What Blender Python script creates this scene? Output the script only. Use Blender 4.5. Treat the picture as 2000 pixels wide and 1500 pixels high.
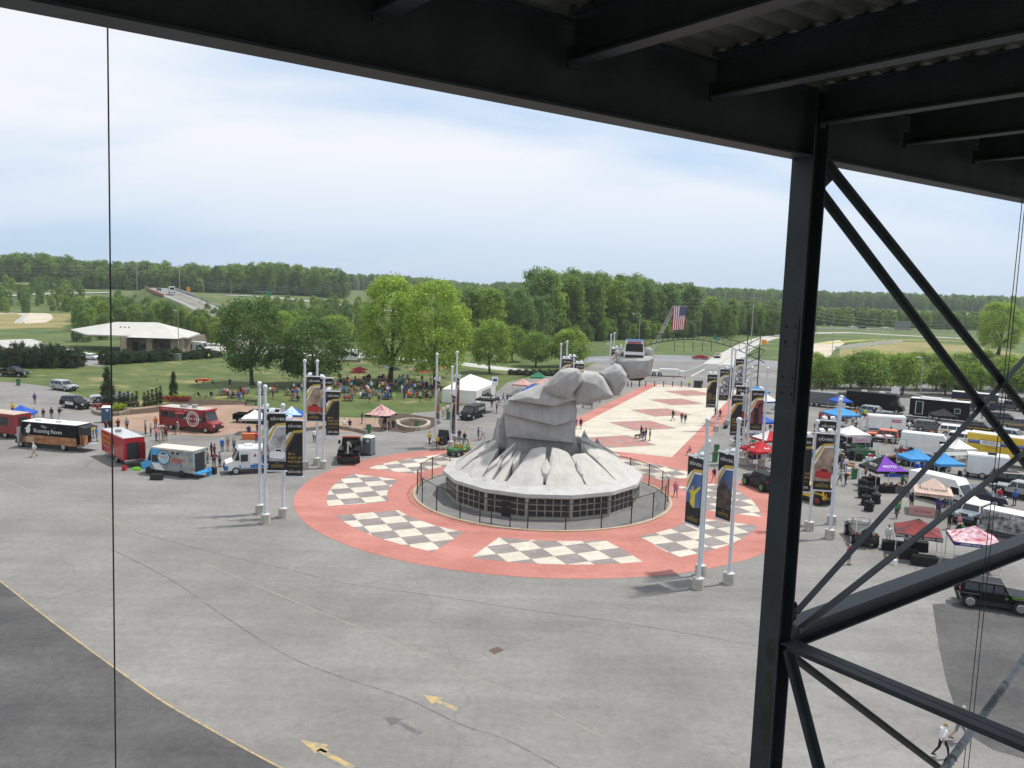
import bpy, bmesh, math, random
from mathutils import Vector, Matrix, Euler
R = math.radians
for o in list(bpy.data.objects): bpy.data.objects.remove(o)
SC = bpy.context.scene
COL = SC.collection

# ---------------------------------------------------------------- camera
F, PITCH, ROLL, H = 1618.0, R(6.85), R(1.8), 20.5
cam = bpy.data.cameras.new('camera')
cam.sensor_width = 36.0; cam.lens = 36.0 * F / 2000.0
cam.clip_start = 0.1; cam.clip_end = 9000
co = bpy.data.objects.new('camera', cam); COL.objects.link(co)
CAMROT = Matrix.Rotation(math.pi/2 - PITCH, 3, 'X') @ Matrix.Rotation(ROLL, 3, 'Z')
co.matrix_world = Matrix.Translation((0, 0, H)) @ CAMROT.to_4x4()
SC.camera = co
# ---------------------------------------------------------------- sky, sun, exposure
SUN_EL, SUN_AZ = R(66), R(68)      # azimuth measured from +Y towards +X
w = bpy.data.worlds.new('World'); SC.world = w; w.use_nodes = True
nt = w.node_tree; nt.nodes.clear()
def N(t, **k):
    n = nt.nodes.new(t)
    for a, b in k.items(): setattr(n, a, b)
    return n
def LK(a, b): nt.links.new(a, b)
sky = N('ShaderNodeTexSky', sky_type='NISHITA', sun_disc=False, sun_elevation=SUN_EL, sun_rotation=SUN_AZ,
        altitude=10, air_density=1.0, dust_density=1.6, ozone_density=1.0)
tc = N('ShaderNodeTexCoord')
sep = N('ShaderNodeSeparateXYZ'); LK(tc.outputs['Generated'], sep.inputs[0])
zz = N('ShaderNodeMath', operation='MAXIMUM'); LK(sep.outputs[2], zz.inputs[0]); zz.inputs[1].default_value = 0.0
za = N('ShaderNodeMath', operation='ADD'); LK(zz.outputs[0], za.inputs[0]); za.inputs[1].default_value = 0.22
dx = N('ShaderNodeMath', operation='DIVIDE'); LK(sep.outputs[0], dx.inputs[0]); LK(za.outputs[0], dx.inputs[1])
dy = N('ShaderNodeMath', operation='DIVIDE'); LK(sep.outputs[1], dy.inputs[0]); LK(za.outputs[0], dy.inputs[1])
cmb = N('ShaderNodeCombineXYZ'); LK(dx.outputs[0], cmb.inputs[0]); LK(dy.outputs[0], cmb.inputs[1])
mp = N('ShaderNodeMapping'); mp.inputs['Rotation'].default_value = (0, 0, R(-12)); mp.inputs['Scale'].default_value = (0.45, 0.9, 1)
mp.inputs['Location'].default_value = (7.7, 0.3, 0)
LK(cmb.outputs[0], mp.inputs[0])
n1 = N('ShaderNodeTexNoise'); n1.inputs['Scale'].default_value = 0.75; n1.inputs['Detail'].default_value = 7; n1.inputs['Roughness'].default_value = 0.5
n1.inputs['Distortion'].default_value = 0.35
LK(mp.outputs[0], n1.inputs['Vector'])
cr = N('ShaderNodeValToRGB'); cr.color_ramp.elements[0].position = 0.40; cr.color_ramp.elements[1].position = 0.60
cr.color_ramp.interpolation = 'EASE'
LK(n1.outputs['Fac'], cr.inputs[0])
lo = N('ShaderNodeMapRange'); lo.inputs[1].default_value = 0.0; lo.inputs[2].default_value = 0.16; lo.inputs[3].default_value = 0.15; lo.inputs[4].default_value = 0.9; lo.interpolation_type = 'SMOOTHSTEP'
LK(zz.outputs[0], lo.inputs[0])                        # clouds dissolve into the haze low down
cm = N('ShaderNodeMath', operation='MULTIPLY'); LK(cr.outputs[0], cm.inputs[0]); LK(lo.outputs[0], cm.inputs[1])
hz = N('ShaderNodeMixRGB'); hz.blend_type = 'MIX'; hz.inputs[0].default_value = 0.78; hz.inputs[2].default_value = (5.0, 6.6, 8.6, 1)
LK(sky.outputs[0], hz.inputs[1])                       # thin even veil of high haze
mx = N('ShaderNodeMixRGB'); LK(cm.outputs[0], mx.inputs[0]); LK(hz.outputs[0], mx.inputs[1]); mx.inputs[2].default_value = (8.0, 8.1, 8.4, 1)
bg = N('ShaderNodeBackground'); bg.inputs['Strength'].default_value = 0.09
LK(mx.outputs[0], bg.inputs['Color'])
wo = N('ShaderNodeOutputWorld'); LK(bg.outputs[0], wo.inputs[0])
sl = bpy.data.lights.new('sun', 'SUN'); sl.energy = 3.2; sl.angle = R(3); sl.color = (1, 0.965, 0.91)
so = bpy.data.objects.new('sun', sl); COL.objects.link(so)
sd = Vector((math.sin(SUN_AZ)*math.cos(SUN_EL), math.cos(SUN_AZ)*math.cos(SUN_EL), math.sin(SUN_EL)))
so.rotation_euler = sd.to_track_quat('Z', 'Y').to_euler(); so.location = (60, 20, 120)
VS = SC.view_settings; VS.view_transform = 'Standard'; VS.look = 'None'; VS.exposure = 0.40; VS.gamma = 1.0; VS.use_curve_mapping = False
try:
    SC.cycles.max_bounces = 5; SC.cycles.diffuse_bounces = 3; SC.cycles.transparent_max_bounces = 10; SC.cycles.volume_bounces = 0
    SC.cycles.use_denoising = True
except Exception: pass

# ---------------------------------------------------------------- pixel -> place (a pixel gives a direction; the ground gives the distance)
def ray(u, v): return (CAMROT @ Vector(((u-1000)/F, -(v-750)/F, -1.0)))
def G(u, v, z=0.0):
    d = ray(u, v); t = (z-H)/d.z; return Vector((d.x*t, d.y*t, z))
def AT(u, v, Y):
    d = ray(u, v); t = Y/d.y; return Vector((d.x*t, Y, H+d.z*t))

# ---------------------------------------------------------------- materials
MATS = {}
def lin(c):
    c = c/255.0
    return c/12.92 if c <= 0.04045 else ((c+0.055)/1.055)**2.4
def S(r, g, b, k=1.0): return (lin(r)*k, lin(g)*k, lin(b)*k)
def mat(name, col, rough=0.7, metal=0.0, var=0.0, scale=4.0, bump=0.0, bscale=None, col2=None, spec=0.4, coat=0.0, coord='Object', detail=5, transl=None, island=0.0, objvar=0.0):
    if name in MATS: return MATS[name]
    m = bpy.data.materials.new(name); m.use_nodes = True; t = m.node_tree; ns = t.nodes
    b = ns['Principled BSDF']; b.inputs['Roughness'].default_value = rough; b.inputs['Metallic'].default_value = metal
    b.inputs['Specular IOR Level'].default_value = spec; b.inputs['Coat Weight'].default_value = coat
    b.inputs['Base Color'].default_value = (*col, 1); m.diffuse_color = (*col, 1)
    src = None
    if var or bump or col2:
        tcn = ns.new('ShaderNodeTexCoord')
        nz = ns.new('ShaderNodeTexNoise'); nz.inputs['Scale'].default_value = scale; nz.inputs['Detail'].default_value = detail
        t.links.new(tcn.outputs[coord], nz.inputs['Vector'])
    if var or col2:
        rp = ns.new('ShaderNodeValToRGB'); e = rp.color_ramp.elements
        c2 = col2 or tuple(max(0, c*(1-var)) for c in col); c1 = col if col2 else tuple(c*(1+var) for c in col)
        e[0].position = 0.32; e[1].position = 0.68; e[0].color = (*c2, 1); e[1].color = (*c1, 1)
        t.links.new(nz.outputs['Fac'], rp.inputs[0]); src = rp.outputs[0]
    if island or objvar:
        g = ns.new('ShaderNodeNewGeometry') if island else ns.new('ShaderNodeObjectInfo')
        hs = ns.new('ShaderNodeHueSaturation'); mr = ns.new('ShaderNodeMapRange')
        a = island or objvar
        mr.inputs[3].default_value = 1-a; mr.inputs[4].default_value = 1+a
        t.links.new(g.outputs['Random Per Island' if island else 'Random'], mr.inputs[0]); t.links.new(mr.outputs[0], hs.inputs['Value'])
        mh = ns.new('ShaderNodeMapRange'); mh.inputs[3].default_value = 0.5-0.06*a; mh.inputs[4].default_value = 0.5+0.06*a
        t.links.new(g.outputs['Random Per Island' if island else 'Random'], mh.inputs[0]); t.links.new(mh.outputs[0], hs.inputs['Hue'])
        if src: t.links.new(src, hs.inputs['Color'])
        else: hs.inputs['Color'].default_value = (*col, 1)
        src = hs.outputs[0]
    if src: t.links.new(src, b.inputs['Base Color'])
    if bump:
        bn = ns.new('ShaderNodeBump'); bn.inputs['Strength'].default_value = bump; bn.inputs['Distance'].default_value = 0.05
        nb = ns.new('ShaderNodeTexNoise'); nb.inputs['Scale'].default_value = bscale or scale*6; nb.inputs['Detail'].default_value = 4
        t.links.new(tcn.outputs[coord], nb.inputs['Vector']); t.links.new(nb.outputs['Fac'], bn.inputs['Height']); t.links.new(bn.outputs[0], b.inputs['Normal'])
    if transl:
        out = ns['Material Output']; tr = ns.new('ShaderNodeBsdfTranslucent'); ms = ns.new('ShaderNodeMixShader'); ms.inputs[0].default_value = transl
        if src: t.links.new(src, tr.inputs[0])
        else: tr.inputs[0].default_value = (*col, 1)
        t.links.new(b.outputs[0], ms.inputs[1]); t.links.new(tr.outputs[0], ms.inputs[2]); t.links.new(ms.outputs[0], out.inputs[0])
    MATS[name] = m; return m
def paint(name, rgb, rough=0.35, coat=0.3): return mat('paint_'+name, rgb, rough, 0, 0.06, 1.5, coat=coat)
def cloth(name, rgb): return mat('cloth_'+name, rgb, 0.85, 0, 0.1, 3.0, 0.1, 30)

# ---------------------------------------------------------------- mesh building
class MB:
    def __init__(s): s.v = []; s.f = []; s.m = []; s.M = None
    def add(s, vs, fs, m=0):
        o = len(s.v)
        if s.M is not None: vs = [s.M @ Vector(p) for p in vs]
        s.v += [tuple(p) for p in vs]
        for q in fs: s.f.append(tuple(o+i for i in q)); s.m.append(m)
        return s
    def box(s, c, d, m=0, rz=0.0, rx=0.0, ry=0.0, top=1.0):
        x, y, z = d[0]/2, d[1]/2, d[2]/2
        r = Euler((rx, ry, rz)).to_matrix(); c = Vector(c); vs = []
        for sz in (-1, 1):
            k = top if sz > 0 else 1.0
            for sx, sy in ((-1,-1),(1,-1),(1,1),(-1,1)): vs.append(c + r @ Vector((sx*x*k, sy*y*k, sz*z)))
        return s.add(vs, [(3,2,1,0),(4,5,6,7),(0,1,5,4),(1,2,6,5),(2,3,7,6),(3,0,4,7)], m)
    def cyl(s, a, b, r0, r1=None, n=10, m=0, caps=True):
        r1 = r0 if r1 is None else r1
        a, b = Vector(a), Vector(b); d = (b-a)
        q = d.to_track_quat('Z', 'Y').to_matrix() if d.length > 1e-9 else Matrix.Identity(3)
        vs = []
        for p, r in ((a, r0), (b, r1)):
            for i in range(n):
                t = 2*math.pi*i/n; vs.append(p + q @ Vector((r*math.cos(t), r*math.sin(t), 0)))
        fs = [(i, (i+1)%n, n+(i+1)%n, n+i) for i in range(n)]
        if caps: fs += [tuple(range(n-1, -1, -1)), tuple(range(n, 2*n))]
        return s.add(vs, fs, m)
    def tube(s, pts, r, n=6, m=0):
        for i in range(len(pts)-1):
            ra = r[i] if isinstance(r, (list, tuple)) else r; rb = r[i+1] if isinstance(r, (list, tuple)) else r
            s.cyl(pts[i], pts[i+1], ra, rb, n, m)
        return s
    def bar(s, a, b, wd, h, m=0, up=(0,0,1)):
        a, b = Vector(a), Vector(b); d = b-a; L = d.length; d.normalize()
        up = Vector(up); sd_ = d.cross(up)
        if sd_.length < 1e-6: sd_ = d.cross(Vector((1,0,0)))
        sd_.normalize(); u = sd_.cross(d).normalized(); vs = []
        for p in (a, b):
            for i, j in ((-1,-1),(1,-1),(1,1),(-1,1)): vs.append(p + sd_*(i*wd/2) + u*(j*h/2))
        return s.add(vs, [(3,2,1,0),(4,5,6,7),(0,1,5,4),(1,2,6,5),(2,3,7,6),(3,0,4,7)], m)
    def prism(s, poly, y0, y1, m=0, k=1.0):          # poly of (x, z), extruded along y
        n = len(poly); vs = [(x, y0, z) for x, z in poly] + [(x*k, y1, z) for x, z in poly]
        fs = [tuple(range(n)), tuple(range(2*n-1, n-1, -1))] + [(i, n+i, n+(i+1)%n, (i+1)%n) for i in range(n)]
        return s.add(vs, fs, m)
    def slab(s, poly, z0, z1, m=0):                   # poly of (x, y), extruded upward
        n = len(poly); vs = [(p[0], p[1], z0) for p in poly] + [(p[0], p[1], z1) for p in poly]
        fs = [tuple(range(n-1, -1, -1)), tuple(range(n, 2*n))] + [(i, (i+1)%n, n+(i+1)%n, n+i) for i in range(n)]
        return s.add(vs, fs, m)
    def poly(s, pts, m=0): return s.add(pts, [tuple(range(len(pts)))], m)
    def ball(s, c, r, n=8, m=0, sc=(1,1,1), rows=None):
        rows = rows or max(4, n//2+1); c = Vector(c); vs = [c+Vector((0,0,r*sc[2]))]
        for i in range(1, rows):
            a = math.pi*i/rows
            for j in range(n):
                b = 2*math.pi*j/n; vs.append(c+Vector((r*sc[0]*math.sin(a)*math.cos(b), r*sc[1]*math.sin(a)*math.sin(b), r*sc[2]*math.cos(a))))
        vs.append(c-Vector((0,0,r*sc[2]))); L = len(vs)-1
        fs = [(0, 1+j, 1+(j+1)%n) for j in range(n)]
        for i in range(rows-2):
            for j in range(n): fs.append((1+i*n+j, 1+(i+1)*n+j, 1+(i+1)*n+(j+1)%n, 1+i*n+(j+1)%n))
        b0 = 1+(rows-2)*n; fs += [(b0+j, L, b0+(j+1)%n) for j in range(n)]
        return s.add(vs, fs, m)
    def mesh(s, name, mats, smooth=False):
        me = bpy.data.meshes.new(name); me.from_pydata(s.v, [], s.f)
        for m in (mats if isinstance(mats, (list, tuple)) else [mats]): me.materials.append(m)
        me.polygons.foreach_set('material_index', s.m)
        if smooth: me.polygons.foreach_set('use_smooth', [True]*len(s.f))
        me.update(); return me
    def build(s, name, mats, parent=None, smooth=False):
        return link(name, s.mesh(name, mats, smooth), parent)
def link(name, data, parent=None, M=None):
    o = bpy.data.objects.new(name, data); COL.objects.link(o)
    if parent is not None: o.parent = parent
    if M is not None: o.matrix_local = M
    return o
def thing(name, label, cat, loc=(0,0,0), rz=0.0, group=None):
    o = bpy.data.objects.new(name, None); COL.objects.link(o); o.empty_display_size = 0.3
    o.location = loc; o.rotation_euler = (0, 0, rz); tag(o, label, cat, group); return o
def tag(o, label, cat, group=None):
    o['label'] = label; o['category'] = cat
    if group: o['group'] = group
    return o
def struct(o): o['kind'] = 'structure'; return o
def copy_tree(o, parent=None):
    c = o.copy(); COL.objects.link(c); c.parent = parent
    for ch in o.children: copy_tree(ch, c)
    return c
def clipped(poly, p, n):                                # keep dot(q-p, n) >= 0
    out = []
    for i in range(len(poly)):
        a, b = poly[i], poly[(i+1) % len(poly)]
        da = (a[0]-p[0])*n[0]+(a[1]-p[1])*n[1]; db = (b[0]-p[0])*n[0]+(b[1]-p[1])*n[1]
        if da >= 0: out.append(a)
        if (da < 0) != (db < 0):
            t = da/(da-db); out.append((a[0]+t*(b[0]-a[0]), a[1]+t*(b[1]-a[1])))
    return out
FONTC = {}
def text_mesh(txt, size, m, shear=0.0, align='CENTER', ext=0.0, space=1.0):
    key = (txt, size, m.name, shear, align, ext, space)
    if key in FONTC: return FONTC[key]
    cu = bpy.data.curves.new('text', 'FONT'); cu.body = txt; cu.size = size; cu.align_x = align; cu.align_y = 'CENTER'; cu.shear = shear; cu.extrude = ext; cu.space_character = space
    cu.resolution_u = 2
    ob = bpy.data.objects.new('text', cu); COL.objects.link(ob)
    dg = bpy.context.evaluated_depsgraph_get(); me = bpy.data.meshes.new_from_object(ob.evaluated_get(dg))
    COL.objects.unlink(ob); bpy.data.objects.remove(ob); bpy.data.curves.remove(cu)
    me.materials.clear(); me.materials.append(m); FONTC[key] = me; return me
def lettering(parent, txt, size, m, pos, xdir, updir, shear=0.0, align='CENTER', name='lettering', sx=1.0, bold=0.0):
    me = text_mesh(txt, size, m, shear, align)
    x = Vector(xdir).normalized(); u = Vector(updir); u = (u - x*u.dot(x)).normalized(); n = x.cross(u)
    M = Matrix(((x.x*sx, u.x, n.x, pos[0]), (x.y*sx, u.y, n.y, pos[1]), (x.z*sx, u.z, n.z, pos[2]), (0, 0, 0, 1)))
    return link(name, me, parent, M)
# ================================================================ the setting
def ground_mat(name, c1, c2, scale, rough=0.9, fine=60, fine_amt=0.25, streak=None, spots=None, cracks=None, speck=0.0):
    m = bpy.data.materials.new(name); m.use_nodes = True; t = m.node_tree; ns = t.nodes; b = ns['Principled BSDF']
    b.inputs['Roughness'].default_value = rough; b.inputs['Specular IOR Level'].default_value = 0.25
    g = ns.new('ShaderNodeNewGeometry')
    def noise(sc, det, ro=0.6, vec=None):
        n = ns.new('ShaderNodeTexNoise'); n.inputs['Scale'].default_value = sc; n.inputs['Detail'].default_value = det; n.inputs['Roughness'].default_value = ro
        t.links.new(vec or g.outputs['Position'], n.inputs['Vector']); return n
    n = noise(scale, 7, 0.62); rp = ns.new('ShaderNodeValToRGB'); e = rp.color_ramp.elements
    e[0].position = 0.36; e[1].position = 0.64; e[0].color = (*c1, 1); e[1].color = (*c2, 1); t.links.new(n.outputs['Fac'], rp.inputs[0])
    cur = rp.outputs[0]
    n2 = noise(fine, 3); mr = ns.new('ShaderNodeMapRange'); mr.inputs[1].default_value = 0.3; mr.inputs[2].default_value = 0.7
    mr.inputs[3].default_value = 1-fine_amt; mr.inputs[4].default_value = 1+fine_amt; t.links.new(n2.outputs['Fac'], mr.inputs[0])
    mu = ns.new('ShaderNodeMixRGB'); mu.blend_type = 'MULTIPLY'; mu.inputs[0].default_value = 1; t.links.new(cur, mu.inputs[1]); t.links.new(mr.outputs[0], mu.inputs[2]); cur = mu.outputs[0]
    if streak:                                          # long worn wheel streaks
        ang, sc, amt = streak
        mp_ = ns.new('ShaderNodeMapping'); mp_.inputs['Rotation'].default_value = (0, 0, ang); mp_.inputs['Scale'].default_value = (sc*0.07, sc, 1)
        t.links.new(g.outputs['Position'], mp_.inputs[0]); n3 = noise(1.0, 5, 0.6, mp_.outputs[0])
        mr3 = ns.new('ShaderNodeMapRange'); mr3.inputs[1].default_value = 0.3; mr3.inputs[2].default_value = 0.7; mr3.inputs[3].default_value = 1-amt; mr3.inputs[4].default_value = 1+amt
        t.links.new(n3.outputs['Fac'], mr3.inputs[0]); mu3 = ns.new('ShaderNodeMixRGB'); mu3.blend_type = 'MULTIPLY'; mu3.inputs[0].default_value = 1
        t.links.new(cur, mu3.inputs[1]); t.links.new(mr3.outputs[0], mu3.inputs[2]); cur = mu3.outputs[0]
    if spots:
        c3, sc, thr = spots
        n4 = noise(sc, 6, 0.65); rp4 = ns.new('ShaderNodeValToRGB'); rp4.color_ramp.elements[0].position = thr; rp4.color_ramp.elements[1].position = thr+0.1
        t.links.new(n4.outputs['Fac'], rp4.inputs[0]); mx4 = ns.new('ShaderNodeMixRGB'); t.links.new(rp4.outputs[0], mx4.inputs[0]); t.links.new(cur, mx4.inputs[1]); mx4.inputs[2].default_value = (*c3, 1); cur = mx4.outputs[0]
    if speck:
        n5 = noise(2.2, 8, 0.8); mr5 = ns.new('ShaderNodeMapRange'); mr5.inputs[1].default_value = 0.32; mr5.inputs[2].default_value = 0.68; mr5.inputs[3].default_value = 1-speck; mr5.inputs[4].default_value = 1+speck
        t.links.new(n5.outputs['Fac'], mr5.inputs[0]); mu5 = ns.new('ShaderNodeMixRGB'); mu5.blend_type = 'MULTIPLY'; mu5.inputs[0].default_value = 1; t.links.new(cur, mu5.inputs[1]); t.links.new(mr5.outputs[0], mu5.inputs[2]); cur = mu5.outputs[0]
    if cracks:
        sc, wdt, amt = cracks; nd = noise(0.5, 6, 0.7); ad = ns.new('ShaderNodeVectorMath'); ad.operation = 'MULTIPLY_ADD'; ad.inputs[1].default_value = (2.6, 2.6, 0)
        t.links.new(nd.outputs['Color'], ad.inputs[0]); t.links.new(g.outputs['Position'], ad.inputs[2])
        vo = ns.new('ShaderNodeTexVoronoi'); vo.feature = 'DISTANCE_TO_EDGE'; vo.inputs['Scale'].default_value = sc; t.links.new(ad.outputs[0], vo.inputs['Vector'])
        rc = ns.new('ShaderNodeMapRange'); rc.inputs[1].default_value = 0; rc.inputs[2].default_value = wdt; rc.inputs[3].default_value = 1-amt; rc.inputs[4].default_value = 1; t.links.new(vo.outputs['Distance'], rc.inputs[0])
        mu6 = ns.new('ShaderNodeMixRGB'); mu6.blend_type = 'MULTIPLY'; mu6.inputs[0].default_value = 1; t.links.new(cur, mu6.inputs[1]); t.links.new(rc.outputs[0], mu6.inputs[2]); cur = mu6.outputs[0]
    t.links.new(cur, b.inputs['Base Color'])
    bn = ns.new('ShaderNodeBump'); bn.inputs['Strength'].default_value = 0.25; bn.inputs['Distance'].default_value = 0.03
    t.links.new(n2.outputs['Fac'], bn.inputs['Height']); t.links.new(bn.outputs[0], b.inputs['Normal'])
    return m
M_grass = ground_mat('grass', (0.052, 0.088, 0.024), (0.108, 0.138, 0.042), 0.06, fine=9, fine_amt=0.22, spots=((0.23, 0.20, 0.08), 0.055, 0.58), speck=.25)
M_lawn = ground_mat('lawn', (0.052, 0.084, 0.022), (0.112, 0.134, 0.040), 0.16, fine=7, fine_amt=0.25, spots=((0.23, 0.195, 0.085), 0.11, 0.56), speck=.28)
M_dry = ground_mat('dry_grass', (0.17, 0.165, 0.05), (0.27, 0.22, 0.10), 0.05, fine=7, fine_amt=0.15, spots=((0.12, 0.17, 0.035), 0.04, 0.56))
M_asph = ground_mat('asphalt', (0.160, 0.155, 0.145), (0.222, 0.215, 0.202), 0.09, fine=14, fine_amt=0.10, streak=(R(-28), 0.55, 0.09), spots=((0.15, 0.148, 0.142), 0.35, 0.66), cracks=(0.07, 0.004, 0.16), speck=0.16)
M_dark = ground_mat('fresh_asphalt', (0.062, 0.061, 0.061), (0.098, 0.096, 0.094), 0.16, fine=12, fine_amt=0.15, streak=(R(-35), 0.5, 0.12), spots=((0.15, 0.15, 0.148), 0.7, 0.68), cracks=(0.08, 0.005, 0.15), speck=0.22)
M_road = ground_mat('road_asphalt', (0.17, 0.175, 0.185), (0.23, 0.235, 0.24), 0.1, fine=6, fine_amt=0.08)
M_conc = ground_mat('pale_concrete', (0.36, 0.355, 0.335), (0.46, 0.45, 0.42), 0.2, fine=10, fine_amt=0.06)
M_sand = ground_mat('sandy_gravel', (0.42, 0.36, 0.28), (0.52, 0.46, 0.37), 0.1, fine=8, fine_amt=0.1)
M_cream = ground_mat('cream_paint', (0.43, 0.39, 0.32), (0.52, 0.475, 0.39), 0.35, fine=9, fine_amt=0.05, streak=(R(69), 0.6, 0.08), speck=0.10, cracks=(0.09, 0.006, 0.25))
M_tcream = ground_mat('cream_tile', (0.44, 0.405, 0.335), (0.54, 0.50, 0.42), 0.5, fine=9, fine_amt=0.06, speck=0.14)
M_tgrey = ground_mat('grey_tile', (0.185, 0.165, 0.158), (0.245, 0.22, 0.21), 0.5, fine=9, fine_amt=0.08, speck=0.14)
M_red = ground_mat('red_paint', (0.345, 0.138, 0.112), (0.43, 0.185, 0.152), 0.15, fine=9, fine_amt=0.06, streak=(R(20), 0.5, 0.10), spots=((0.36, 0.17, 0.15), 0.4, 0.64), speck=0.12)
M_dred = ground_mat('faded_red', (0.31, 0.145, 0.125), (0.38, 0.20, 0.17), 0.6, fine=9, fine_amt=0.08)
M_dgrey = ground_mat('faded_grey', (0.21, 0.185, 0.17), (0.30, 0.22, 0.20), 0.6, fine=9, fine_amt=0.08)
M_tan = ground_mat('tan_paving', (0.25, 0.17, 0.122), (0.33, 0.225, 0.168), 0.3, fine=12, fine_amt=0.08)
M_mulch = ground_mat('mulch', (0.05, 0.034, 0.024), (0.09, 0.06, 0.042), 0.8, fine=12, fine_amt=0.3)
M_pad = ground_mat('concrete_pad', (0.17, 0.167, 0.163), (0.22, 0.216, 0.21), 0.4, fine=10, fine_amt=0.08)
M_curb = mat('tan_curb', (0.40, 0.32, 0.21), 0.8, 0, 0.1, 2)
M_conc2 = mat('cast_concrete', (0.40, 0.38, 0.33), 0.85, 0, 0.16, 2.5, 0.3, 20)
M_white = mat('white_line', (0.72, 0.72, 0.70), 0.7, 0, 0.1, 1.5)
def worn(name, c, base, sc=1.2, thr=0.45):
    m = mat(name, c, 0.8, 0, 0, sc, 0.0, col2=base, detail=8); 
    for n in m.node_tree.nodes:
        if n.type == 'VALTORGB': n.color_ramp.elements[0].position = thr-0.05; n.color_ramp.elements[1].position = thr+0.05
        if n.type == 'TEX_NOISE': n.inputs['Roughness'].default_value = 0.75
    return m
M_yel = worn('worn_yellow', (0.42, 0.30, 0.12), (0.24, 0.215, 0.165), 2.2, 0.49)
M_yel2 = worn('faint_yellow', (0.29, 0.235, 0.145), (0.195, 0.19, 0.178), 0.9, 0.52)
M_seal = worn('crack_seal', (0.105, 0.104, 0.102), (0.165, 0.163, 0.158), 1.0, 0.48)

Z = [0.0]
def sheet(name, pts, m, z, kind=True, parent=None):
    mb = MB(); mb.poly([(p[0], p[1], z) for p in pts], 0); o = mb.build(name, m, parent)
    if kind and parent is None: struct(o)
    return o
def px(*uv, z=0): return [G(u, v, z) for u, v in uv]
def ribbon(name, pts, wd, m, z, parent=None, zs=None, kind=True):
    mb = MB(); L = []; Rr = []
    for i, p in enumerate(pts):
        a = Vector(pts[max(0, i-1)]); b = Vector(pts[min(len(pts)-1, i+1)]); d = (b-a); d.z = 0; d.normalize()
        n = Vector((-d.y, d.x, 0)); ww = wd[i] if isinstance(wd, (list, tuple)) else wd
        zc = (zs[i] if zs else 0)+z
        L.append((p[0]+n.x*ww/2, p[1]+n.y*ww/2, zc)); Rr.append((p[0]-n.x*ww/2, p[1]-n.y*ww/2, zc))
    k = len(pts); mb.add(L+Rr, [(i, k+i, k+i+1, i+1) for i in range(k-1)])
    o = mb.build(name, m, parent)
    if kind and parent is None: struct(o)
    return o
def smooth_pts(pts, n=6):
    out = []
    P = [Vector(p) for p in pts]
    for i in range(len(P)-1):
        p0 = P[max(0, i-1)]; p1 = P[i]; p2 = P[i+1]; p3 = P[min(len(P)-1, i+2)]
        for k in range(n):
            t = k/n; out.append(0.5*((2*p1)+(p2-p0)*t+(2*p0-5*p1+4*p2-p3)*t*t+(3*p1-p0-3*p2+p3)*t**3))
    out.append(P[-1]); return out

# the land: one sheet to the horizon, rising a little far away
def sstep(t): t = min(1, max(0, t)); return t*t*(3-2*t)
def land_z(x, y):
    r = math.hypot(x, y)
    h = 5.0*sstep((r-520)/900)*sstep((x+100)/150)
    h += 7.0*sstep((y-400)/150)*sstep(-(x+40)/130)
    return h - 0.02
mb = MB(); NA, rr = 180, [0, 40, 90, 150, 200, 250, 300, 350, 400, 450, 500, 560, 620, 700, 800, 900, 1050, 1250, 1450, 1700]
vs = [(0, 0, land_z(0, 0))]
for r_ in rr[1:]:
    for k in range(NA):
        a = 2*math.pi*k/NA; x, y = r_*math.cos(a), r_*math.sin(a); vs.append((x, y, land_z(x, y)))
fs = [(0, 1+k, 1+(k+1) % NA) for k in range(NA)]
for i in range(len(rr)-2):
    for k in range(NA): fs.append((1+i*NA+k, 1+(i+1)*NA+k, 1+(i+1)*NA+(k+1) % NA, 1+i*NA+(k+1) % NA))
mb.add(vs, fs); GROUND = struct(mb.build('ground', M_grass, None, True))

# the big asphalt lot
lot = px((-600, 760), (0, 742), (95, 755), (150, 772), (215, 792), (300, 800), (480, 812), (600, 816), (760, 830), (880, 770), (1000, 745), (1130, 722), (1160, 700),
         (1390, 700), (1560, 718), (2500, 748)) + [Vector((150, -30, 0)), Vector((-140, -30, 0))]
sheet('parking_lot', lot, M_asph, 0.0)
# lawn
sheet('lawn', px((-500, 745), (0, 738), (60, 722), (150, 719), (240, 712), (420, 697), (520, 690), (700, 690), (900, 705), (1040, 722), (1150, 716), (1165, 706),
                 (1000, 740), (985, 752), (962, 772), (880, 800), (815, 806), (770, 797), (640, 800), (480, 803), (300, 797), (215, 788), (165, 772), (150, 765), (95, 752), (0, 745)), M_lawn, 0.006)
# brick-coloured patio and mulch rings
sheet('patio', px((196, 822), (222, 800), (330, 790), (480, 790), (560, 802), (650, 815), (800, 818), (835, 822), (842, 832), (700, 846), (600, 838), (480, 842), (430, 852), (320, 848), (245, 838)), M_tan, 0.010)
sheet('mulch_bed', px((742, 812), (790, 808), (850, 816), (862, 826), (838, 838), (790, 846), (745, 838), (738, 824)), M_mulch, 0.014)
sheet('mulch_bed', px((195, 800), (215, 792), (262, 800), (300, 796), (345, 782), (395, 780), (480, 784), (490, 790), (400, 792), (300, 806), (230, 812)), M_mulch, 0.016)

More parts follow.
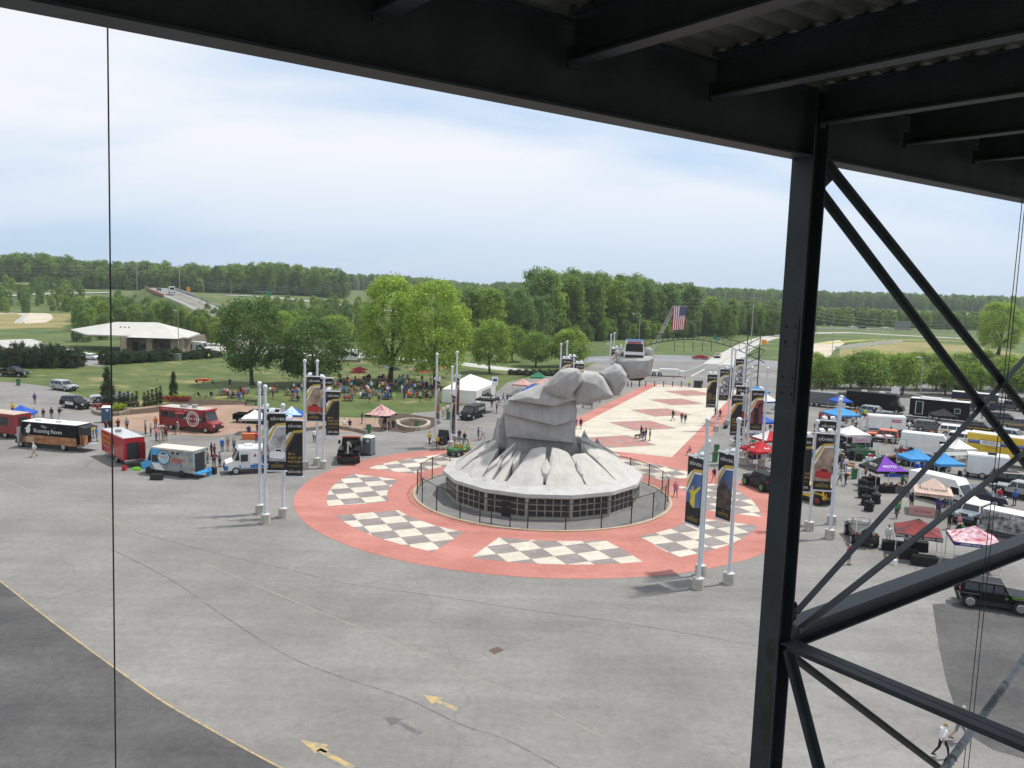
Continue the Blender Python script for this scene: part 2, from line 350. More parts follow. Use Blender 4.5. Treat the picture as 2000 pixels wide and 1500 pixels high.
# the round plaza
CX, CY = 3.3, 80.2
C2 = Vector((CX, CY, 0)); AX = R(69.1)
axd = Vector((math.cos(AX), math.sin(AX), 0)); axn = Vector((math.sin(AX), -math.cos(AX), 0))
def circ(r, n=96, a0=0, a1=360): return [(CX+r*math.cos(R(a0+(a1-a0)*i/n)), CY+r*math.sin(R(a0+(a1-a0)*i/n))) for i in range(n)]
plaza = sheet('plaza', circ(23.8), M_red, 0.012)
def strip(name, s0, s1, o0, o1, m, z, parent=None):
    P = [C2+axd*s+axn*o for s, o in ((s0, o0), (s1, o0), (s1, o1), (s0, o1))]; return sheet(name, P, m, z, True, parent)
strip('promenade_border', 16, 102.5, -10.75, 10.75, M_red, 0.008)
prom = strip('promenade', 24.6, 101.5, -8.4, 8.4, M_cream, 0.016)
# square tiles inlaid in the ring of the plaza, eight fields between the spokes
U = Vector((math.cos(R(25.6)), math.sin(R(25.6)), 0)); V = Vector((U.y, -U.x, 0)); TS = 1.965
phase = {181.5: ((-14.8, 82.73), 0), 226.5: ((-11.13, 70.06), 0), 271.5: ((.15, 63.94), 0), 316.5: ((12.85, 67.54), 1), 136.5: ((-13.99, 90.93), 1),
         1.5: ((20.3, 81.0), 0), 46.5: ((14.6, 92.6), 1), 91.5: ((2.0, 97.4), 0)}
for ac, (P0, par) in phase.items():
    P0 = Vector((*P0, 0)); aL, aR = R(ac+22.5), R(ac-22.5)
    for i in range(-9, 10):
        for j in range(-9, 10):
            q = [P0+U*TS*(i+a)+V*TS*(j+b) for a, b in ((.008, .008), (.992, .008), (.992, .992), (.008, .992))]
            cen = (q[0]+q[2])/2-C2; r_ = cen.length
            if r_ < 12.5 or r_ > 23: continue
            da = (math.degrees(math.atan2(cen.y, cen.x))-ac+180) % 360-180
            if abs(da) > 30: continue
            pl = [(p.x, p.y) for p in q]; nn = cen.normalized()
            pl = clipped(pl, (C2+nn*15.15)[:2], nn)
            for dd in (-4, 0, 4):
                n3 = Vector((math.cos(math.atan2(nn.y, nn.x)+R(dd)), math.sin(math.atan2(nn.y, nn.x)+R(dd)), 0))
                if len(pl) > 2: pl = clipped(pl, (C2+n3*20.8)[:2], -n3)
            for a_, sg in ((aL, -1), (aR, 1)):
                t_ = Vector((-math.sin(a_), math.cos(a_), 0))*sg
                if len(pl) > 2: pl = clipped(pl, (C2+t_*1.55)[:2], t_)
            if len(pl) < 3: continue
            A = abs(sum(pl[k][0]*pl[(k+1) % len(pl)][1]-pl[(k+1) % len(pl)][0]*pl[k][1] for k in range(len(pl))))/2
            if A < 0.05: continue
            m_ = MB(); m_.slab(pl if True else pl, 0.010, 0.0185)
            m_.build('paving_tile', M_tcream if (i+j+par) % 2 == 0 else M_tgrey, plaza)
# five lozenges on the promenade, each of 5 x 5 faded tiles
random.seed(5)
for k in range(5):
    c = C2+axd*(31.6+14.75*k)
    a1 = R(69.1-45); u_ = Vector((math.cos(a1), math.sin(a1), 0)); v_ = Vector((-u_.y, u_.x, 0)); s_ = 7.4/5
    for i in range(5):
        for j in range(5):
            p = c+u_*((i-2.5)*s_)+v_*((j-2.5)*s_)
            q = [p, p+u_*s_*.995, p+u_*s_*.995+v_*s_*.995, p+v_*s_*.995]
            edge = (i in (0, 4)) and (j in (0, 4)) or (i == 2 and j == 2)
            m_ = MB(); m_.slab([(x.x, x.y) for x in q], 0.014, 0.022)
            m_.build('paving_tile', M_dgrey if ((i+j) % 2 == 0) != (i in (1, 3) and j in (1, 3)) else M_dred, prom)
# ring kerb and pad under the sculpture
mb = MB(); a, b = circ(12.45, 72), circ(12.72, 72)
mb.add([(x, y, .012) for x, y in a]+[(x, y, .012) for x, y in b]+[(x, y, .10) for x, y in a]+[(x, y, .10) for x, y in b],
       sum([[(144+i, 216+i, 216+(i+1) % 72, 144+(i+1) % 72), (72+i, 72+(i+1) % 72, 216+(i+1) % 72, 216+i), (i, 144+i, 144+(i+1) % 72, (i+1) % 72)] for i in range(72)], []))
struct(mb.build('kerb', M_curb))
sheet('concrete_pad', circ(12.45, 72), M_pad, 0.03)

# darker asphalt at the two near corners, with its yellow edge line
yl = smooth_pts(px((-140, 1028), (0, 1135), (112, 1222), (225, 1305), (315, 1368), (400, 1418), (500, 1474), (600, 1526), (760, 1610)), 8)
sheet('road', [Vector((p.x, p.y, 0)) for p in yl]+[Vector((-6, 10, 0)), Vector((-120, 8, 0))], M_dark, 0.004)
ribbon('road_marking', yl, [0.10]*len(yl), M_yel, 0.008)
sheet('road', px((1821, 1180), (1833, 1260), (1848, 1330), (1866, 1385), (1900, 1440), (1940, 1465), (2000, 1482), (2300, 1540), (2500, 1300), (2300, 1165), (2000, 1170)), M_dark, 0.004)
ribbon('road_marking', smooth_pts(px((395, 1098), (470, 1130), (600, 1185), (700, 1225), (820, 1280), (1000, 1355), (1180, 1440)), 5), 0.11, M_yel2, 0.004)
ribbon('road_marking', smooth_pts(px((0, 935), (120, 982), (200, 1010), (260, 1040), (300, 1055)), 5), 0.12, M_yel2, 0.004)
for pts in (((215, 1072), (330, 1130), (440, 1205), (560, 1280), (660, 1320), (790, 1363), (900, 1415), (1000, 1450), (1200, 1560)), ((250, 1035), (420, 1080), (560, 1112), (680, 1140), (860, 1165), (1000, 1187), (1240, 1220), (1480, 1262)),
            ((1780, 1040), (1790, 1120), (1800, 1160))):
    ribbon('crack_seal', smooth_pts(px(*pts), 5), 0.09, M_seal, 0.0045)
def arrow(u0, v0, u1, v1, m=M_yel, head=0.42):
    a, b = G(u0, v0), G(u1, v1); d = (b-a); L = d.length; d.normalize(); n = Vector((-d.y, d.x, 0)); h = L*head
    P = [a+n*.14, a+d*(L-h)+n*.14, a+d*(L-h)+n*.42, b, a+d*(L-h)-n*.42, a+d*(L-h)-n*.14, a-n*.14]
    sheet('road_marking', P, m, 0.0055)
arrow(893, 1386, 828, 1357); arrow(690, 1500, 622, 1464, head=.01); arrow(640, 1468, 586, 1445, head=.8); 
a = G(745, 1398); b = G(822, 1432); arrow(822, 1433, 745, 1396, M_seal)
sheet('drain_cover', px((953, 1270), (972, 1263), (985, 1270), (966, 1278)), mat('rust_steel', (0.12, 0.085, 0.065), 0.8, 0.3, 0.2, 8), 0.006)
# ================================================================ grandstand steel overhead
M_steel = mat('charcoal_steel', (0.024, 0.030, 0.037), 0.5, 0.0, 0.22, 2.2, 0.12, 40, spec=0.35)
M_deck = mat('galvanised_deck', (0.11, 0.11, 0.112), 0.5, 0.3, 0.25, 3)
M_stain = mat('algae_stain', (0.022, 0.028, 0.020), 0.8, 0, 0.3, 6)
gd = Vector((0.8, 0.6, 0)); gp = Vector((0.6, -0.8, 0)); P0 = Vector((3.23, 9.45, 0))
st = thing('grandstand_frame', 'dark grey steel grandstand frame of girder, column and cross braces overhead', 'steel frame', (P0.x, P0.y, 0))
def sw(s, p, z): return gd*s+gp*p+Vector((0, 0, z))       # local to the column foot
def ibeam(mb, a, b, depth, fw, tw=.014, tf=.022):
    a, b = Vector(a), Vector(b); up = Vector((0, 0, 1))
    mb.bar(a, b, tw, depth-2*tf); mb.bar(a+up*(depth/2-tf/2), b+up*(depth/2-tf/2), fw, tf); mb.bar(a-up*(depth/2-tf/2), b-up*(depth/2-tf/2), fw, tf)
ZG = 21.98
m_ = MB(); ibeam(m_, sw(-15.5, 0, ZG+.36), sw(-.002-.14, 0, ZG+.36), .72, .26); m_.build('girder', M_steel, st)
m_ = MB(); ibeam(m_, sw(.142, 0, ZG+.36), sw(16, 0, ZG+.36), .72, .26); m_.build('girder', M_steel, st)
for k in range(-8, 9):
    s = -5.4+1.8*k+.03+5.4-.03
    m_ = MB(); ibeam(m_, sw(s, .14, ZG+.56), sw(s, 9.0, ZG+.56), .40, .165); m_.build('joist', M_steel, st)
    m_ = MB(); m_.bar(sw(s, .09, ZG+.42), sw(s, .135, ZG+.42), .1, .18); m_.build('clip_plate', M_steel, st)
m_ = MB(); pr = []
w_ = 0.0; x = -.15
while x < 9.2:
    for dx_, dz in ((0, 0), (.05, .06), (.13, .06), (.18, 0)): pr.append((x+dx_, dz))
    x += .26
for i in range(len(pr)-1):
    (p0, z0), (p1, z1) = pr[i], pr[i+1]
    a, b, c, d = sw(-15.5, p0, ZG+.77+z0), sw(16, p0, ZG+.77+z0), sw(16, p1, ZG+.77+z1), sw(-15.5, p1, ZG+.77+z1)
    m_.poly([a, d, c, b])
m_.build('roof_deck', M_deck, st)
m_ = MB(); m_.bar(sw(0, 4.5, ZG+.88), sw(0, 4.501, ZG+.88), 31.4, .06, up=(0, 0, 1)); 
m_ = MB(); m_.add([sw(-15.5, -.1, ZG+.87), sw(16, -.1, ZG+.87), sw(16, 9.2, ZG+.87), sw(-15.5, 9.2, ZG+.87), sw(-15.5, -.1, ZG+.97), sw(16, -.1, ZG+.97), sw(16, 9.2, ZG+.97), sw(-15.5, 9.2, ZG+.97)],
                  [(0,1,2,3),(4,7,6,5),(0,4,5,1),(1,5,6,2),(2,6,7,3),(3,7,4,0)]); m_.build('roof_slab', mat('roof_concrete', (.25, .25, .25), .9), st)
# column: wide-flange section
m_ = MB(); hw = .13
for sgn in (-1, 1): m_.bar(sw(sgn*.128, 0, 0), sw(sgn*.128, 0, ZG+.74), .265, .02, up=gd)
m_.bar(sw(0, 0, 0), sw(0, 0, ZG+.74), .013, .236, up=gd); m_.build('column', M_steel, st)
m_ = MB(); m_.bar(sw(0, -.06, ZG-2.62), sw(0, -.06, ZG-1.70), .13, .012, up=gd); 
ZN = 16.46
m_ = MB(); m_.box(sw(-.143, 0.01, 19.75), (.012, .20, .95), 0, rz=math.atan2(.6, .8)); sp = m_.build('splice_plate', M_steel, st)
for dz in (-.38, -.2, .2, .38):
    for dp in (-.06, .07): m_ = MB(); m_.cyl(sw(-.149, dp, 19.75+dz), sw(-.163, dp, 19.75+dz), .016, n=6); m_.build('bolt', M_steel, sp)
for zc, hh in ((15.6, .5), (16.3, .16)):
    m_ = MB(); m_.poly([sw(-.1395, y_, zc+z_) for y_, z_ in ((.02, -hh), (.10, -hh*.8), (.12, .1), (.07, hh), (.0, hh*.9), (-.03, 0))][::-1]); m_.build('stain', M_stain, st)
# lower girder, struts and braces meeting at the node
m_ = MB(); ibeam(m_, sw(.15, 0, ZN-.05), sw(16, 0, ZN-.05), .27, .26); m_.build('lower_girder', M_steel, st)
m_ = MB()
for o_ in (-.075, .075): m_.bar(sw(o_*.85, .16, ZN-.02), sw(o_*.85, 8.5, ZN-.02), .115, .012); m_.bar(sw(o_*.2, .16, ZN-.075), sw(o_*.2, 8.5, ZN-.075), .012, .10)
m_.build('strut', M_steel, st)
def angle_brace(a, b, nm='brace', wd=.082):
    m_ = MB(); a, b = Vector(a), Vector(b); d = (b-a).normalized(); sd_ = gp
    m_.bar(a, b, .012, wd, up=d.cross(gp)); u_ = d.cross(gp).normalized()
    if u_.z < 0: u_ = -u_
    m_.bar(a+u_*(wd/2)+gp*.04, b+u_*(wd/2)+gp*.04, .08, .012, up=u_); m_.build(nm, M_steel, st)
angle_brace(sw(.18, .05, 21.95), sw(10.3, .05, 16.5)); angle_brace(sw(.2, .09, 16.7), sw(10.4, .09, 21.95))
angle_brace(sw(.10, .06, 21.62), sw(8.4, .06, 16.6)); angle_brace(sw(.16, .2, 16.55), sw(10.4, .2, 19.35), wd=.11)
angle_brace(sw(.2, .02, 16.2), sw(6.4, .02, 11.9)); angle_brace(sw(.05, .12, 16.3), sw(.1, 2.6, 10.2), wd=.12)
for zc in (ZN+.22, ZN-.32):
    m_ = MB(); m_.prism([(.02, -.14), (.22, -.10), (.26, .04), (.20, .13), (.02, .17)], -.006, .006); 
    g_ = m_.build('gusset_plate', M_steel, st); g_.matrix_local = Matrix.Translation(sw(.12, .03, zc)) @ Matrix.Rotation(math.atan2(.6, .8), 4, 'Z')
    for bx, bz in ((.07, -.06), (.07, .07), (.15, 0), (.19, .07)): m_ = MB(); m_.cyl((bx, -.006, bz), (bx, -.026, bz), .016, n=6); m_.build('bolt', M_steel, g_)
m_ = MB(); m_.prism([(.02, -.3), (.3, -.1), (.3, .05), (.02, .1)], -.006, .006)
g_ = m_.build('gusset_plate', M_steel, st); g_.matrix_local = Matrix.Translation(sw(.12, .03, ZG-.08)) @ Matrix.Rotation(math.atan2(.6, .8), 4, 'Z')
# hanging wires and a weathered pipe
M_wire = mat('black_cable', (.02, .02, .022), .6); M_gal = mat('galvanised', (.33, .34, .35), .55, .3, .35, 5, .1)
a = AT(210, 42, 5.6); b = AT(226, 1500, 5.6)
d_ = (b-a).normalized(); m_ = MB(); m_.cyl(a-d_*.06, b+d_*2.5, .0052, n=6); tag(m_.build('hanging_cable', M_wire), 'thin black cable hanging straight down from the girder', 'cable')
for i, (u0, v0, u1, v1) in enumerate(((1997, 388, 1881, 1510), (2003, 388, 1890, 1510))):
    a = AT(u0, v0, 12.3); b = AT(u1, v1, 12.3); m_ = MB(); m_.cyl(a, b+(b-a).normalized()*2, .006, n=6)
    tag(m_.build('guy_wire', M_wire), ('slack' if i else 'taut')+' dark wire of the pair hanging past the cross braces', 'wire', 'pair of wires by the braces')
a = AT(1846, 1500, 9.0); b = AT(1990, 1300, 11.5); m_ = MB(); m_.cyl(a+(a-b).normalized()*.8, b+(b-a).normalized()*1.5, .047, n=10)
pp = m_.build('conduit_pipe', worn('peeling_pipe', (.32, .33, .34), (.10, .105, .11), 2.2, .5), None, True); tag(pp, 'mottled grey pipe with peeling paint below the steel strut', 'pipe')
m_ = MB(); c_ = a+(b-a)*.05
m_.tube([c_+Vector((.09*math.cos(t*.7), .03*math.sin(t*1.1), .07*math.sin(t*.7))) for t in range(9)], .005, 5); m_.build('tie_wire', M_wire, pp)
# ================================================================ rock sculpture on its drum
M_rock = mat('carved_rock', (.335, .33, .32), .9, 0, .09, .7, .22, 7)
M_slab = mat('pale_rock_slab', (.435, .42, .39), .9, 0, .06, .9, .18, 7)
M_rim = mat('rim_concrete', (.42, .415, .395), .85, 0, .10, .8, .2, 8)
M_frame = mat('drum_frame', (.36, .345, .30), .85, 0, .1, 2)
M_pane = mat('dark_plaque', (.018, .016, .018), .35, 0, .35, 2.5, spec=.4)
def streaks(m, amt=.2):                                  # rain streaks down the faces
    t = m.node_tree; ns = t.nodes; b = ns['Principled BSDF']; src = b.inputs['Base Color'].links[0].from_socket
    g = ns.new('ShaderNodeNewGeometry'); mp_ = ns.new('ShaderNodeMapping'); mp_.inputs['Scale'].default_value = (1.5, 1.5, .16); t.links.new(g.outputs['Position'], mp_.inputs[0])
    n = ns.new('ShaderNodeTexNoise'); n.inputs['Scale'].default_value = 1.0; n.inputs['Detail'].default_value = 7; n.inputs['Roughness'].default_value = .68; t.links.new(mp_.outputs[0], n.inputs['Vector'])
    mr = ns.new('ShaderNodeMapRange'); mr.inputs[1].default_value = .36; mr.inputs[2].default_value = .6; mr.inputs[3].default_value = 1-amt; mr.inputs[4].default_value = 1.08; t.links.new(n.outputs['Fac'], mr.inputs[0])
    mu = ns.new('ShaderNodeMixRGB'); mu.blend_type = 'MULTIPLY'; mu.inputs[0].default_value = 1; t.links.new(src, mu.inputs[1]); t.links.new(mr.outputs[0], mu.inputs[2]); t.links.new(mu.outputs[0], b.inputs['Base Color'])
streaks(M_rock, .12); streaks(M_slab, .07)
ms = thing('rock_sculpture', 'huge grey boulder sculpture with an outstretched rocky arm on a round drum', 'sculpture', (CX, CY, 0))
RD, NF = 9.45, 15
def cpt(r, a, z): return Vector((r*math.cos(a), r*math.sin(a), z))
A0 = R(-172.2)
WH = 2.05
m_ = MB()
for k in range(NF):                                     # facet walls
    a, b = A0+2*math.pi*k/NF, A0+2*math.pi*(k+1)/NF
    m_.poly([cpt(RD-.06, a, 0), cpt(RD-.06, b, 0), cpt(RD-.06, b, WH), cpt(RD-.06, a, WH)])
drum = m_.build('drum_wall', M_frame, ms)
pane_me = {}
bar_m = MB()
DOORF = None
for k in range(NF):
    a, b = A0+2*math.pi*k/NF, A0+2*math.pi*(k+1)/NF
    pa, pb = cpt(RD, a, 0), cpt(RD, b, 0); e = pb-pa; L = e.length; e.normalize(); n_ = Vector((e.y, -e.x, 0))
    am = math.degrees((a+b)/2); am = (am+180) % 360-180
    M = Matrix(((e.x, -n_.x, 0, pa.x), (e.y, -n_.y, 0, pa.y), (0, 0, 1, 0), (0, 0, 0, 1)))   # x along the facet, y inward
    fm = MB(); fm.box((L/2, 0, .14), (L, .12, .28)); fm.box((L/2, 0, WH-.06), (L, .12, .12)); fm.box((.0, 0, WH/2), (.22, .16, WH-.004))
    fo = fm.build('facet_frame', M_frame, ms); fo.matrix_local = M
    door = abs(am+111.9) < 8                             # the facet with the door
    nc = 5
    x0, x1 = .16, L-.16; cwid = (x1-x0)/nc; rh = (WH-.12-.28)/3
    for c in range(nc):
        if door and c in (2,): continue
        for r_ in range(3):
            if 'p' not in pane_me:
                q = MB(); q.box((0, 0, 0), (cwid-.11, .05, rh-.09)); pane_me['p'] = q.mesh('pane', M_pane)
            o = link('pane', pane_me['p'], ms, M @ Matrix.Translation((x0+cwid*(c+.5), .0, .28+rh*(r_+.5))))
    def gbar(c_, d_): gm = MB(); gm.box(c_, d_); gm.build('glazing_bar', M_frame, fo)
    for c in range(1, nc):
        if door and c in (2, 3): continue
        gbar((x0+cwid*c, 0, .28+1.5*rh), (.07, .10, 3*rh))
    for r_ in range(1, 3):
        if door:
            gbar((x0+cwid, 0, .28+rh*r_), (cwid*2-.1, .09, .06)); gbar((x1-cwid, 0, .28+rh*r_), (cwid*2-.1, .09, .06))
        else: gbar((L/2, 0, .28+rh*r_), (x1-x0, .09, .06))
    if door:
        q = MB(); q.box((x0+cwid*2.5, -.03, .98), (cwid*1.15, .07, 1.86)); dr = q.build('door', mat('black_door', (.012, .012, .013), .4), ms); dr.matrix_local = M
        q = MB(); q.box((x0+cwid*2.9, -.08, .95), (.05, .05, .16)); q.build('handle', M_gal, dr)
# sloping concrete rim
m_ = MB(); pr = [(RD+.12, WH), (RD+.38, WH+.02), (RD+.36, WH+.34), (8.5, WH+.86), (8.3, WH+.86)]
for k in range(NF):
    a, b = A0+2*math.pi*k/NF, A0+2*math.pi*(k+1)/NF
    for (r0, z0), (r1, z1) in zip(pr, pr[1:]): m_.poly([cpt(r0, a, z0), cpt(r0, b, z0), cpt(r1, b, z1), cpt(r1, a, z1)])
m_.build('rim', M_rim, ms)
q = MB(); q.ball((0, 0, 0), .06, 6); bl = q.mesh('spotlight', mat('lamp_glass', (.8, .8, .78), .3))
for k in range(0, NF):
    a = A0+2*math.pi*(k+.5)/NF; link('spotlight', bl, ms, Matrix.Translation(cpt(8.95, a, WH+.68)))
# tilted rock slabs fanning up from the rim
def hull(name, pts, m, parent, bevel=0.05):
    bm = bmesh.new()
    for p in pts: bm.verts.new(p)
    r_ = bmesh.ops.convex_hull(bm, input=bm.verts)
    dead = [g for g in bm.verts if not g.link_faces]
    bmesh.ops.delete(bm, geom=dead, context='VERTS')
    bmesh.ops.dissolve_limit(bm, angle_limit=R(4), verts=bm.verts, edges=bm.edges)
    if bevel: bmesh.ops.bevel(bm, geom=list(bm.edges), offset=bevel, segments=1, affect='EDGES', clamp_overlap=True)
    me = bpy.data.meshes.new(name); bm.to_mesh(me); bm.free(); me.materials.append(m); return link(name, me, parent)
random.seed(14)
def cone_z(r): return WH+.62+2.6*(1-max(0, (r-3.6)/(8.75-3.6))**1.55)
a = 0.0; prev = 0.0
while a < 354:
    wdt = random.choice([9, 14, 19, 24, 28])*random.uniform(.9, 1.1)
    if a+wdt > 346: wdt = 360-a
    n = 3 if wdt > 17 else 2; sk = random.uniform(-7, 7); tilt = random.uniform(-.35, .35); lift = random.uniform(.0, .32)
    lo, hi = a+.7, a+wdt-.7; rt = random.uniform(3.7, 5.6); rows = []
    prof = [(8.72, 0), (7.4, .25), (6.2, .6), (rt, 1.0)]
    top = []
    for r_, f in prof:
        shrink = .13*f*wdt*random.uniform(.2, 2.2); jl, jr = random.uniform(-1.3, 1.3)*f, random.uniform(-1.3, 1.3)*f
        for k_ in range(n+1):
            an = lo+shrink+jl+(hi-lo-2*shrink)*k_/n+sk*f; hump = .10*math.sin(math.pi*k_/n)
            top.append(cpt(r_+(random.uniform(-.5, .5) if f == 1 else 0), R(an), cone_z(r_)+lift*f*1.4+tilt*(k_/n-.5)*f*1.6+hump+random.uniform(-.05, .05)))
    hull('rock_slab', top+[p_-Vector((0, 0, .55)) for p_ in top], M_slab, ms, .02)
    if random.random() < .55:                           # a broken shard wedged in the gap
        ga = R(a+wdt+random.uniform(-1, 1)); r0 = random.uniform(5.2, 7.2); ln = random.uniform(1.0, 1.9); wd2 = random.uniform(.25, .55); e_ = Vector((-math.sin(ga), math.cos(ga), 0)); rd = Vector((math.cos(ga), math.sin(ga), 0)); z0 = cone_z(r0)+.25
        P_ = [rd*(r0+ln*.6)+e_*wd2*.3+Vector((0, 0, z0-.35)), rd*(r0+ln*.5)-e_*wd2*.3+Vector((0, 0, z0-.35)), rd*r0+e_*wd2+Vector((0, 0, z0+.1)), rd*r0-e_*wd2*.7+Vector((0, 0, z0+.0)), rd*(r0-ln*.7)+e_*wd2*.2+Vector((0, 0, z0+.75))]
        hull('rock_shard', P_+[q_-Vector((0, 0, .9)) for q_ in P_], M_slab, ms, .03)
    a += wdt
m_ = MB(); m_.cyl((0, 0, WH-.2), (0, 0, 4.4), 7.9, 3.0, 24); m_.build('rock_core', M_rock, ms)
# upright shards at the back right
for (u, v, Y, hh, wd) in ((1128, 885, 84, 1.3, .8), (1143, 880, 85.5, 2.2, 1.0), (1168, 893, 85, 2.0, 1.3), (1190, 905, 84.0, 1.2, 1.4), (1100, 878, 84, .9, .6)):
    p = AT(u, v, Y)-C2; dn = Vector((p.x, p.y, 0)).normalized(); sd_ = Vector((-dn.y, dn.x, 0))
    pts = [p+sd_*wd-dn*.3, p-sd_*wd-dn*.3, p+sd_*wd*.9+dn*.5, p-sd_*wd*.9+dn*.5, p+sd_*wd*.35+dn*.2+Vector((0, 0, hh)), p+sd_*wd*.1-dn*.1+Vector((0, 0, hh*.9)), p-sd_*wd*.6+Vector((0, 0, hh*.45))]
    hull('rock_shard', [q_-Vector((0, 0, 1.2)) for q_ in pts[:4]]+pts, M_rock, ms, .03)
z6 = lambda x, y: (820+x/3.41, 620+y/3.41)
def boulder(name, outline, Y, depth, bulge, seed, m=None, inner=9, lean=0.0, bev=.04, rv=None):
    # an outline gets its own distance, real size and thickness, front and back faceted
    random.seed(seed); P = [z6(*p) for p in outline]; cu = sum(p[0] for p in P)/len(P); cv = sum(p[1] for p in P)/len(P)
    pts = []
    vmin, vmax = min(p[1] for p in P), max(p[1] for p in P)
    yof = lambda v: Y+lean*((vmax-v)/(vmax-vmin))
    for u, v in P:
        pts.append(AT(u, v, yof(v)+depth*.13)-C2); pts.append(AT(cu+(u-cu)*(.80+.08*random.random()), cv+(v-cv)*(rv or .82+.1*random.random()), yof(v)-.1+.25*random.random())-C2)
        pts.append(AT(cu+(u-cu)*.9, cv+(v-cv)*.9, yof(v)+depth*.55)-C2); pts.append(AT(cu+(u-cu)*.6, cv+(v-cv)*.65, yof(v)+depth)-C2)
    for i in range(inner):
        t = random.random()*2*math.pi; r_ = .35+.4*random.random()
        i0 = random.randrange(len(P)); u, v = P[i0]; u2, v2 = P[(i0+1) % len(P)]; k_ = random.random(); u, v = u+(u2-u)*k_, v+(v2-v)*k_
        pts.append(AT(cu+(u-cu)*r_, cv+(v-cv)*r_, yof(v)-bulge*(1.05-r_*.8))-C2)
    return hull(name, pts, m or M_rock, ms, bev)
# body: overlapping strata, then the boulders of the arm
boulder('rock_stratum', [(585, 770), (1035, 780), (1062, 930), (1000, 1010), (700, 1010), (560, 930)], 78.2, 5.2, .3, 1, lean=.0, bev=.03)
boulder('rock_stratum', [(560, 640), (620, 600), (980, 620), (1040, 640), (1034, 836), (900, 815), (760, 802), (574, 796)], 77.0, 6.2, .22, 22, inner=6, lean=.35, bev=.03, rv=.99)
boulder('rock_stratum', [(552, 640), (560, 580), (590, 538), (660, 500), (900, 470), (1030, 540), (1050, 620), (1036, 690), (930, 722), (760, 690), (564, 650)], 76.5, 6.9, .25, 33, inner=7, lean=1.1, bev=.03, rv=.99)
boulder('rock_stratum', [(586, 552), (640, 510), (820, 443), (930, 390), (1030, 420), (1042, 548), (900, 592), (830, 584), (700, 566)], 76.0, 6.6, .3, 44, inner=7, lean=1.9, bev=.03, rv=.98)
boulder('rock_buttress', [(508, 700), (520, 660), (560, 640), (590, 700), (590, 890), (515, 900), (500, 800)], 79.0, 4.0, .4, 5)
boulder('rock_buttress', [(485, 800), (500, 730), (520, 720), (530, 870), (520, 910)], 80.3, 2.4, .2, 15, inner=3)
boulder('arm_boulder', [(822, 462), (860, 415), (930, 352), (990, 334), (1055, 340), (1075, 368), (1078, 430), (988, 548), (950, 545), (870, 520), (828, 482)], 75.9, 4.9, .5, 6)
boulder('arm_boulder', [(1040, 368), (1180, 365), (1225, 398), (1242, 440), (1292, 520), (1275, 540), (1120, 572), (1030, 585), (985, 545), (1010, 450)], 77.4, 4.4, .7, 7)
boulder('arm_boulder', [(1190, 368), (1300, 302), (1340, 318), (1382, 382), (1376, 432), (1345, 490), (1290, 528), (1245, 445), (1222, 395)], 79.4, 4.2, .7, 8)
boulder('arm_boulder', [(1308, 290), (1312, 262), (1400, 262), (1480, 272), (1545, 255), (1560, 272), (1550, 330), (1535, 388), (1490, 402), (1390, 412), (1380, 372), (1345, 318)], 82.2, 4.4, .6, 9)
boulder('arm_boulder', [(1490, 262), (1502, 202), (1530, 196), (1553, 212), (1560, 275), (1540, 300)], 83.2, 1.6, .25, 10, inner=3)
boulder('arm_boulder', [(1305, 300), (1298, 222), (1318, 212), (1342, 225), (1348, 285)], 85.0, 1.4, .2, 12, inner=3)
boulder('arm_boulder', [(1385, 405), (1430, 395), (1490, 398), (1500, 410), (1470, 422), (1400, 420)], 83.6, 2.0, .15, 13, inner=2, m=mat('black_rubber', (.015, .015, .016), .8))

# chain-link fence round the drum
M_blk = mat('black_coated_steel', (.012, .013, .014), .45, 0, .1, 3)
def chainlink(name):
    if name in MATS: return MATS[name]
    m = bpy.data.materials.new(name); m.use_nodes = True; t = m.node_tree; ns = t.nodes; b = ns['Principled BSDF']; b.inputs['Base Color'].default_value = (.02, .022, .024, 1); b.inputs['Roughness'].default_value = .5
    tr = ns.new('ShaderNodeBsdfTransparent'); ms_ = ns.new('ShaderNodeMixShader'); tcn = ns.new('ShaderNodeTexCoord')
    mp_ = ns.new('ShaderNodeMapping'); mp_.inputs['Rotation'].default_value = (0, R(45), 0); t.links.new(tcn.outputs['Object'], mp_.inputs[0])
    sp_ = ns.new('ShaderNodeSeparateXYZ'); t.links.new(mp_.outputs[0], sp_.inputs[0]); outs = []
    for ax_ in (0, 2):
        mm = ns.new('ShaderNodeMath'); mm.operation = 'PINGPONG'; mm.inputs[1].default_value = .03; t.links.new(sp_.outputs[ax_], mm.inputs[0])
        lt = ns.new('ShaderNodeMath'); lt.operation = 'LESS_THAN'; lt.inputs[1].default_value = .0032; t.links.new(mm.outputs[0], lt.inputs[0]); outs.append(lt)
    mxx = ns.new('ShaderNodeMath'); mxx.operation = 'MAXIMUM'; t.links.new(outs[0].outputs[0], mxx.inputs[0]); t.links.new(outs[1].outputs[0], mxx.inputs[1])
    t.links.new(mxx.outputs[0], ms_.inputs[0]); t.links.new(tr.outputs[0], ms_.inputs[1]); t.links.new(b.outputs[0], ms_.inputs[2]); t.links.new(ms_.outputs[0], ns['Material Output'].inputs[0])
    MATS[name] = m; return m
M_link = chainlink('chain_link')
fe = thing('chain_link_fence', 'black chain-link fence ringing the sculpture drum, with a double gate', 'fence', (CX, CY, 0))
RF, FH, NP = 12.28, 2.35, 24
post = MB(); post.cyl((0, 0, .03), (0, 0, FH), .052, n=7); post.ball((0, 0, FH), .05, 6); post_me = post.mesh('post', M_blk)
seg = 2*RF*math.sin(math.pi/NP)
mm = MB(); mm.poly([(0, 0, .06), (seg, 0, .06), (seg, 0, FH-.05), (0, 0, FH-.05)]); mesh_me = mm.mesh('mesh_panel', M_link)
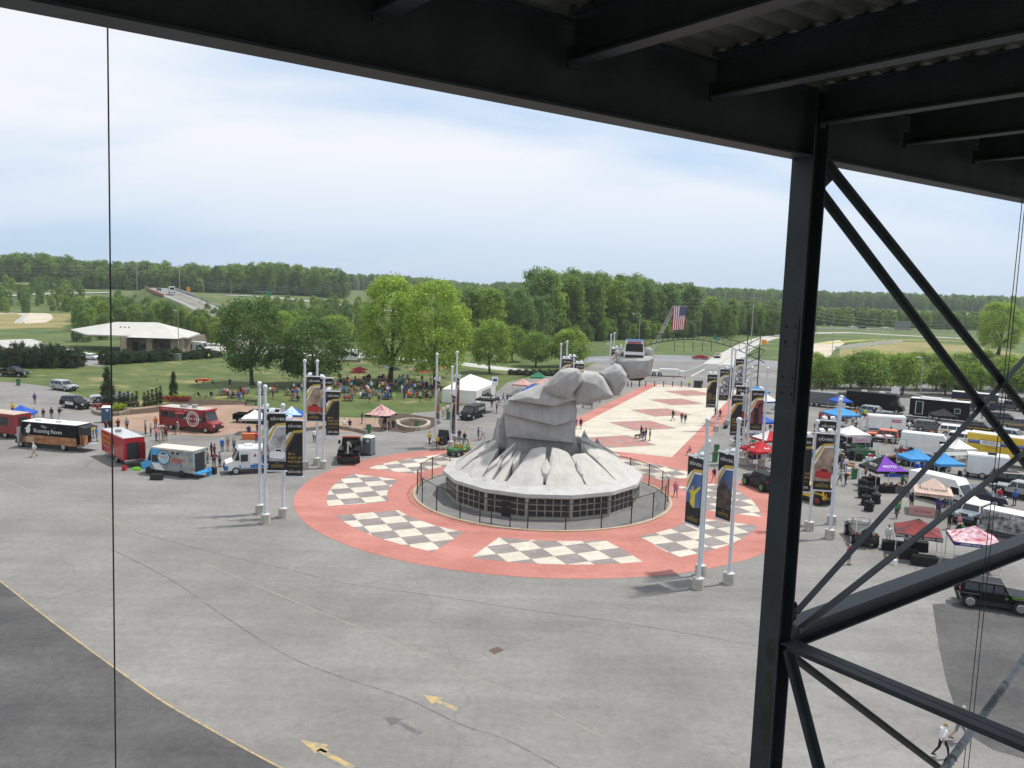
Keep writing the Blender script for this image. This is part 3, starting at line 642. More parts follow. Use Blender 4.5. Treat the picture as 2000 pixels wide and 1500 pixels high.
rl = MB(); rl.cyl((0, 0, FH-.04), (seg, 0, FH-.04), .034, n=6, caps=False); rail_me = rl.mesh('rail', M_blk)
for k in range(NP):
    a = R(-97.5)+2*math.pi*k/NP; b = a+2*math.pi/NP; pa, pb = cpt(RF, a, 0), cpt(RF, b, 0); d = (pb-pa).normalized()
    M = Matrix.Translation(pa) @ Matrix.Rotation(math.atan2(d.y, d.x), 4, 'Z')
    link('post', post_me, fe, Matrix.Translation(pa)); link('rail', rail_me, fe, M); link('mesh_panel', mesh_me, fe, M)
for aa in (-117.5, -104.5):                                   # gate stiles and foot rail
    p = cpt(RF+.06, R(aa), 0); q = MB(); q.cyl(p+Vector((0, 0, .08)), p+Vector((0, 0, FH)), .05, n=7); q.build('gate_stile', M_blk, fe)
p, p2 = cpt(RF+.06, R(-117.5), .14), cpt(RF+.06, R(-104.5), .14); q = MB(); q.cyl(p, p2, .03, n=6); q.cyl(p+Vector((0, 0, FH-.2)), p2+Vector((0, 0, FH-.2)), .03, n=6); q.build('gate_rail', M_blk, fe)
# ================================================================ trees
import numpy as np
def leafmat(name, c, k=.35): return mat(name, c, .75, 0, .26, .55, island=k, transl=.42, spec=.15, detail=3)
M_lf_oak = leafmat('leaf_oak', (.195, .285, .062)); M_lf_far = leafmat('leaf_far', (.165, .25, .080), .3); M_lf_dark = leafmat('leaf_dark', (.115, .185, .052))
M_lf_bright = leafmat('leaf_bright', (.32, .44, .075), .35); M_lf_mid = leafmat('leaf_mid', (.25, .35, .068)); M_lf_jun = leafmat('leaf_juniper', (.066, .098, .044), .4)
M_bark = mat('bark', (.085, .066, .050), .95, 0, .25, 3, .5, 14)
def leaf_mesh(name, clumps, leaves, leaf, m, seed, spread=1.0, up=.35, flat=1.0):
    """clumps: array (n,4) centre and radius; leaf-sized quads scattered through each clump"""
    rng = np.random.default_rng(seed); n = len(clumps)*leaves
    c = np.repeat(clumps, leaves, 0); d = rng.normal(size=(n, 3)); d /= np.linalg.norm(d, axis=1)[:, None]
    rad = c[:, 3]*(rng.random(n)**.45)*spread; pos = c[:, :3]+d*rad[:, None]*np.array([1, 1, flat])
    nr = d*.8+rng.normal(size=(n, 3))*.6+np.array([0, 0, up]); nr /= np.linalg.norm(nr, axis=1)[:, None]
    t = np.cross(nr, rng.normal(size=(n, 3))); t /= np.linalg.norm(t, axis=1)[:, None]; b = np.cross(nr, t)
    s = leaf*(.6+.8*rng.random(n))[:, None]
    v = np.stack([pos-t*s*.5, pos+b*s*.32+nr*s*.08, pos+t*s*.5, pos-b*s*.32-nr*s*.05], 1).reshape(-1, 3)
    me = bpy.data.meshes.new(name); me.vertices.add(4*n); me.vertices.foreach_set('co', v.astype(np.float32).ravel())
    me.loops.add(4*n); me.loops.foreach_set('vertex_index', np.arange(4*n, dtype=np.int32)); me.polygons.add(n)
    me.polygons.foreach_set('loop_start', np.arange(0, 4*n, 4, dtype=np.int32))
    try: me.polygons.foreach_set('loop_total', np.full(n, 4, dtype=np.int32))
    except Exception: pass
    me.update(calc_edges=True); me.validate(); me.materials.append(m); return me
def crown_clumps(seed, h0, h1, rad, n, cr, kind='round'):
    rng = np.random.default_rng(seed); out = []
    lob = []
    for i in range(9):
        a = i*2.4+rng.random()*.6; z = rng.random(); lob.append((a, z, .55+.45*rng.random()))
    while len(out) < n:
        z = rng.random(); a = rng.random()*2*math.pi
        if kind == 'round': prof = math.sqrt(max(.02, 1-((z-.42)/.60)**2))
        elif kind == 'tall': prof = math.sqrt(max(.02, 1-((z-.40)/.62)**2))*(.9+.1*math.sin(z*9))
        elif kind == 'cone': prof = max(.05, (1-z)**.75)*min(1, .55+z*4)
        elif kind == 'vase': prof = math.sqrt(max(.02, 1-((z-.55)/.58)**2))
        else: prof = 1-.3*z
        lb = 1.0
        for la, lz, lr in lob:
            da = abs((a-la+math.pi) % (2*math.pi)-math.pi); lb += .22*lr*math.exp(-(da/.5)**2-((z-lz)/.22)**2)-.035
        r = rad*prof*lb*(.50+.5*rng.random()**.5)
        out.append((r*math.cos(a), r*math.sin(a), h0+(h1-h0)*z, cr*(.6+.8*rng.random())))
    return np.array(out)
def trunk_mb(h, r, h1, rad, seed, nl=7):
    rng = random.Random(seed); mb = MB(); top = Vector((rng.uniform(-.3, .3), rng.uniform(-.3, .3), h))
    mb.tube([Vector((0, 0, -.1)), Vector((0, 0, h*.15)), top*.55+Vector((0, 0, 0)), top, Vector((top.x*1.3, top.y*1.3, h1*.8))], [r*1.35, r, r*.85, r*.7, r*.12], 9)
    for i in range(nl):
        a = i*2*math.pi/nl+rng.uniform(-.3, .3); z = h*rng.uniform(.75, 1.1); k = rng.uniform(.55, .85)
        p0 = Vector((top.x*z/h, top.y*z/h, z)); p1 = p0+Vector((math.cos(a)*rad*k*.45, math.sin(a)*rad*k*.45, (h1-z)*.28)); p2 = p0+Vector((math.cos(a)*rad*k, math.sin(a)*rad*k, (h1-z)*rng.uniform(.4, .7)))
        mb.tube([p0, p1, p2], [r*.5, r*.3, r*.06], 6)
    return mb
TREE = {}
def tree_proto(key, h0, h1, rad, n, cr, leaves, leaf, m, kind, seed, tr=.3, trunk=True):
    cm_ = leaf_mesh('crown', crown_clumps(seed, h0, h1, rad, n, cr, kind), leaves, leaf, m, seed)
    tm = trunk_mb(max(h0*1.05, 1.0), tr, h1, rad, seed).mesh('trunk', M_bark, True) if trunk else None
    TREE[key] = (cm_, tm, h1, rad)
tree_proto('bright', 4.2, 21.0, 8.2, 330, 1.45, 62, .40, M_lf_bright, 'tall', 1, .55)
tree_proto('bright2', 3.6, 20.5, 8.0, 330, 1.4, 62, .40, M_lf_bright, 'round', 2, .6)
tree_proto('maple', 3.0, 14.0, 7.0, 230, 1.3, 60, .36, M_lf_dark, 'vase', 3, .38)
tree_proto('maple2', 2.2, 12.0, 6.6, 220, 1.25, 60, .36, M_lf_dark, 'round', 4, .36)
tree_proto('round', 2.0, 9.0, 4.3, 140, 1.0, 55, .32, M_lf_oak, 'round', 5, .2)
tree_proto('roundm', 2.2, 9.0, 4.4, 140, 1.0, 55, .32, M_lf_mid, 'round', 6, .2)
tree_proto('small', 2.0, 6.5, 2.6, 70, .7, 50, .26, M_lf_oak, 'round', 7, .12)
tree_proto('column', .2, 6.0, 1.25, 90, .45, 50, .2, M_lf_jun, 'cone', 8, .1)
tree_proto('arbor', .1, 3.0, .55, 40, .24, 40, .13, M_lf_jun, 'cone', 9, .06)
tree_proto('juniper', .1, 2.8, 1.5, 70, .5, 45, .22, M_lf_jun, 'round', 10, .1)
def plant(key, u, v, top=None, wide=None, label='', name='tree', cat='tree', group=None, z=0.0, rz=None, p=None):
    """stand a tree on the ground seen at (u, v); 'top' is the pixel row of its tip, which sets its height"""
    cm_, tm, h1, rad = TREE[key]; p = p or G(u, v, z)
    hh = AT(u, top, p.y).z-z if top else h1
    sz = hh/h1; sx = (wide*p.y/F/2)/rad if wide else sz
    t = thing(name, label, cat, p, random.uniform(0, 6.28) if rz is None else rz, group); t.scale = (sx, sx, sz)
    link('crown', cm_, t)
    if tm: link('trunk', tm, t)
    return t
random.seed(21)
plant('maple', 492, 752, 588, 160, 'dark green spreading tree with forked low limbs beside the patio benches')
plant('maple2', 612, 752, 628, 165, 'dark green round tree behind the banner poles, shading picnic tables')
plant('bright', 762, 746, 545, 165, 'tall bright yellow-green tree with a dark slender trunk over the picnic crowd')
plant('bright2', 852, 758, 553, 160, 'tall bright green tree with a thick trunk beside the white marquee')
plant('roundm', 956, 729, 628, 100, 'mid green round tree with a dark trunk by the pale path')
plant('round', 1046, 716, 652, 84, 'dark green tree behind the green canopy')
plant('roundm', 1112, 716, 646, 96, 'light green bushy tree beside the far banner poles')
plant('round', 1000, 706, 640, 80, 'dark green tree in the second row behind the pale path')
for u, v, tp, wd, k in ((397, 656, 606, 48, 'round'), (446, 656, 612, 46, 'roundm'), (497, 668, 602, 66, 'round'), (548, 676, 610, 74, 'roundm'), (590, 684, 622, 70, 'round'), (655, 672, 618, 84, 'roundm')):
    plant(k, u, v, tp, wd, 'round young tree on the grass beyond the junipers', group='young trees behind the lawn')
plant('column', 211, 792, 718, 34, 'tall dark columnar evergreen beside the blue-grey portable toilet', 'evergreen_tree')
plant('column', 339, 776, 727, 22, 'narrow columnar evergreen rising above the red flower bed', 'evergreen_tree')
for k in range(5): plant('arbor', 235+k*8, 796-k*.5, 764+(k % 2)*4, 12, 'small dark arborvitae in the row beside the tall columnar evergreen', 'arborvitae', 'shrub', 'arborvitae in two rows')
for k in range(5): plant('arbor', 282+k*8, 794-k*1.2, 766-k*3, 12, 'small dark arborvitae in the row beside the red food truck', 'arborvitae', 'shrub', 'arborvitae in two rows')
for k in range(13): plant('juniper', 4+k*12.5, 716+(k % 3)*1.5, 676+random.randint(-4, 8), 30, 'dark juniper in the hedge along the lot with the black pickup', 'juniper', 'shrub', 'junipers along the lawn')
for k in range(17): plant('juniper', 205+k*13.5, 712-k*.9+(k % 2), 688-k*.4+random.randint(-5, 4), 30, 'dark juniper in the hedge before the white-roofed pavilion', 'juniper', 'shrub', 'junipers along the lawn')
for u, v, tp, wd, k in ((1606, 771, 700, 92, 'round'), (1686, 772, 690, 122, 'round'), (1762, 771, 692, 96, 'roundm'), (1846, 772, 708, 86, 'round'), (1893, 774, 712, 84, 'round'), (1969, 779, 712, 92, 'round'), (2030, 782, 700, 110, 'roundm')):
    plant(k, u, v, tp, wd, 'round tree in the row along the lane behind the trailers', group='trees along the far lane')
for k in range(11): plant('round' if k % 3 else 'roundm', 1580+k*42+random.uniform(-8, 8), 757+k*.8, 688+random.randint(-6, 14), 78, 'round tree in the second row behind the lane trees', group='second row of lane trees')
plant('bright2', 1949, 694, 592, 105, 'large lone tree standing in the dry field beyond the lane')
for k in range(9): plant('juniper', 1000+k*14, 732+k*.4, 722, 20, 'low grey-green shrub in the border along the pale path', 'shrub', 'shrub', 'low shrubs by the path')

# ---- far woods: one mass each, crowns scattered by geometry nodes
pc = bpy.data.collections.new('wood_kinds')
for i, (mm_, sd_, kd) in enumerate(((M_lf_far, 31, 'round'), (M_lf_oak, 32, 'tall'), (M_lf_mid, 33, 'round'), (M_lf_far, 34, 'tall'))):
    me = leaf_mesh('wood_crown', crown_clumps(sd_, 1.5, 18, 5.4, 120, 1.5, kd), 42, .62, mm_, sd_)
    o = bpy.data.objects.new('wood_crown', me); pc.objects.link(o)
def wood(name, label, pts, smin=.75, smax=1.15):
    me = bpy.data.meshes.new(name); me.from_pydata([tuple(p) for p in pts], [], []); me.update()
    o = link(name, me); o['kind'] = 'stuff'; o['label'] = label; o['category'] = 'woodland'
    ng = bpy.data.node_groups.new(name+'_nodes', 'GeometryNodeTree')
    ng.interface.new_socket('Geometry', in_out='INPUT', socket_type='NodeSocketGeometry'); ng.interface.new_socket('Geometry', in_out='OUTPUT', socket_type='NodeSocketGeometry')
    A = ng.nodes.new; gi = A('NodeGroupInput'); go = A('NodeGroupOutput'); ip = A('GeometryNodeInstanceOnPoints'); ci = A('GeometryNodeCollectionInfo')
    ci.inputs['Collection'].default_value = pc; ci.inputs['Separate Children'].default_value = True; ci.inputs['Reset Children'].default_value = True
    ip.inputs['Pick Instance'].default_value = True
    rs = A('FunctionNodeRandomValue'); rs.data_type = 'FLOAT'; rr_ = A('FunctionNodeRandomValue'); rr_.data_type = 'FLOAT_VECTOR'
    fl = [s for s in rs.inputs if s.enabled and s.type == 'VALUE']; fl[0].default_value = smin; fl[1].default_value = smax
    vc = [s for s in rr_.inputs if s.enabled and s.type == 'VECTOR']; vc[0].default_value = (0, 0, 0); vc[1].default_value = (.12, .12, 6.28)
    L_ = ng.links.new; L_(gi.outputs[0], ip.inputs['Points']); L_(ci.outputs[0], ip.inputs['Instance'])
    L_([s for s in rs.outputs if s.enabled][0], ip.inputs['Scale']); L_([s for s in rr_.outputs if s.enabled][0], ip.inputs['Rotation']); L_(ip.outputs[0], go.inputs[0])
    md = o.modifiers.new('scatter', 'NODES'); md.node_group = ng; return o
def band(u0, u1, Y0, Y1, step, zadd=lambda u, Y: 0.0, jit=.45):
    out = []; Y = Y0
    while Y < Y1:
        x0 = (u0-1000)/F*Y; x1 = (u1-1000)/F*Y; x = x0
        while x < x1:
            xx, yy = x+random.uniform(-jit, jit)*step, Y+random.uniform(-jit, jit)*step
            out.append((xx, yy, land_z(xx, yy)-.5+zadd(1000+xx/yy*F, yy))); x += step
        Y += step
    return out
random.seed(3)
wood('central_wood', 'dense green wood rising behind the entrance road and the flag', [p_ for p_ in band(905, 1335, 262, 420, 6.5, lambda u, Y: 3.0*math.exp(-((u-1150)/150)**2)) if 1000+p_[0]/p_[1]*F > 1035 and 262+(1000+p_[0]/p_[1]*F-905)*.24 < p_[1] < 330+(1000+p_[0]/p_[1]*F-905)*.22], .9, 1.36)
wood('wood_flank', 'lower trees at the left end of the dense wood', band(900, 1045, 268, 345, 6.2), .72, 1.08)
wood('wood_edge', 'leafy undergrowth along the foot of the dense wood', [p_ for p_ in band(900, 1345, 250, 385, 3.2) if -9 < p_[1]-262-(1000+p_[0]/p_[1]*F-905)*.24 < 3], .28, .52)
wood('mid_wood', 'green trees right of the dense wood along the distant road', band(1320, 1580, 395, 470, 7.5)+band(880, 960, 300, 380, 7)+band(1390, 1445, 375, 395, 7), .62, .98)
wood('right_wood', 'belt of green trees beyond the highway on the right', band(1540, 2100, 545, 600, 6.5), .42, .70)
wood('ridge_wood', 'hazy wooded ridge along the whole horizon', band(600, 2200, 1050, 1170, 10.0), .85, 1.2)
wood('left_wood', 'wooded rise beyond the highway and overpass on the left', band(-120, 665, 640, 715, 6.8, lambda u, Y: max(0, 2.5-u*.012)+2.0*math.sin(u*.021)*math.sin(u*.0077+1)), .6, 1.3)
scr = []
def scrub_at(u0, u1, v0, v1, n, ok=lambda u, v: True):
    for _ in range(n):
        u, v = random.uniform(u0, u1), random.uniform(v0, v1)
        if ok(u, v):
            g_ = G(u, v, 2 if v < 620 else 0); scr.append((g_.x, g_.y, land_z(g_.x, g_.y)-.3))
def offroad(u, v): return not (318 < u < 480 and (u-330)*.60+563 < v < (u-330)*.66+598)
scrub_at(150, 335, 600, 650, 150); scrub_at(340, 470, 640, 668, 14); scrub_at(-30, 160, 576, 603, 60); scrub_at(455, 720, 604, 640, 95); scrub_at(345, 460, 560, 582, 20); scrub_at(560, 720, 625, 668, 36); scrub_at(140, 225, 632, 668, 20)
wood('scrub', 'loose green scrub and bushes between the pavilion and the overpass', scr, .24, .58)
up_scr = []
for _ in range(60):
    k = random.random(); sd_ = random.choice([-1, 1]); u = 335+k*130+(26 if sd_ > 0 else -30)+random.uniform(-14, 14); v = 588+k*62+(-2 if sd_ > 0 else 16); g_ = G(u, v, 8.5-k*7); up_scr.append((g_.x, g_.y, max(0, 6.5-k*6.5)))
for _ in range(26): u = random.uniform(285, 345); v = random.uniform(588, 612); g_ = G(u, v, 6); up_scr.append((g_.x, g_.y, 3.5))
wood('embankment_scrub', 'bushes growing on the slopes of the overpass embankment', up_scr, .16, .36)
# ================================================================ banner poles
M_pole = mat('pale_grey_paint', (.55, .58, .62), .4, 0, .06, 2)
M_black = mat('banner_black', (.014, .014, .015), .6, 0, .2, 1); M_gold = mat('banner_gold', (.52, .36, .07), .6, 0, .08, 1); M_wht = mat('banner_white', (.72, .73, .74), .6, 0, .06, 1)
M_bgrey = mat('banner_grey', (.07, .07, .072), .6)
def picmat(n, a, b, sc): return mat('print_'+n, a, .6, 0, 0, sc, col2=b, detail=6)
PICS = {'car': picmat('smoke', (.55, .53, .54), (.20, .19, .20), 1.3), 'tan': picmat('tan', (.42, .33, .25), (.18, .12, .09), 1.2), 'bw': picmat('bw', (.5, .5, .5), (.05, .05, .05), 2.5), 'blue': picmat('blue', (.10, .20, .42), (.04, .08, .2), .6),
        'dark': picmat('dark', (.14, .10, .08), (.02, .02, .03), 2.0), 'red': picmat('crew', (.32, .05, .05), (.04, .03, .03), 1.6), 'sky': picmat('pale', (.45, .5, .55), (.25, .28, .32), 1)}
pole_base = MB(); pole_base.cyl((0, 0, 0), (0, 0, .80), .42, .41, 8); pole_base.cyl((0, 0, .8), (0, 0, .86), .24, .18, 12, 1)
BASE_ME = pole_base.mesh('concrete_base', [M_conc2, M_pole])
bl_ = MB(); bl_.ball((0, 0, 0), .20, 14, rows=9); BALL_ME = bl_.mesh('ball_finial', M_pole, True)
fl_ = MB(); fl_.box((0, 0, 0), (.34, .26, .24), 0, rx=R(-35)); fl_.box((0, -.12, -.1), (.30, .02, .2), 1, rx=R(-35)); FLOOD_ME = fl_.mesh('floodlight', [M_pole, mat('lamp_lens', (.75, .78, .8), .2)])
POLE_ME = {}
DESC = {'text': 'gold slogan', 'car': 'smoky race car', 'tan': 'red race car', 'bw': 'monochrome photo', 'blue': 'yellow driver', 'dark': 'dark driver', 'red': 'red-shirted driver', 'sky': 'pale sky'}
def banner_pole(u, v, hgt, ztop, adir, style, where, lights=1, wd=1.42, hb=4.75, p=None):
    p = p or G(u, v); ang = math.atan2(adir[1], adir[0])
    t = thing('banner_pole', 'grey pole with %s banner, %s' % (DESC[style], where), 'pole', p, ang, 'banner poles round the plaza')
    link('concrete_base', BASE_ME, t)
    k = round(hgt, 1)
    if k not in POLE_ME: q = MB(); q.cyl((0, 0, .8), (0, 0, hgt-.3), .135, .12, 14); q.cyl((0, 0, hgt-.3), (0, 0, hgt-.2), .16, .16, 14); POLE_ME[k] = q.mesh('shaft', M_pole, False)
    link('shaft', POLE_ME[k], t); link('ball_finial', BALL_ME, t, Matrix.Translation((0, 0, hgt-.08)))
    zb = ztop-hb
    for zz_ in (ztop+.06, zb-.07):
        q = MB(); q.cyl((.1, 0, zz_), (wd+.36, 0, zz_), .065, n=8); q.build('arm', M_pole, t)
    for i in range(lights):
        M = Matrix.Translation((.55+.7*i, -.28, ztop+.28)); link('floodlight', FLOOD_ME, t, M)
        M = Matrix.Translation((.55+.7*i, .28, ztop+.28)) @ Matrix.Rotation(math.pi, 4, 'Z'); link('floodlight', FLOOD_ME, t, M)
    x0 = .24
    q = MB(); q.box((x0+wd/2, 0, (ztop+zb)/2), (wd, .012, hb)); bn = q.build('banner', M_black, t)
    for side in (1, -1):
        yy = -side*.009
        def pt(s, w_): xx = x0+wd*(s if side > 0 else 1-s); return (xx, 0, ztop-hb*w_)
        def shape(nm, P, m, dy=0):
            q = MB(); vs = [(x, yy-side*dy, z_) for x, _, z_ in (pt(*a) for a in P)]
            q.poly(vs if side < 0 else vs[::-1]); return q.build(nm, m, bn)
        xd = (side, 0, 0); L_ = lambda txt, sz, m, s, w_, al='CENTER', nm='lettering', sx=1: lettering(bn, txt, sz, m, (pt(s, w_)[0], yy-side*.003, pt(s, w_)[2]), xd, (0, 0, 1), align=al, name=nm, sx=sx)
        L_('D', .30, M_wht, .22, .095, sx=1.3); L_('OVER', .30, M_wht, .62, .095, sx=1.25); L_('S', .34, M_gold, .34, .07, nm='emblem')
        shape('gold_band', [(0, .40), (.42, .175), (1, .155), (1, .20), (.50, .215), (0, .50)], M_gold)
        if style == 'text':
            shape('white_band', [(0, .275), (.22, .20), (.36, .20), (0, .39)], M_wht); shape('grey_band', [(0, .50), (.5, .218), (1, .203), (1, .228), (.56, .245), (0, .57)], M_bgrey)
            for i, s in enumerate(('BE A', 'PART OF', 'HISTORY')): L_(s, .30, M_gold, .12, .60+.072*i, 'LEFT')
            shape('rule', [(.12, .815), (.88, .815), (.88, .82), (.12, .82)], M_gold)
            L_('D', .28, M_wht, .22, .93, sx=1.3); L_('OVER', .28, M_wht, .62, .93, sx=1.25); L_('S', .32, M_gold, .34, .905, nm='emblem')
        else:
            shape('white_band', [(0, .30), (.30, .205), (1, .20), (1, .235), (.52, .245), (0, .56)], M_wht, -.0015)
            shape('picture', [(0, .56), (.5, .24), (1, .23), (1, .84), (0, .84)], PICS[style])
            if style in ('car', 'tan', 'sky'):
                c = {'car': M_wht, 'tan': mat('print_red', (.4, .03, .03), .5), 'sky': mat('print_red', (.4, .03, .03), .5)}[style]
                shape('printed_car', [(.05, .74), (.10, .67), (.3, .655), (.42, .615), (.72, .615), (.85, .67), (.97, .69), (.97, .77), (.8, .80), (.1, .78)], c, .001)
                shape('printed_window', [(.36, .66), (.45, .63), (.70, .63), (.78, .665)], M_black, .002)
            elif style == 'blue':
                ye = mat('print_yellow', (.6, .5, .02), .5)
                shape('printed_figure', [(.28, .80), (.32, .56), (.15, .50), (.55, .49), (.9, .40), (.95, .43), (.62, .54), (.60, .82)], ye, .001); shape('printed_head', [(.33, .49), (.33, .43), (.5, .42), (.52, .49)], mat('print_skin', (.45, .25, .17), .6), .002)
                shape('printed_car', [(0, .84), (0, .70), (.2, .68), (.5, .75), (1, .72), (1, .84)], M_black, .002)
            elif style == 'red':
                shape('printed_figure', [(.25, .84), (.3, .45), (.55, .36), (.85, .30), (.9, .33), (.65, .44), (.7, .84)], M_black, .001); shape('printed_head', [(.36, .44), (.36, .36), (.54, .35), (.55, .43)], mat('print_red', (.4, .03, .03), .5), .002)
            elif style == 'dark':
                shape('printed_sky', [(.0, .50), (.5, .24), (1, .23), (1, .56), (.72, .50), (.55, .38), (.38, .42)], PICS['blue'], .001)
            elif style == 'bw':
                for a, b in ((.2, .5), (.5, .42), (.75, .55), (.35, .68), (.7, .72)): shape('printed_head', [(a-.1, b), (a-.05, b-.05), (a+.06, b-.045), (a+.1, b+.01), (a+.05, b+.06), (a-.06, b+.055)], M_wht if a < .6 else M_black, .001)
            L_('2018', .11, M_gold, .5, .875); L_('CHAMPIONSHIP', .13, M_gold, .5, .91, sx=1.05); L_('DOVER VICTORY PLAZA', .09, M_gold, .5, .945)
            shape('rule', [(.1, .925), (.9, .925), (.9, .928), (.1, .928)], M_gold)
    return t
NS = (.1, -1)
banner_pole(508, 1003, 11.5, 9.2, (1, .05), 'sky', 'behind its twin at the blue ice-cream truck')
banner_pole(519, 1022, 11.6, 9.3, (1, .08), 'car', 'nearest the white and blue ice-cream truck')
banner_pole(553, 1010, 9.8, 8.4, (1, .05), 'text', 'shorter, next to the ice-cream truck pair')
banner_pole(595, 915, 11.8, 10.0, (1, .1), 'tan', 'outer one of three left of the tow truck')
banner_pole(619, 908, 11.6, 9.6, (1, .4), 'sky', 'left of the tow truck, the rear one of three')
banner_pole(632, 914, 10.0, 8.4, (1, .05), 'text', 'left of the tow truck, the shorter one of three')
banner_pole(850, 872, 11.7, 8.4, (.35, -.94), 'tan', 'beside the black A-board')
banner_pole(880, 874, 10.2, 6.7, (.35, -.94), 'text', 'short one beside the A-board')
banner_pole(889, 862, 11.7, 8.4, (.3, -.95), 'red', 'behind the utility cart')
banner_pole(0, 0, 11.4, 9.0, (1, .1), 'tan', 'behind the boulder shoulder, left of three', p=Vector((7.6, 131, 0)), lights=2)
banner_pole(0, 0, 11.6, 9.0, (1, .1), 'text', 'behind the boulder shoulder, rear of three', p=Vector((8.8, 135, 0)), lights=2)
banner_pole(0, 0, 9.6, 8.3, (1, .1), 'sky', 'behind the boulder shoulder, shorter of three', p=Vector((9.7, 131, 0)), lights=2)
banner_pole(0, 0, 11.6, 8.8, (1, .1), 'bw', 'behind the boulder forearm, left of three', p=Vector((18.6, 158, 0)))
banner_pole(0, 0, 11.8, 8.8, (1, .1), 'text', 'behind the boulder forearm, rear of three', p=Vector((19.6, 161, 0)))
banner_pole(0, 0, 9.6, 8.2, (1, .1), 'sky', 'behind the boulder forearm, shorter of three', p=Vector((20.6, 158, 0)))
banner_pole(1398, 842, 9.7, 8.3, (-1, .05), 'text', 'shorter, at the promenade edge by the blue canopies', lights=2)
banner_pole(1421, 830, 11.8, 8.6, (-1, .05), 'bw', 'taller, at the promenade edge by the blue canopies')
banner_pole(1428, 826, 11.6, 8.6, (-1, .3), 'text', 'rear one at the promenade edge by the blue canopies')
banner_pole(1449, 812, 11.8, 9.4, (-1, .05), 'bw', 'by the arch at the far end of the promenade')
banner_pole(1449, 906, 10.0, 8.2, (-1, .05), 'text', 'shorter, behind the black soft-top jeep')
banner_pole(1457, 907, 11.7, 9.3, (-1, .3), 'sky', 'taller, behind the black soft-top jeep')
banner_pole(1487, 910, 11.7, 9.0, (-1, .05), 'red', 'in front of the red canopy')
banner_pole(1363, 1150, 11.9, 9.05, (-.52, .85), 'blue', 'left of the tall pair by the column', hb=4.7)
banner_pole(1368, 1124, 9.9, 8.4, (-.30, .95), 'text', 'directly behind the yellow-driver pole')
banner_pole(1423, 1140, 11.8, 9.15, (-.52, .85), 'dark', 'right of the tall pair by the column', hb=4.7)
banner_pole(1580, 1036, 9.7, 8.2, (-1, .18), 'text', 'shorter one beside the tyre stall', lights=2)
banner_pole(1620, 1052, 11.9, 8.9, (-1, .18), 'tan', 'near one beside the tyre stall', lights=2)
banner_pole(1624, 1024, 11.6, 9.3, (-1, .2), 'sky', 'rear one beside the tyre stall', lights=2)

# ---------------------------------------------------------------- arch, bollards, ladder truck with flag
ar = thing('entrance_arch', 'black steel truss arch over the promenade entrance', 'arch', (0, 0, 0))
za = lambda x, y: (1080+x/3.75, 500+y/3.75)
YA = 176.0
def chord(P, Y): return smooth_pts([AT(*za(*p), Y) for p in P], 4)
tops = [(640, 600), (800, 572), (950, 560), (1100, 568), (1300, 610), (1550, 690)]; lows = [(640, 665), (800, 628), (950, 612), (1100, 617), (1300, 665), (1550, 780)]
for Y in (YA, YA+2.6):
    T, B = chord(tops, Y), chord(lows, Y)
    for nm, c in (('top_chord', T), ('bottom_chord', B)): q = MB(); q.tube(c, .10, 6); q.build(nm, M_blk, ar)
    for i in range(len(T)-1):
        q = MB(); q.tube([T[i], B[i], T[i+1]], .05, 5); q.build('web_bar', M_blk, ar)
for i in range(0, 20, 2):
    q = MB(); q.cyl(chord(tops, YA)[i], chord(tops, YA+2.6)[i], .05, n=5); q.build('cross_tie', M_blk, ar)
for (x, yt) in ((655, 515), (1430, 560), (1520, 590)):
    for Y in (YA, YA+2.6):
        a = AT(*za(x, yt), Y); q = MB(); q.cyl((a.x, a.y, 0), a, .14, .11, 8); q.build('post', M_blk, ar)
for Y in (YA, YA+2.6):
    a, b = AT(*za(1430, 600), Y), AT(*za(1520, 600), Y)
    for k in range(7): q = MB(); q.cyl((a.x, Y, 1.0+k*1.4), (b.x, Y, 2.4+k*1.4), .045, n=5); q.build('web_bar', M_blk, ar)
for x in (890, 960, 1026, 1095, 1160):
    a, b = AT(*za(x, 628), YA), AT(*za(x, 700), YA); q = MB(); q.cyl(a, b, .06, n=6); q.build('hanger', M_blk, ar)
for i, x in enumerate((548, 575, 633, 678, 743, 810, 875, 940)):
    p = G(*za(x, 958)); q = MB(); q.cyl((0, 0, 0), (0, 0, 1.1), .10, n=8); q.ball((0, 0, 1.1), .11, 8); o = q.build('bollard', M_blk); o.location = p
    tag(o, 'black bollard in the line closing the far end of the promenade', 'bollard', 'bollards across the promenade')
M_ladder = mat('ladder_alloy', (.50, .49, .45), .5, .2, .1, 3); M_twhite = paint('fleet_white', (.68, .68, .66)); M_tyre = mat('tyre_rubber', (.018, .018, .019), .85, 0, .2, 6); M_rim = mat('alloy_rim', (.42, .43, .44), .35, .6, .1, 4)
lp = G(1288, 736); YL = lp.y
lt = thing('aerial_ladder', 'pale lattice aerial ladder raised from its trailer to hold the flag', 'ladder', lp)
base = Vector((-3.0, 2, 2.2)); tip = AT(1319, 600, YL+1)-lp
d_ = (tip-base).normalized(); sd_ = Vector((d_.z, 0, -d_.x)).normalized(); nn_ = Vector((0, 1, 0))
for o_ in (-.55, .55):
    for hh_ in (0, .6): q = MB(); q.bar(base+nn_*o_+sd_*-hh_, tip+nn_*o_+sd_*-hh_, .09, .09); q.build('ladder_rail', M_ladder, lt)
n_ = 26
for i in range(n_):
    a = base+(tip-base)*(i/n_); b = base+(tip-base)*((i+1)/n_)
    q = MB(); q.cyl(a-nn_*.55, a+nn_*.55, .03, n=5); q.build('rung', M_ladder, lt)
    q = MB(); q.cyl(a-nn_*.55-sd_*(.6*(i % 2)), b-nn_*.55-sd_*(.6*((i+1) % 2)), .035, n=5); q.build('lattice_bar', M_ladder, lt)
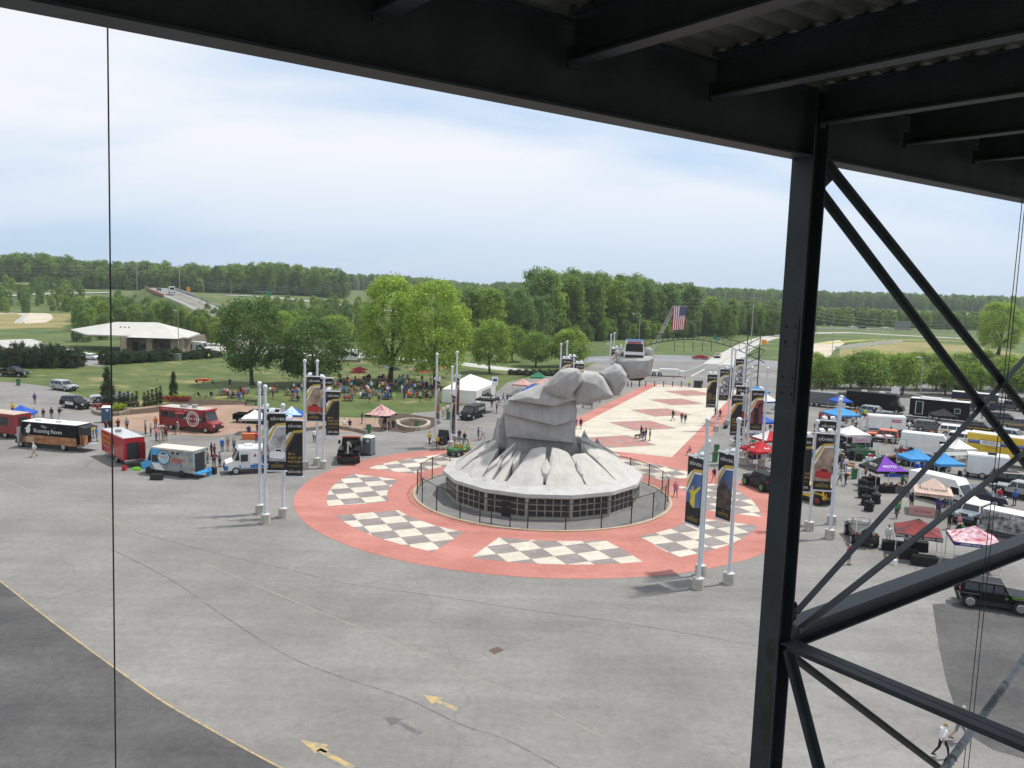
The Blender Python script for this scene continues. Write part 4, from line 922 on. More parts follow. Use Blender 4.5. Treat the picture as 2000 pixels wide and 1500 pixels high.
q = MB(); q.box((1.5, 2, 1.15), (9.5, 2.4, .45)); q.box((-3.0, 2, 1.75), (1.6, 1.6, .9)); q.box((2.6, 2, 1.55), (4.5, 2.3, .4)); q.build('trailer_bed', M_twhite, lt)
for x in (-1.2, .2):
    q = MB(); q.cyl((x, .7, .5), (x, 1.05, .5), .5, n=14); wv = q.build('wheel', M_tyre, lt); q = MB(); q.cyl((x, .66, .5), (x, .72, .5), .26, n=10); q.build('rim', M_rim, wv)
for x in (-2.6, 4.8): q = MB(); q.cyl((x, .5, 0), (x, .5, 1.1), .07, n=6); q.build('jack', M_gal, lt)
q = MB(); q.add([(6.2, 1.2, 1.3), (11.2, 1.2, 3.4), (11.2, 1.5, 3.4), (6.2, 1.5, 1.3), (6.2, 1.2, .8), (11.2, 1.2, 2.7), (11.2, 1.5, 2.7), (6.2, 1.5, .8)], [(0,1,2,3),(7,6,5,4),(0,4,5,1),(2,6,7,3),(1,5,6,2),(0,3,7,4)]); q.build('ramp', M_twhite, lt)
# flag hung from a bar at the ladder tip
fa = AT(1315, 598, YL); FW, FH_ = 3.2, 5.6
fg = thing('hanging_flag', 'red, white and blue striped flag with stars hanging from the ladder tip', 'flag', fa)
M_fr = cloth('flag_red', (.40, .02, .035)); M_fw = cloth('flag_white', (.72, .71, .72)); M_fb = cloth('flag_blue', (.025, .035, .13))
def fpt(s, t_, dy=0): return (s*FW*(1-.12*t_)+.0, math.sin(s*9+t_*2)*.13*(.3+t_)-dy, -t_*FH_*(1-.05*s))
for i in range(13):
    s0, s1 = i/13, (i+1)/13; q = MB(); n_ = 10
    t0 = .0 if s1 <= 6/13+.001 else .40
    vs = []
    for k in range(n_+1):
        t_ = t0+(1-t0)*k/n_; vs += [fpt(s0, t_), fpt(s1, t_)]
    q.add(vs, [(2*k, 2*k+2, 2*k+3, 2*k+1) for k in range(n_)]); q.build('stripe', M_fr if i % 2 == 0 else M_fw, fg)
q = MB(); vs = []
for k in range(7):
    for j in range(7): vs.append(fpt(6/13+7/13*j/6, .40*k/6))
q.add(vs, [(k*7+j, k*7+7+j, k*7+8+j, k*7+1+j) for k in range(6) for j in range(6)]); ca = q.build('canton', M_fb, fg)
star = MB(); star.poly([(.075*math.cos(R(90+36*i))*(1 if i % 2 == 0 else .4), 0, .075*math.sin(R(90+36*i))*(1 if i % 2 == 0 else .4)) for i in range(10)]); star_me = star.mesh('star', M_fw)
for r_ in range(9):
    for c_ in range(6 if r_ % 2 == 0 else 5):
        x, y, z_ = fpt(6/13+7/13*((c_+.5+(0 if r_ % 2 == 0 else .5))/6), .40*(r_+.5)/9, .03); link('star', star_me, ca, Matrix.Translation((x, y-.02, z_)))
q = MB(); q.cyl((-.3, 0, .06), (FW+.2, 0, .06), .05, n=6); q.build('flag_bar', M_gal, fg)
# ================================================================ vehicles
M_glass = mat('dark_glass', (.02, .026, .03), .08, 0, .3, 1.2, spec=.6); M_plast = mat('black_plastic', (.02, .02, .021), .6, 0, .15, 4); M_chrome = mat('chrome', (.5, .5, .51), .2, .9)
M_head = mat('headlight_glass', (.65, .67, .68), .15); M_tail = mat('tail_light', (.30, .012, .012), .3); M_amber = mat('amber_lamp', (.5, .2, .02), .3)
WH_ = {}
def wheel(parent, x, y, r=.36, wd=.24, rim=None, side=1, z=None):
    k = (r, wd, (rim or M_rim).name)
    if k not in WH_:
        q = MB(); q.cyl((0, -wd/2, 0), (0, wd/2, 0), r, n=18); q.cyl((0, -wd/2-.012, 0), (0, -wd/2, 0), r*.93, r*.97, 18); q.cyl((0, wd/2, 0), (0, wd/2+.012, 0), r*.97, r*.93, 18)
        q2 = MB()
        for s in (-1, 1):
            q2.cyl((0, s*(wd/2+.013), 0), (0, s*(wd/2+.03), 0), r*.62, r*.55, 14)
            for i in range(5): a = i*1.2566; q2.bar((0, s*(wd/2+.032), 0), (r*.52*math.cos(a), s*(wd/2+.036), r*.52*math.sin(a)), r*.16, .02, up=(0, 1, 0))
        WH_[k] = (q.mesh('wheel', M_tyre), q2.mesh('rim', rim or M_rim))
    w_ = link('wheel', WH_[k][0], parent, Matrix.Translation((x, y, z if z is not None else r))); link('rim', WH_[k][1], w_); return w_
def on_line(a, b, W, wb):
    """near-side wheel pixels rear->front give the heading; the middle is half a width further from the camera"""
    p, q = G(*a), G(*b); d = (q-p); d.normalize(); n = Vector((-d.y, d.x, 0)); m_ = (p+q)/2
    if n.dot(m_) < 0: n = -n
    return m_+n*(W/2), math.atan2(d.y, d.x)
def loft(secs, m=0):                                    # closed outlines joined in a row, capped
    q = MB(); n = len(secs[0]); vs = [p for s in secs for p in s]; fs = []
    for k in range(len(secs)-1): fs += [(k*n+i, (k+1)*n+i, (k+1)*n+(i+1) % n, k*n+(i+1) % n) for i in range(n)]
    fs += [tuple(range(n-1, -1, -1)), tuple((len(secs)-1)*n+i for i in range(n))]; q.add(vs, fs, m); return q
def arches(poly, xs, zb, r):
    """insert wheel arches into the bottom edge (given left to right at height zb)"""
    out = []
    for x in xs:
        for k in range(9): a = math.pi-math.pi*k/8; out.append((x+r*math.cos(a), zb+.02+r*.92*math.sin(a)))
    return poly+out
SPEC = {  # L, W, wheelbase, wheel r, body outline (rear bottom, up and over to front bottom), cabin belt/roof points, belt z, roof z, glass panes along x
 'suv': dict(L=5.0, W=1.95, wb=2.9, r=.38, body=[(-2.46, .40), (-2.5, .78), (-2.44, 1.08), (1.0, 1.10), (2.15, 1.02), (2.44, .88), (2.5, .45)], cab=(-2.42, 1.12, -2.12, .32), zb=1.07, zr=1.76, panes=((-2.2, -1.25), (-1.15, -.12), (-.02, .78))),
 'sedan': dict(L=4.8, W=1.85, wb=2.8, r=.34, body=[(-2.35, .35), (-2.4, .75), (-2.32, .98), (-1.6, 1.02), (1.0, .98), (2.1, .84), (2.36, .7), (2.4, .38)], cab=(-1.85, 1.25, -1.05, .25), zb=.97, zr=1.44, panes=((-1.15, -.12), (-.02, .85))),
 'pickup': dict(L=5.9, W=2.0, wb=3.7, r=.40, body=[(-2.92, .50), (-2.95, 1.02), (-2.9, 1.05), (1.35, 1.12), (2.55, 1.08), (2.88, .95), (2.95, .48)], cab=(-.75, 1.5, -.62, .75), zb=1.10, zr=1.86, panes=((-.62, .2), (.3, 1.05))),
 'van': dict(L=5.6, W=2.0, wb=3.5, r=.37, body=[(-2.76, .40), (-2.8, 1.05), (1.6, 1.12), (2.5, 1.02), (2.76, .85), (2.8, .42)], cab=(-2.78, 2.0, -2.74, 1.15), zb=1.06, zr=2.02, panes=((-2.6, -1.3), (-1.2, .1), (.25, 1.35))),
 'sprinter': dict(L=6.6, W=2.05, wb=4.0, r=.37, body=[(-3.26, .42), (-3.3, 1.2), (2.3, 1.22), (3.05, 1.0), (3.28, .8), (3.3, .42)], cab=(-3.28, 2.75, -3.26, 1.7), zb=1.2, zr=2.72, panes=((1.3, 2.25),)),
 'jeep': dict(L=4.3, W=1.75, wb=2.95, r=.46, body=[(-2.05, .62), (-2.08, 1.12), (.72, 1.16), (.75, 1.22), (2.0, 1.16), (2.05, .7)], cab=(-2.0, .78, -1.92, .45), zb=1.14, zr=1.84, panes=((-1.85, -1.05), (-.95, -.2), (-.1, .5))),
}
def car(name, label, cat, kind, pos, yaw, col, group=None, roof=None, rim=None, glass=None, extras=None, scale=1.0, top=True):
    S_ = SPEC[kind]; W, wb, r = S_['W'], S_['wb'], S_['r']; t = thing(name, label, cat, pos, yaw, group)
    if scale != 1.0: t.scale = (scale,)*3
    bp = arches(S_['body'], (wb/2, -wb/2), S_['body'][0][1], r*1.16)
    bp = S_['body']+[(wb/2+r*1.16*math.cos(math.pi*k/8), S_['body'][0][1]+r*1.05*math.sin(math.pi*k/8)) for k in range(9)]+[(-wb/2+r*1.16*math.cos(math.pi*k/8), S_['body'][0][1]+r*1.05*math.sin(math.pi*k/8)) for k in range(9)]
    zc = .75; sec = lambda y, k: [(x*(1-.012*k), y, zc+(z-zc)*(1-.05*k)) for x, z in bp]
    q = loft([sec(-W/2, 1), sec(-W/2+.07, 0), sec(W/2-.07, 0), sec(W/2, 1)]); body = q.build('body', col, t)
    q = MB(); q.box((0, 0, .42), (S_['L']*.86, W*.82, .3)); q.build('chassis', M_plast, t)
    x0, x1, x2, x3 = S_['cab']; zb, zr = S_['zb'], S_['zr']; wb2, wr = W/2-.05, W/2-(.16 if kind not in ('sprinter', 'van') else .10)
    def side(x, z, s):                                   # point on the tapering cabin side
        k = (z-zb)/(zr-zb); return (x, s*(wb2+(wr-wb2)*k), z)
    if top:
        q = loft([[(x0, -wb2, zb), (x1, -wb2, zb), (x1, wb2, zb), (x0, wb2, zb)], [(x2, -wr, zr-.06), (x3, -wr, zr-.06), (x3, wr, zr-.06), (x2, wr, zr-.06)], [(x2+.08, -wr+.09, zr), (x3-.12, -wr+.09, zr), (x3-.12, wr-.09, zr), (x2+.08, wr-.09, zr)]])
        cb = q.build('cabin', roof or col, t); gm = glass or M_glass
        for s in (-1, 1):
            for i, (a, b) in enumerate(S_['panes']):
                lo, hi = zb+.06, zr-.14 if kind != 'sprinter' else zb+.75
                kx = lambda x, z: min(max(x, x0+.12+(x2-x0)*(z-zb)/(zr-zb)), x1-.12+(x3-x1)*(z-zb)/(zr-zb))
                P = [side(kx(a, lo), lo, s), side(kx(b, lo), lo, s), side(kx(b, hi), hi, s), side(kx(a, hi), hi, s)]
                P = [(x, y+s*.012, z) for x, y, z in P]; q = MB(); q.poly(P if s < 0 else P[::-1]); q.build('side_window', gm, cb)
        def cross(nm, xa, za_, xb, zb_, sg):
            ka, kb = (za_-zb)/(zr-zb), (zb_-zb)/(zr-zb); wa, wb_ = wb2+(wr-wb2)*ka-.08, wb2+(wr-wb2)*kb-.08
            P = [(xa+sg*.014, -wa, za_), (xa+sg*.014, wa, za_), (xb+sg*.014, wb_, zb_), (xb+sg*.014, -wb_, zb_)]; q = MB(); q.poly(P if sg > 0 else P[::-1]); q.build(nm, gm, cb)
        lp_ = lambda k: (x1+(x3-x1)*k, zb+(zr-.06-zb)*k); lr_ = lambda k: (x0+(x2-x0)*k, zb+(zr-.06-zb)*k)
        (a, b), (c, d) = lp_(.06 if kind != 'sprinter' else .08), lp_(.92 if kind != 'sprinter' else .66); cross('windshield', a, b, c, d, 1)
        (a, b), (c, d) = lr_(.12), lr_(.85); cross('rear_window', a, b, c, d, -1)
    L2 = S_['L']/2; hz_ = S_['body'][-1][1]+.38
    for s in (-1, 1):
        q = MB(); q.box((L2-.035, s*(W/2-.28), hz_), (.10, .36, .16)); q.build('headlight', M_head, t)
        q = MB(); q.box((-L2+.02, s*(W/2-.14), hz_+.1), (.08, .18, .34 if kind in ('van', 'sprinter', 'suv') else .2)); q.build('tail_light', M_tail, t)
        q = MB(); q.box((S_['cab'][1]-.25, s*(W/2+.10), zb+.10), (.12, .2, .16)); q.build('mirror', M_plast, t)
        for dx_ in ((.35, -.6) if kind != 'sprinter' else (1.7,)):
            q = MB(); q.box((dx_-.3, s*(W/2-.005), zb-.18), (.18, .03, .035)); q.build('door_handle', M_plast, t)
    for sx, nm in ((1, 'front_bumper'), (-1, 'rear_bumper')): q = MB(); q.box((sx*(L2+.0), 0, .52), (.14, W*.94, .2)); q.build(nm, M_plast if kind != 'pickup' else M_chrome, t)
    q = MB(); q.box((L2-.01, 0, hz_-.04), (.06, W*.42, .2)); q.build('grille', M_plast, t)
    for sx in (-1, 1):
        for sy in (-1, 1): wheel(t, sx*wb/2, sy*(W/2-.13 if kind != 'jeep' else W/2+.02), r, .25 if kind != 'jeep' else .30, rim)
    if kind == 'pickup':
        q = MB()
        for s in (-1, 1): q.box((-1.85, s*(W/2-.10), 1.18), (2.1, .12, .26))
        q.box((-2.88, 0, 1.16), (.1, W-.2, .24)); q.build('bed_side', col, t); q = MB(); q.box((-1.85, 0, 1.065), (2.0, W-.34, .03)); q.build('bed_floor', M_plast, t)
    if kind == 'jeep':
        for sx in (-1, 1):
            for sy in (-1, 1): q = MB(); q.box((sx*wb/2, sy*(W/2+.04), 1.0), (1.05, .30, .07)); q.build('fender', M_plast, t)
        q = MB(); q.cyl((-2.12, 0, 1.2), (-2.36, 0, 1.2), .42, n=18); q.build('spare_wheel', M_tyre, t)
    if extras: extras(t, S_)
    return t
def place(kind, a, b): S_ = SPEC[kind]; return on_line(a, b, S_['W'], S_['wb'])
C_white = paint('white', (.70, .71, .70)); C_silver = mat('paint_silver', (.40, .42, .44), .3, .5, .05, 2, coat=.3); C_black = mat('paint_black', (.007, .007, .008), .35, 0, .06, 1.5, spec=.15, coat=.0); C_grey = mat('paint_grey', (.13, .14, .15), .35, .4, .06, 2, coat=.3); C_red = paint('red', (.36, .016, .022)); C_dred = paint('dark_red', (.22, .02, .02))
C_blue = paint('blue', (.03, .16, .42)); C_lblue = paint('light_blue', (.06, .33, .62)); C_orange = paint('orange', (.62, .10, .025)); C_yel = paint('yellow', (.62, .42, .03)); C_gold = paint('gold', (.50, .30, .06)); C_wood = mat('wood_print', (.34, .15, .07), .6, 0, .35, 2.2); C_tan = paint('tan', (.45, .33, .22)); C_green = paint('green', (.03, .16, .06)); C_cream = paint('cream', (.60, .56, .45)); C_navy = paint('navy', (.014, .02, .045))
M_wtxt = mat('white_lettering', (.72, .72, .70), .6); M_ytxt = mat('yellow_lettering', (.62, .42, .03), .6); M_rtxt = mat('red_lettering', (.40, .02, .03), .6); M_ktxt = mat('black_lettering', (.015, .015, .015), .6); M_btxt = mat('blue_lettering', (.02, .05, .25), .6)
# --- box-bodied things: step vans, food trucks and trailers
def boxtruck(name, label, cat, pos, yaw, L, W, H, body, roof, group=None, nose=1.3, cabh=None, trailer=False, wheels=None, r=.40, floor=.55, lower=None, lowh=1.0, rim=None, hitch=True, sprinter=False):
    """x forward; a box with bevelled edges, its roof sheet, cab nose with windshield (or a drawbar when it is a trailer)"""
    t = thing(name, label, cat, pos, yaw, group); xb, xf = -L/2, L/2-(0 if trailer else nose)
    def rbox(x0, x1, z0, z1, w_, e=.07):
        return loft([[(x0, -w_/2+e, z0), (x0, w_/2-e, z0), (x0, w_/2, z0+e), (x0, w_/2, z1-e), (x0, w_/2-e, z1), (x0, -w_/2+e, z1), (x0, -w_/2, z1-e), (x0, -w_/2, z0+e)],
                     [(x1, -w_/2+e, z0), (x1, w_/2-e, z0), (x1, w_/2, z0+e), (x1, w_/2, z1-e), (x1, w_/2-e, z1), (x1, -w_/2+e, z1), (x1, -w_/2, z1-e), (x1, -w_/2, z0+e)]])
    bd = rbox(xb, xf, floor, H, W).build('body', body, t)
    if lower:
        for s in (-1, 1): q = MB(); q.box(((xb+xf)/2, s*(W/2+.004), floor+.08+lowh/2), (xf-xb-.02, .012, lowh)); q.build('lower_panel', lower, t)
    q = MB(); q.box(((xb+xf)/2, 0, H+.02), (xf-xb-.04, W-.12, .05)); q.build('roof', roof, t)
    q = MB(); q.box((0, 0, floor-.1), (L*.9, W*.55, .2)); q.build('chassis', M_plast, t)
    if not trailer:
        ch = cabh or H-.15
        P = [(xf, floor-.1), (xf, ch), (xf+.12, ch), (xf+nose*.42, 1.52), (xf+nose*.55, 1.42), (xf+nose*.96, 1.22), (xf+nose, 1.0), (xf+nose, floor-.1)]
        q = loft([[(x, y*k, z) for x, z in P] for y, k in ((-W/2, .93), (-W/2+.1, .98), (W/2-.1, .98), (W/2, .93))]); cb = q.build('cab', body, t)
        w2 = W/2-.2; q = MB(); q.poly([(xf+.13+.015, -w2, ch-.06), (xf+nose*.41+.015, -w2, 1.56), (xf+nose*.41+.015, w2, 1.56), (xf+.13+.015, w2, ch-.06)]); q.build('windshield', M_glass, cb)
        for s in (-1, 1):
            q = MB(); P = [(xf+.02, s*(W/2-.04), 1.5), (xf+nose*.36, s*(W/2-.04), 1.5), (xf+.12, s*(W/2-.04), ch-.12), (xf+.02, s*(W/2-.04), ch-.12)]; q.poly(P if s > 0 else P[::-1]); q.build('quarter_window', M_glass, cb)
            q = MB(); q.box((xf-.5, s*(W/2+.008), 1.75), (.72, .02, .75)); q.build('side_window', M_glass, cb)
            q = MB(); q.box((xf+nose+.01, s*(W/2-.35), .98), (.05, .22, .18)); q.build('headlight', M_head, cb)
            q = MB(); q.box((xf+.05, s*(W/2+.22), 1.75), (.08, .16, .4)); q.build('mirror', M_plast, cb)
        q = MB(); q.box((xf+nose+.05, 0, .62), (.14, W*.96, .2)); q.build('front_bumper', M_plast, t); q = MB(); q.box((xf+nose+.012, 0, .95), (.04, W*.4, .24)); q.build('grille', M_plast, cb)
        ws = wheels or (xf+nose*.25, xb+L*.22)
    else:
        ws = wheels or (-.5, .4)
        if hitch:
            q = MB(); q.bar((xf, -.6, .5), (xf+1.2, 0, .5), .1, .1); q.bar((xf, .6, .5), (xf+1.2, 0, .5), .1, .1); q.build('drawbar', M_plast, t); q = MB(); q.cyl((xf+1.0, 0, 0), (xf+1.0, 0, .7), .04, n=6); q.build('jack', M_gal, t)
    for x in ws:
        for s in (-1, 1): wheel(t, x, s*(W/2-.14), r, .26, rim)
    q = MB(); q.box((xb-.08, 0, .55), (.18, W*.95, .16)); q.build('rear_bumper', M_gal, t)
    for s in (-1, 1): q = MB(); q.box((xb-.01, s*(W/2-.15), 1.0), (.03, .14, .24)); q.build('tail_light', M_tail, t)
    return t
def panel(t, nm, m, x0, x1, z0, z1, s, W, off=.016): q = MB(); q.box(((x0+x1)/2, s*(W/2+off), (z0+z1)/2), (x1-x0, .022, z1-z0)); return q.build(nm, m, t)
def side_text(t, txt, size, m, x, z, s, W, sx=1.0, shear=0, off=.034, align='CENTER'): return lettering(t, txt, size, m, (x, s*(W/2+off), z), (-s, 0, 0) if s > 0 else (1, 0, 0), (0, 0, 1), shear, align, sx=sx)
def disc(t, nm, m, x, z, r, s, W, off=.02): q = MB(); q.cyl((x, s*(W/2+off-.006), z), (x, s*(W/2+off), z), r, n=28); return q.build(nm, m, t)
def roof_unit(t, x, y, z, m=None, d=(.9, .75, .26)): q = MB(); q.box((x, y, z+d[2]/2), d, 0, top=.86); return q.build('roof_vent', m or M_twhite, t)
def near_side(yaw, pos): n = Vector((-math.sin(yaw), math.cos(yaw), 0)); return -1 if n.dot(Vector((pos.x, pos.y, 0))) > 0 else 1
# The food trucks
W = 2.35
p, y = on_line((133, 882), (47, 874), W, 1); s = near_side(y, p)
t = boxtruck('food_truck', 'black and wood-print food truck lettered in white gothic with a raven', 'food truck', p, y, 8.4, W, 3.05, C_black, C_white, nose=.9, lower=C_wood, lowh=.95)
side_text(t, 'The', .42, M_wtxt, .2 if s > 0 else -.2, 2.62, s, W, shear=.1); side_text(t, 'Roaming Raven', .66, M_wtxt, -.35, 2.12, s, W, .95, .05)
q = MB(); q.poly([(x_*-s, 0, z_) if s > 0 else (x_, 0, z_) for x_, z_ in ((0, 0), (.25, .1), (.35, .4), (.3, .75), (.5, .95), (.32, 1.15), (.12, 1.0), (-.1, .75), (-.45, .5), (-.2, .45), (-.3, .15))]); q.build('raven_emblem', M_wtxt, t).matrix_local = Matrix.Translation((2.4, s*(W/2+.03), 1.75))
for x in (.5, -.3, -1.3): panel(t, 'window', M_glass, x-.14, x+.14, 2.45, 2.78, s, W)
side_text(t, 'BAR-B-Q', .3, M_ktxt, .9, 1.15, s, W); panel(t, 'locker', C_tan, 1.7, 2.7, .75, 1.35, s, W)
for x in (1.6, -1.2): roof_unit(t, x, .1, 3.06)
q = MB(); q.box((-4.25, 0, 2.2), (.06, 1.9, 1.2)); q.build('serving_hatch', M_glass, t); q = MB(); q.box((-4.75, 0, 2.85), (1.0, 2.1, .06), ry=R(-12)); q.build('hatch_awning', C_black, t); q = MB(); q.box((-4.8, 0, .75), (1.3, 2.2, .08)); q.build('porch', M_gal, t)
for i in range(3): q = MB(); q.box((-4.6-.25*i, s*.75, 1.35), (.1, .5, 1.1)); q.build('porch_panel', C_wood, t)
q = MB(); q.box((3.3, s*(W/2+.35), 1.5), (.07, .75, 1.9), rz=R(12)); q.build('open_door', M_gal, t)
p, y = on_line((31, 859), (-60, 848), W, 1); s = near_side(y, p)
t = boxtruck('food_truck', 'red-brown food truck cut off by the photo edge beside a blue canopy', 'food truck', p, y, 7.4, W, 3.0, C_dred, C_tan, nose=.8); panel(t, 'hatch', M_glass, -2.6, -1.4, 1.6, 2.6, s, W); q = MB(); q.box((-3.72, 0, 1.9), (.05, 1.2, 1.5)); q.build('rear_opening', M_plast, t)
W = 2.2; p, y = on_line((243, 912), (198, 889), W, 1); s = near_side(y, p)
t = boxtruck('food_trailer', 'bright red hot dog trailer with yellow lettering and open rear door', 'trailer', p, y, 7.0, W, 3.0, C_red, paint('roof_grey', (.42, .43, .43)), trailer=True, wheels=(-1.2,))
side_text(t, 'Bourbon', .62, M_ytxt, 1.7, 2.5, s, W, 1.1); side_text(t, 'Hot Dogs', .62, M_ytxt, 1.7, 1.9, s, W, 1.1); side_text(t, 'Catering & Events', .24, M_wtxt, 1.7, 1.35, s, W); side_text(t, 'Taste the', .26, M_ytxt, -1.5, 1.9, s, W); side_text(t, 'Difference', .26, M_ytxt, -1.5, 1.6, s, W)
q = MB(); q.poly([(x_, 0, z_) if s < 0 else (x_, 0, z_) for x_, z_ in ((-.3, -.9), (.25, -.9), (.1, -.1), (.35, .9), (.05, 1.0), (-.15, .2))][::-1 if s < 0 else 1]); q.build('hot_dog_emblem', M_wtxt, t).matrix_local = Matrix.Translation((-.25, s*(W/2+.03), 1.75))
q = MB(); q.box((-3.52, .1, 1.6), (.05, 1.3, 1.8)); q.build('rear_opening', M_plast, t); q = MB(); q.box((-3.95, -.85*s, 1.6), (.85, .06, 1.9)); q.build('open_door', C_dred, t); q = MB(); q.cyl((.6, .2, 3.02), (.6, .2, 3.35), .32, .36, 12); q.build('roof_fan', M_gal, t); q = MB(); q.box((-4.1, 0, .5), (1.2, 1.8, .08)); q.build('porch', M_plast, t)
W = 2.15; p, y = on_line((357, 934), (295, 927), W, 1); s = near_side(y, p)
M_coll = mat('beach_print', (.40, .34, .26), .5, 0, 0, 2.4, col2=(.12, .20, .26), detail=6)
t = boxtruck('food_truck', 'blue-nosed step van with a round palm badge and beach print sides', 'food truck', p, y, 6.3, W, 2.85, M_coll, C_cream, nose=1.25, rim=M_plast)
for ch in t.children:
    if ch.name.startswith('cab'): ch.data.materials[0] = C_lblue
panel(t, 'blue_band', C_lblue, .9, 1.85, 1.3, 2.75, s, W, .004); q = MB(); q.poly([(x_, s*(W/2+.012), z_) for x_, z_ in ((.2, .6), (1.3, .6), (1.85, 1.3), (.9, 1.3))][::s]); q.build('white_sweep', C_white, t)
disc(t, 'badge_rim', M_ktxt, .35, 1.95, .76, s, W, .022); disc(t, 'badge', mat('badge_blue', (.32, .50, .62), .5), .35, 1.95, .69, s, W, .026); panel(t, 'badge_band', M_wtxt, -.32, 1.02, 1.78, 2.12, s, W, .024)
side_text(t, 'FARES', .42, M_ktxt, .35, 1.95, s, W, 1.1, off=.05); side_text(t, 'FRIES', .16, M_wtxt, .35, 1.55, s, W, off=.05)
for k in range(7): a = k*.9; q = MB(); q.bar((.35, s*(W/2+.03), 2.35), (.35+.4*math.cos(a), s*(W/2+.03), 2.38+.2*math.sin(a)), .06, .012, up=(0, s, 0)); q.build('palm_leaf', M_ktxt, t)
for x in (-.9, -1.5): panel(t, 'menu_board', mat('menu_red', (.40, .10, .09), .5, 0, .4, 6), x-.25, x+.25, 1.5, 1.95, s, W)
for x in (-.75, -1.35): panel(t, 'window', M_glass, x-.14, x+.14, 2.35, 2.6, s, W)
q = MB(); q.box((-3.16, 0, 1.6), (.05, 1.5, 1.9)); q.build('rear_opening', M_plast, t); q = MB(); q.box((-3.5, 0, .58), (.7, 2.0, .14)); q.build('rear_step', C_lblue, t)
p, y = on_line((540, 923), (458.8, 928), W, 1); s = near_side(y, p)
t = boxtruck('ice_cream_truck', 'white ice-cream truck with a blue skirt standing behind two banner poles', 'ice-cream truck', p, y, 6.0, W, 2.75, C_white, C_white, nose=1.35, lower=C_blue, lowh=.38)
q = MB(); q.box((2.9, 0, .78), (.3, W+.01, .42)); q.build('blue_nose', C_blue, t); roof_unit(t, .6, 0, 2.76); panel(t, 'door', mat('door_grey', (.55, .56, .57), .4), .55, 1.5, .7, 2.4, s, W, .006); panel(t, 'menu_board', mat('menu_blue', (.08, .2, .45), .5, 0, .5, 7), -1.2, -.3, 1.2, 2.0, s, W); panel(t, 'menu_board', mat('menu_red', (.40, .10, .09), .5, 0, .4, 6), -1.2, -.3, 2.02, 2.4, s, W); side_text(t, 'SUNDAES   CONES', .22, M_btxt, -.6, 1.08, s, W); q = MB(); q.poly([(x_, s*(W/2+.03), z_) for x_, z_ in ((-.1, 1.85), (.25, 1.85), (.08, 2.2))][::-s]); q.build('emblem', M_rtxt, t)
W = 2.35; p, y = on_line((324, 838.7), (401, 846.7), W, 1); s = near_side(y, p)
t = boxtruck('food_truck', 'deep red food truck with a round white badge parked on the tan patio', 'food truck', p, y, 8.4, W, 3.0, C_dred, paint('roof_tan', (.44, .38, .30)), nose=1.4)
disc(t, 'badge_rim', M_wtxt, 1.2, 1.75, 1.0, s, W, .02); disc(t, 'badge_field', C_dred, 1.2, 1.75, .86, s, W, .024); disc(t, 'badge_ring', M_wtxt, 1.2, 1.75, .70, s, W, .028); disc(t, 'badge', C_dred, 1.2, 1.75, .62, s, W, .032); side_text(t, 'PORK RIND', .44, M_wtxt, 1.2, 1.75, s, W, 1.25, .2, off=.05)
panel(t, 'header', C_red, -4.1, 2.6, 2.62, 2.92, s, W, .006); side_text(t, 'SMOKED MEATS    BBQ    PULLED PORK    SANDWICHES', .19, M_wtxt, -1.4, 2.77, s, W); 
for a, b in ((-3.9, -2.7), (-2.5, -1.6), (-1.1, .2)): panel(t, 'serving_window', M_glass, a, b, 1.7, 2.45, s, W)
q = MB(); q.box((-.45, s*(W/2+.35), 2.5), (1.4, .75, .05), rx=s*R(-14)); q.build('hatch_awning', C_dred, t); q = MB(); q.box((3.0, 0, 2.92), (.5, W-.1, .22)); q.build('brow_sign', C_red, t); roof_unit(t, -1.0, 0, 3.0, M_gal, (1.0, .8, .3)); q = MB(); q.cyl((.4, .2, 3.02), (.4, .2, 3.4), .3, .42, 12); q.build('roof_fan', M_gal, t)
# --- cars on the left
def police(t, S_):
    q = MB(); q.box((-.6, 0, S_['zr']+.05), (.3, 1.1, .1)); q.build('light_bar', mat('bar_lens', (.1, .12, .3), .2), t)
    for s in (-1, 1):
        panel(t, 'white_door', C_white, -1.1, .75, .62, 1.05, s, S_['W'], -.004); side_text(t, 'POLICE', .26, M_ktxt, -.2, .86, s, S_['W'], 1.2, off=.012)
p, y = place('suv', (101, 761.6), (129, 765)); car('parked_car', 'silver sport utility car standing on the asphalt by the lawn', 'car', 'suv', p, y, C_silver)
p, y = place('suv', (120.7, 796), (153, 800.7)); car('police_car', 'black and white police car parked near the portable toilet', 'police car', 'suv', p, y, C_black, roof=C_black, extras=police)
def tr(t, S_):
    q = MB(); q.box((.35, 0, S_['zr']+.05), (.3, 1.2, .1)); q.build('light_bar', mat('bar_lens', (.1, .12, .3), .2), t)
    for s in (-1, 1): panel(t, 'gold_stripe', C_gold, -2.6, 1.2, .88, .95, s, S_['W'], -.002); disc(t, 'crest', C_gold, .0, .86, .16, s, S_['W'], .004)
p, y = place('pickup', (0, 735.5), (38, 737.5)); car('pickup_truck', 'black pickup with a gold stripe towing a dark enclosed trailer', 'pickup', 'pickup', p, y, C_black, extras=tr)
d = Vector((math.cos(y), math.sin(y), 0)); W = 2.3
t = boxtruck('enclosed_trailer', 'dark enclosed trailer with a white roof hitched behind the black pickup', 'trailer', p-d*7.4, y, 6.5, W, 3.0, C_navy, C_white, trailer=True); s = near_side(y, p); disc(t, 'crest', C_gold, 2.4, 2.2, .35, s, W)
p, y = place('pickup', (240, 785), (195, 787)); car('pickup_truck', 'white pickup half hidden behind the tall columnar evergreen', 'pickup', 'pickup', p, y, C_silver)
p, y = place('pickup', (474, 827), (512, 829)); car('pickup_truck', 'black pickup with its bed towards the patio, beside the white canopy', 'pickup', 'pickup', p, y, C_black)
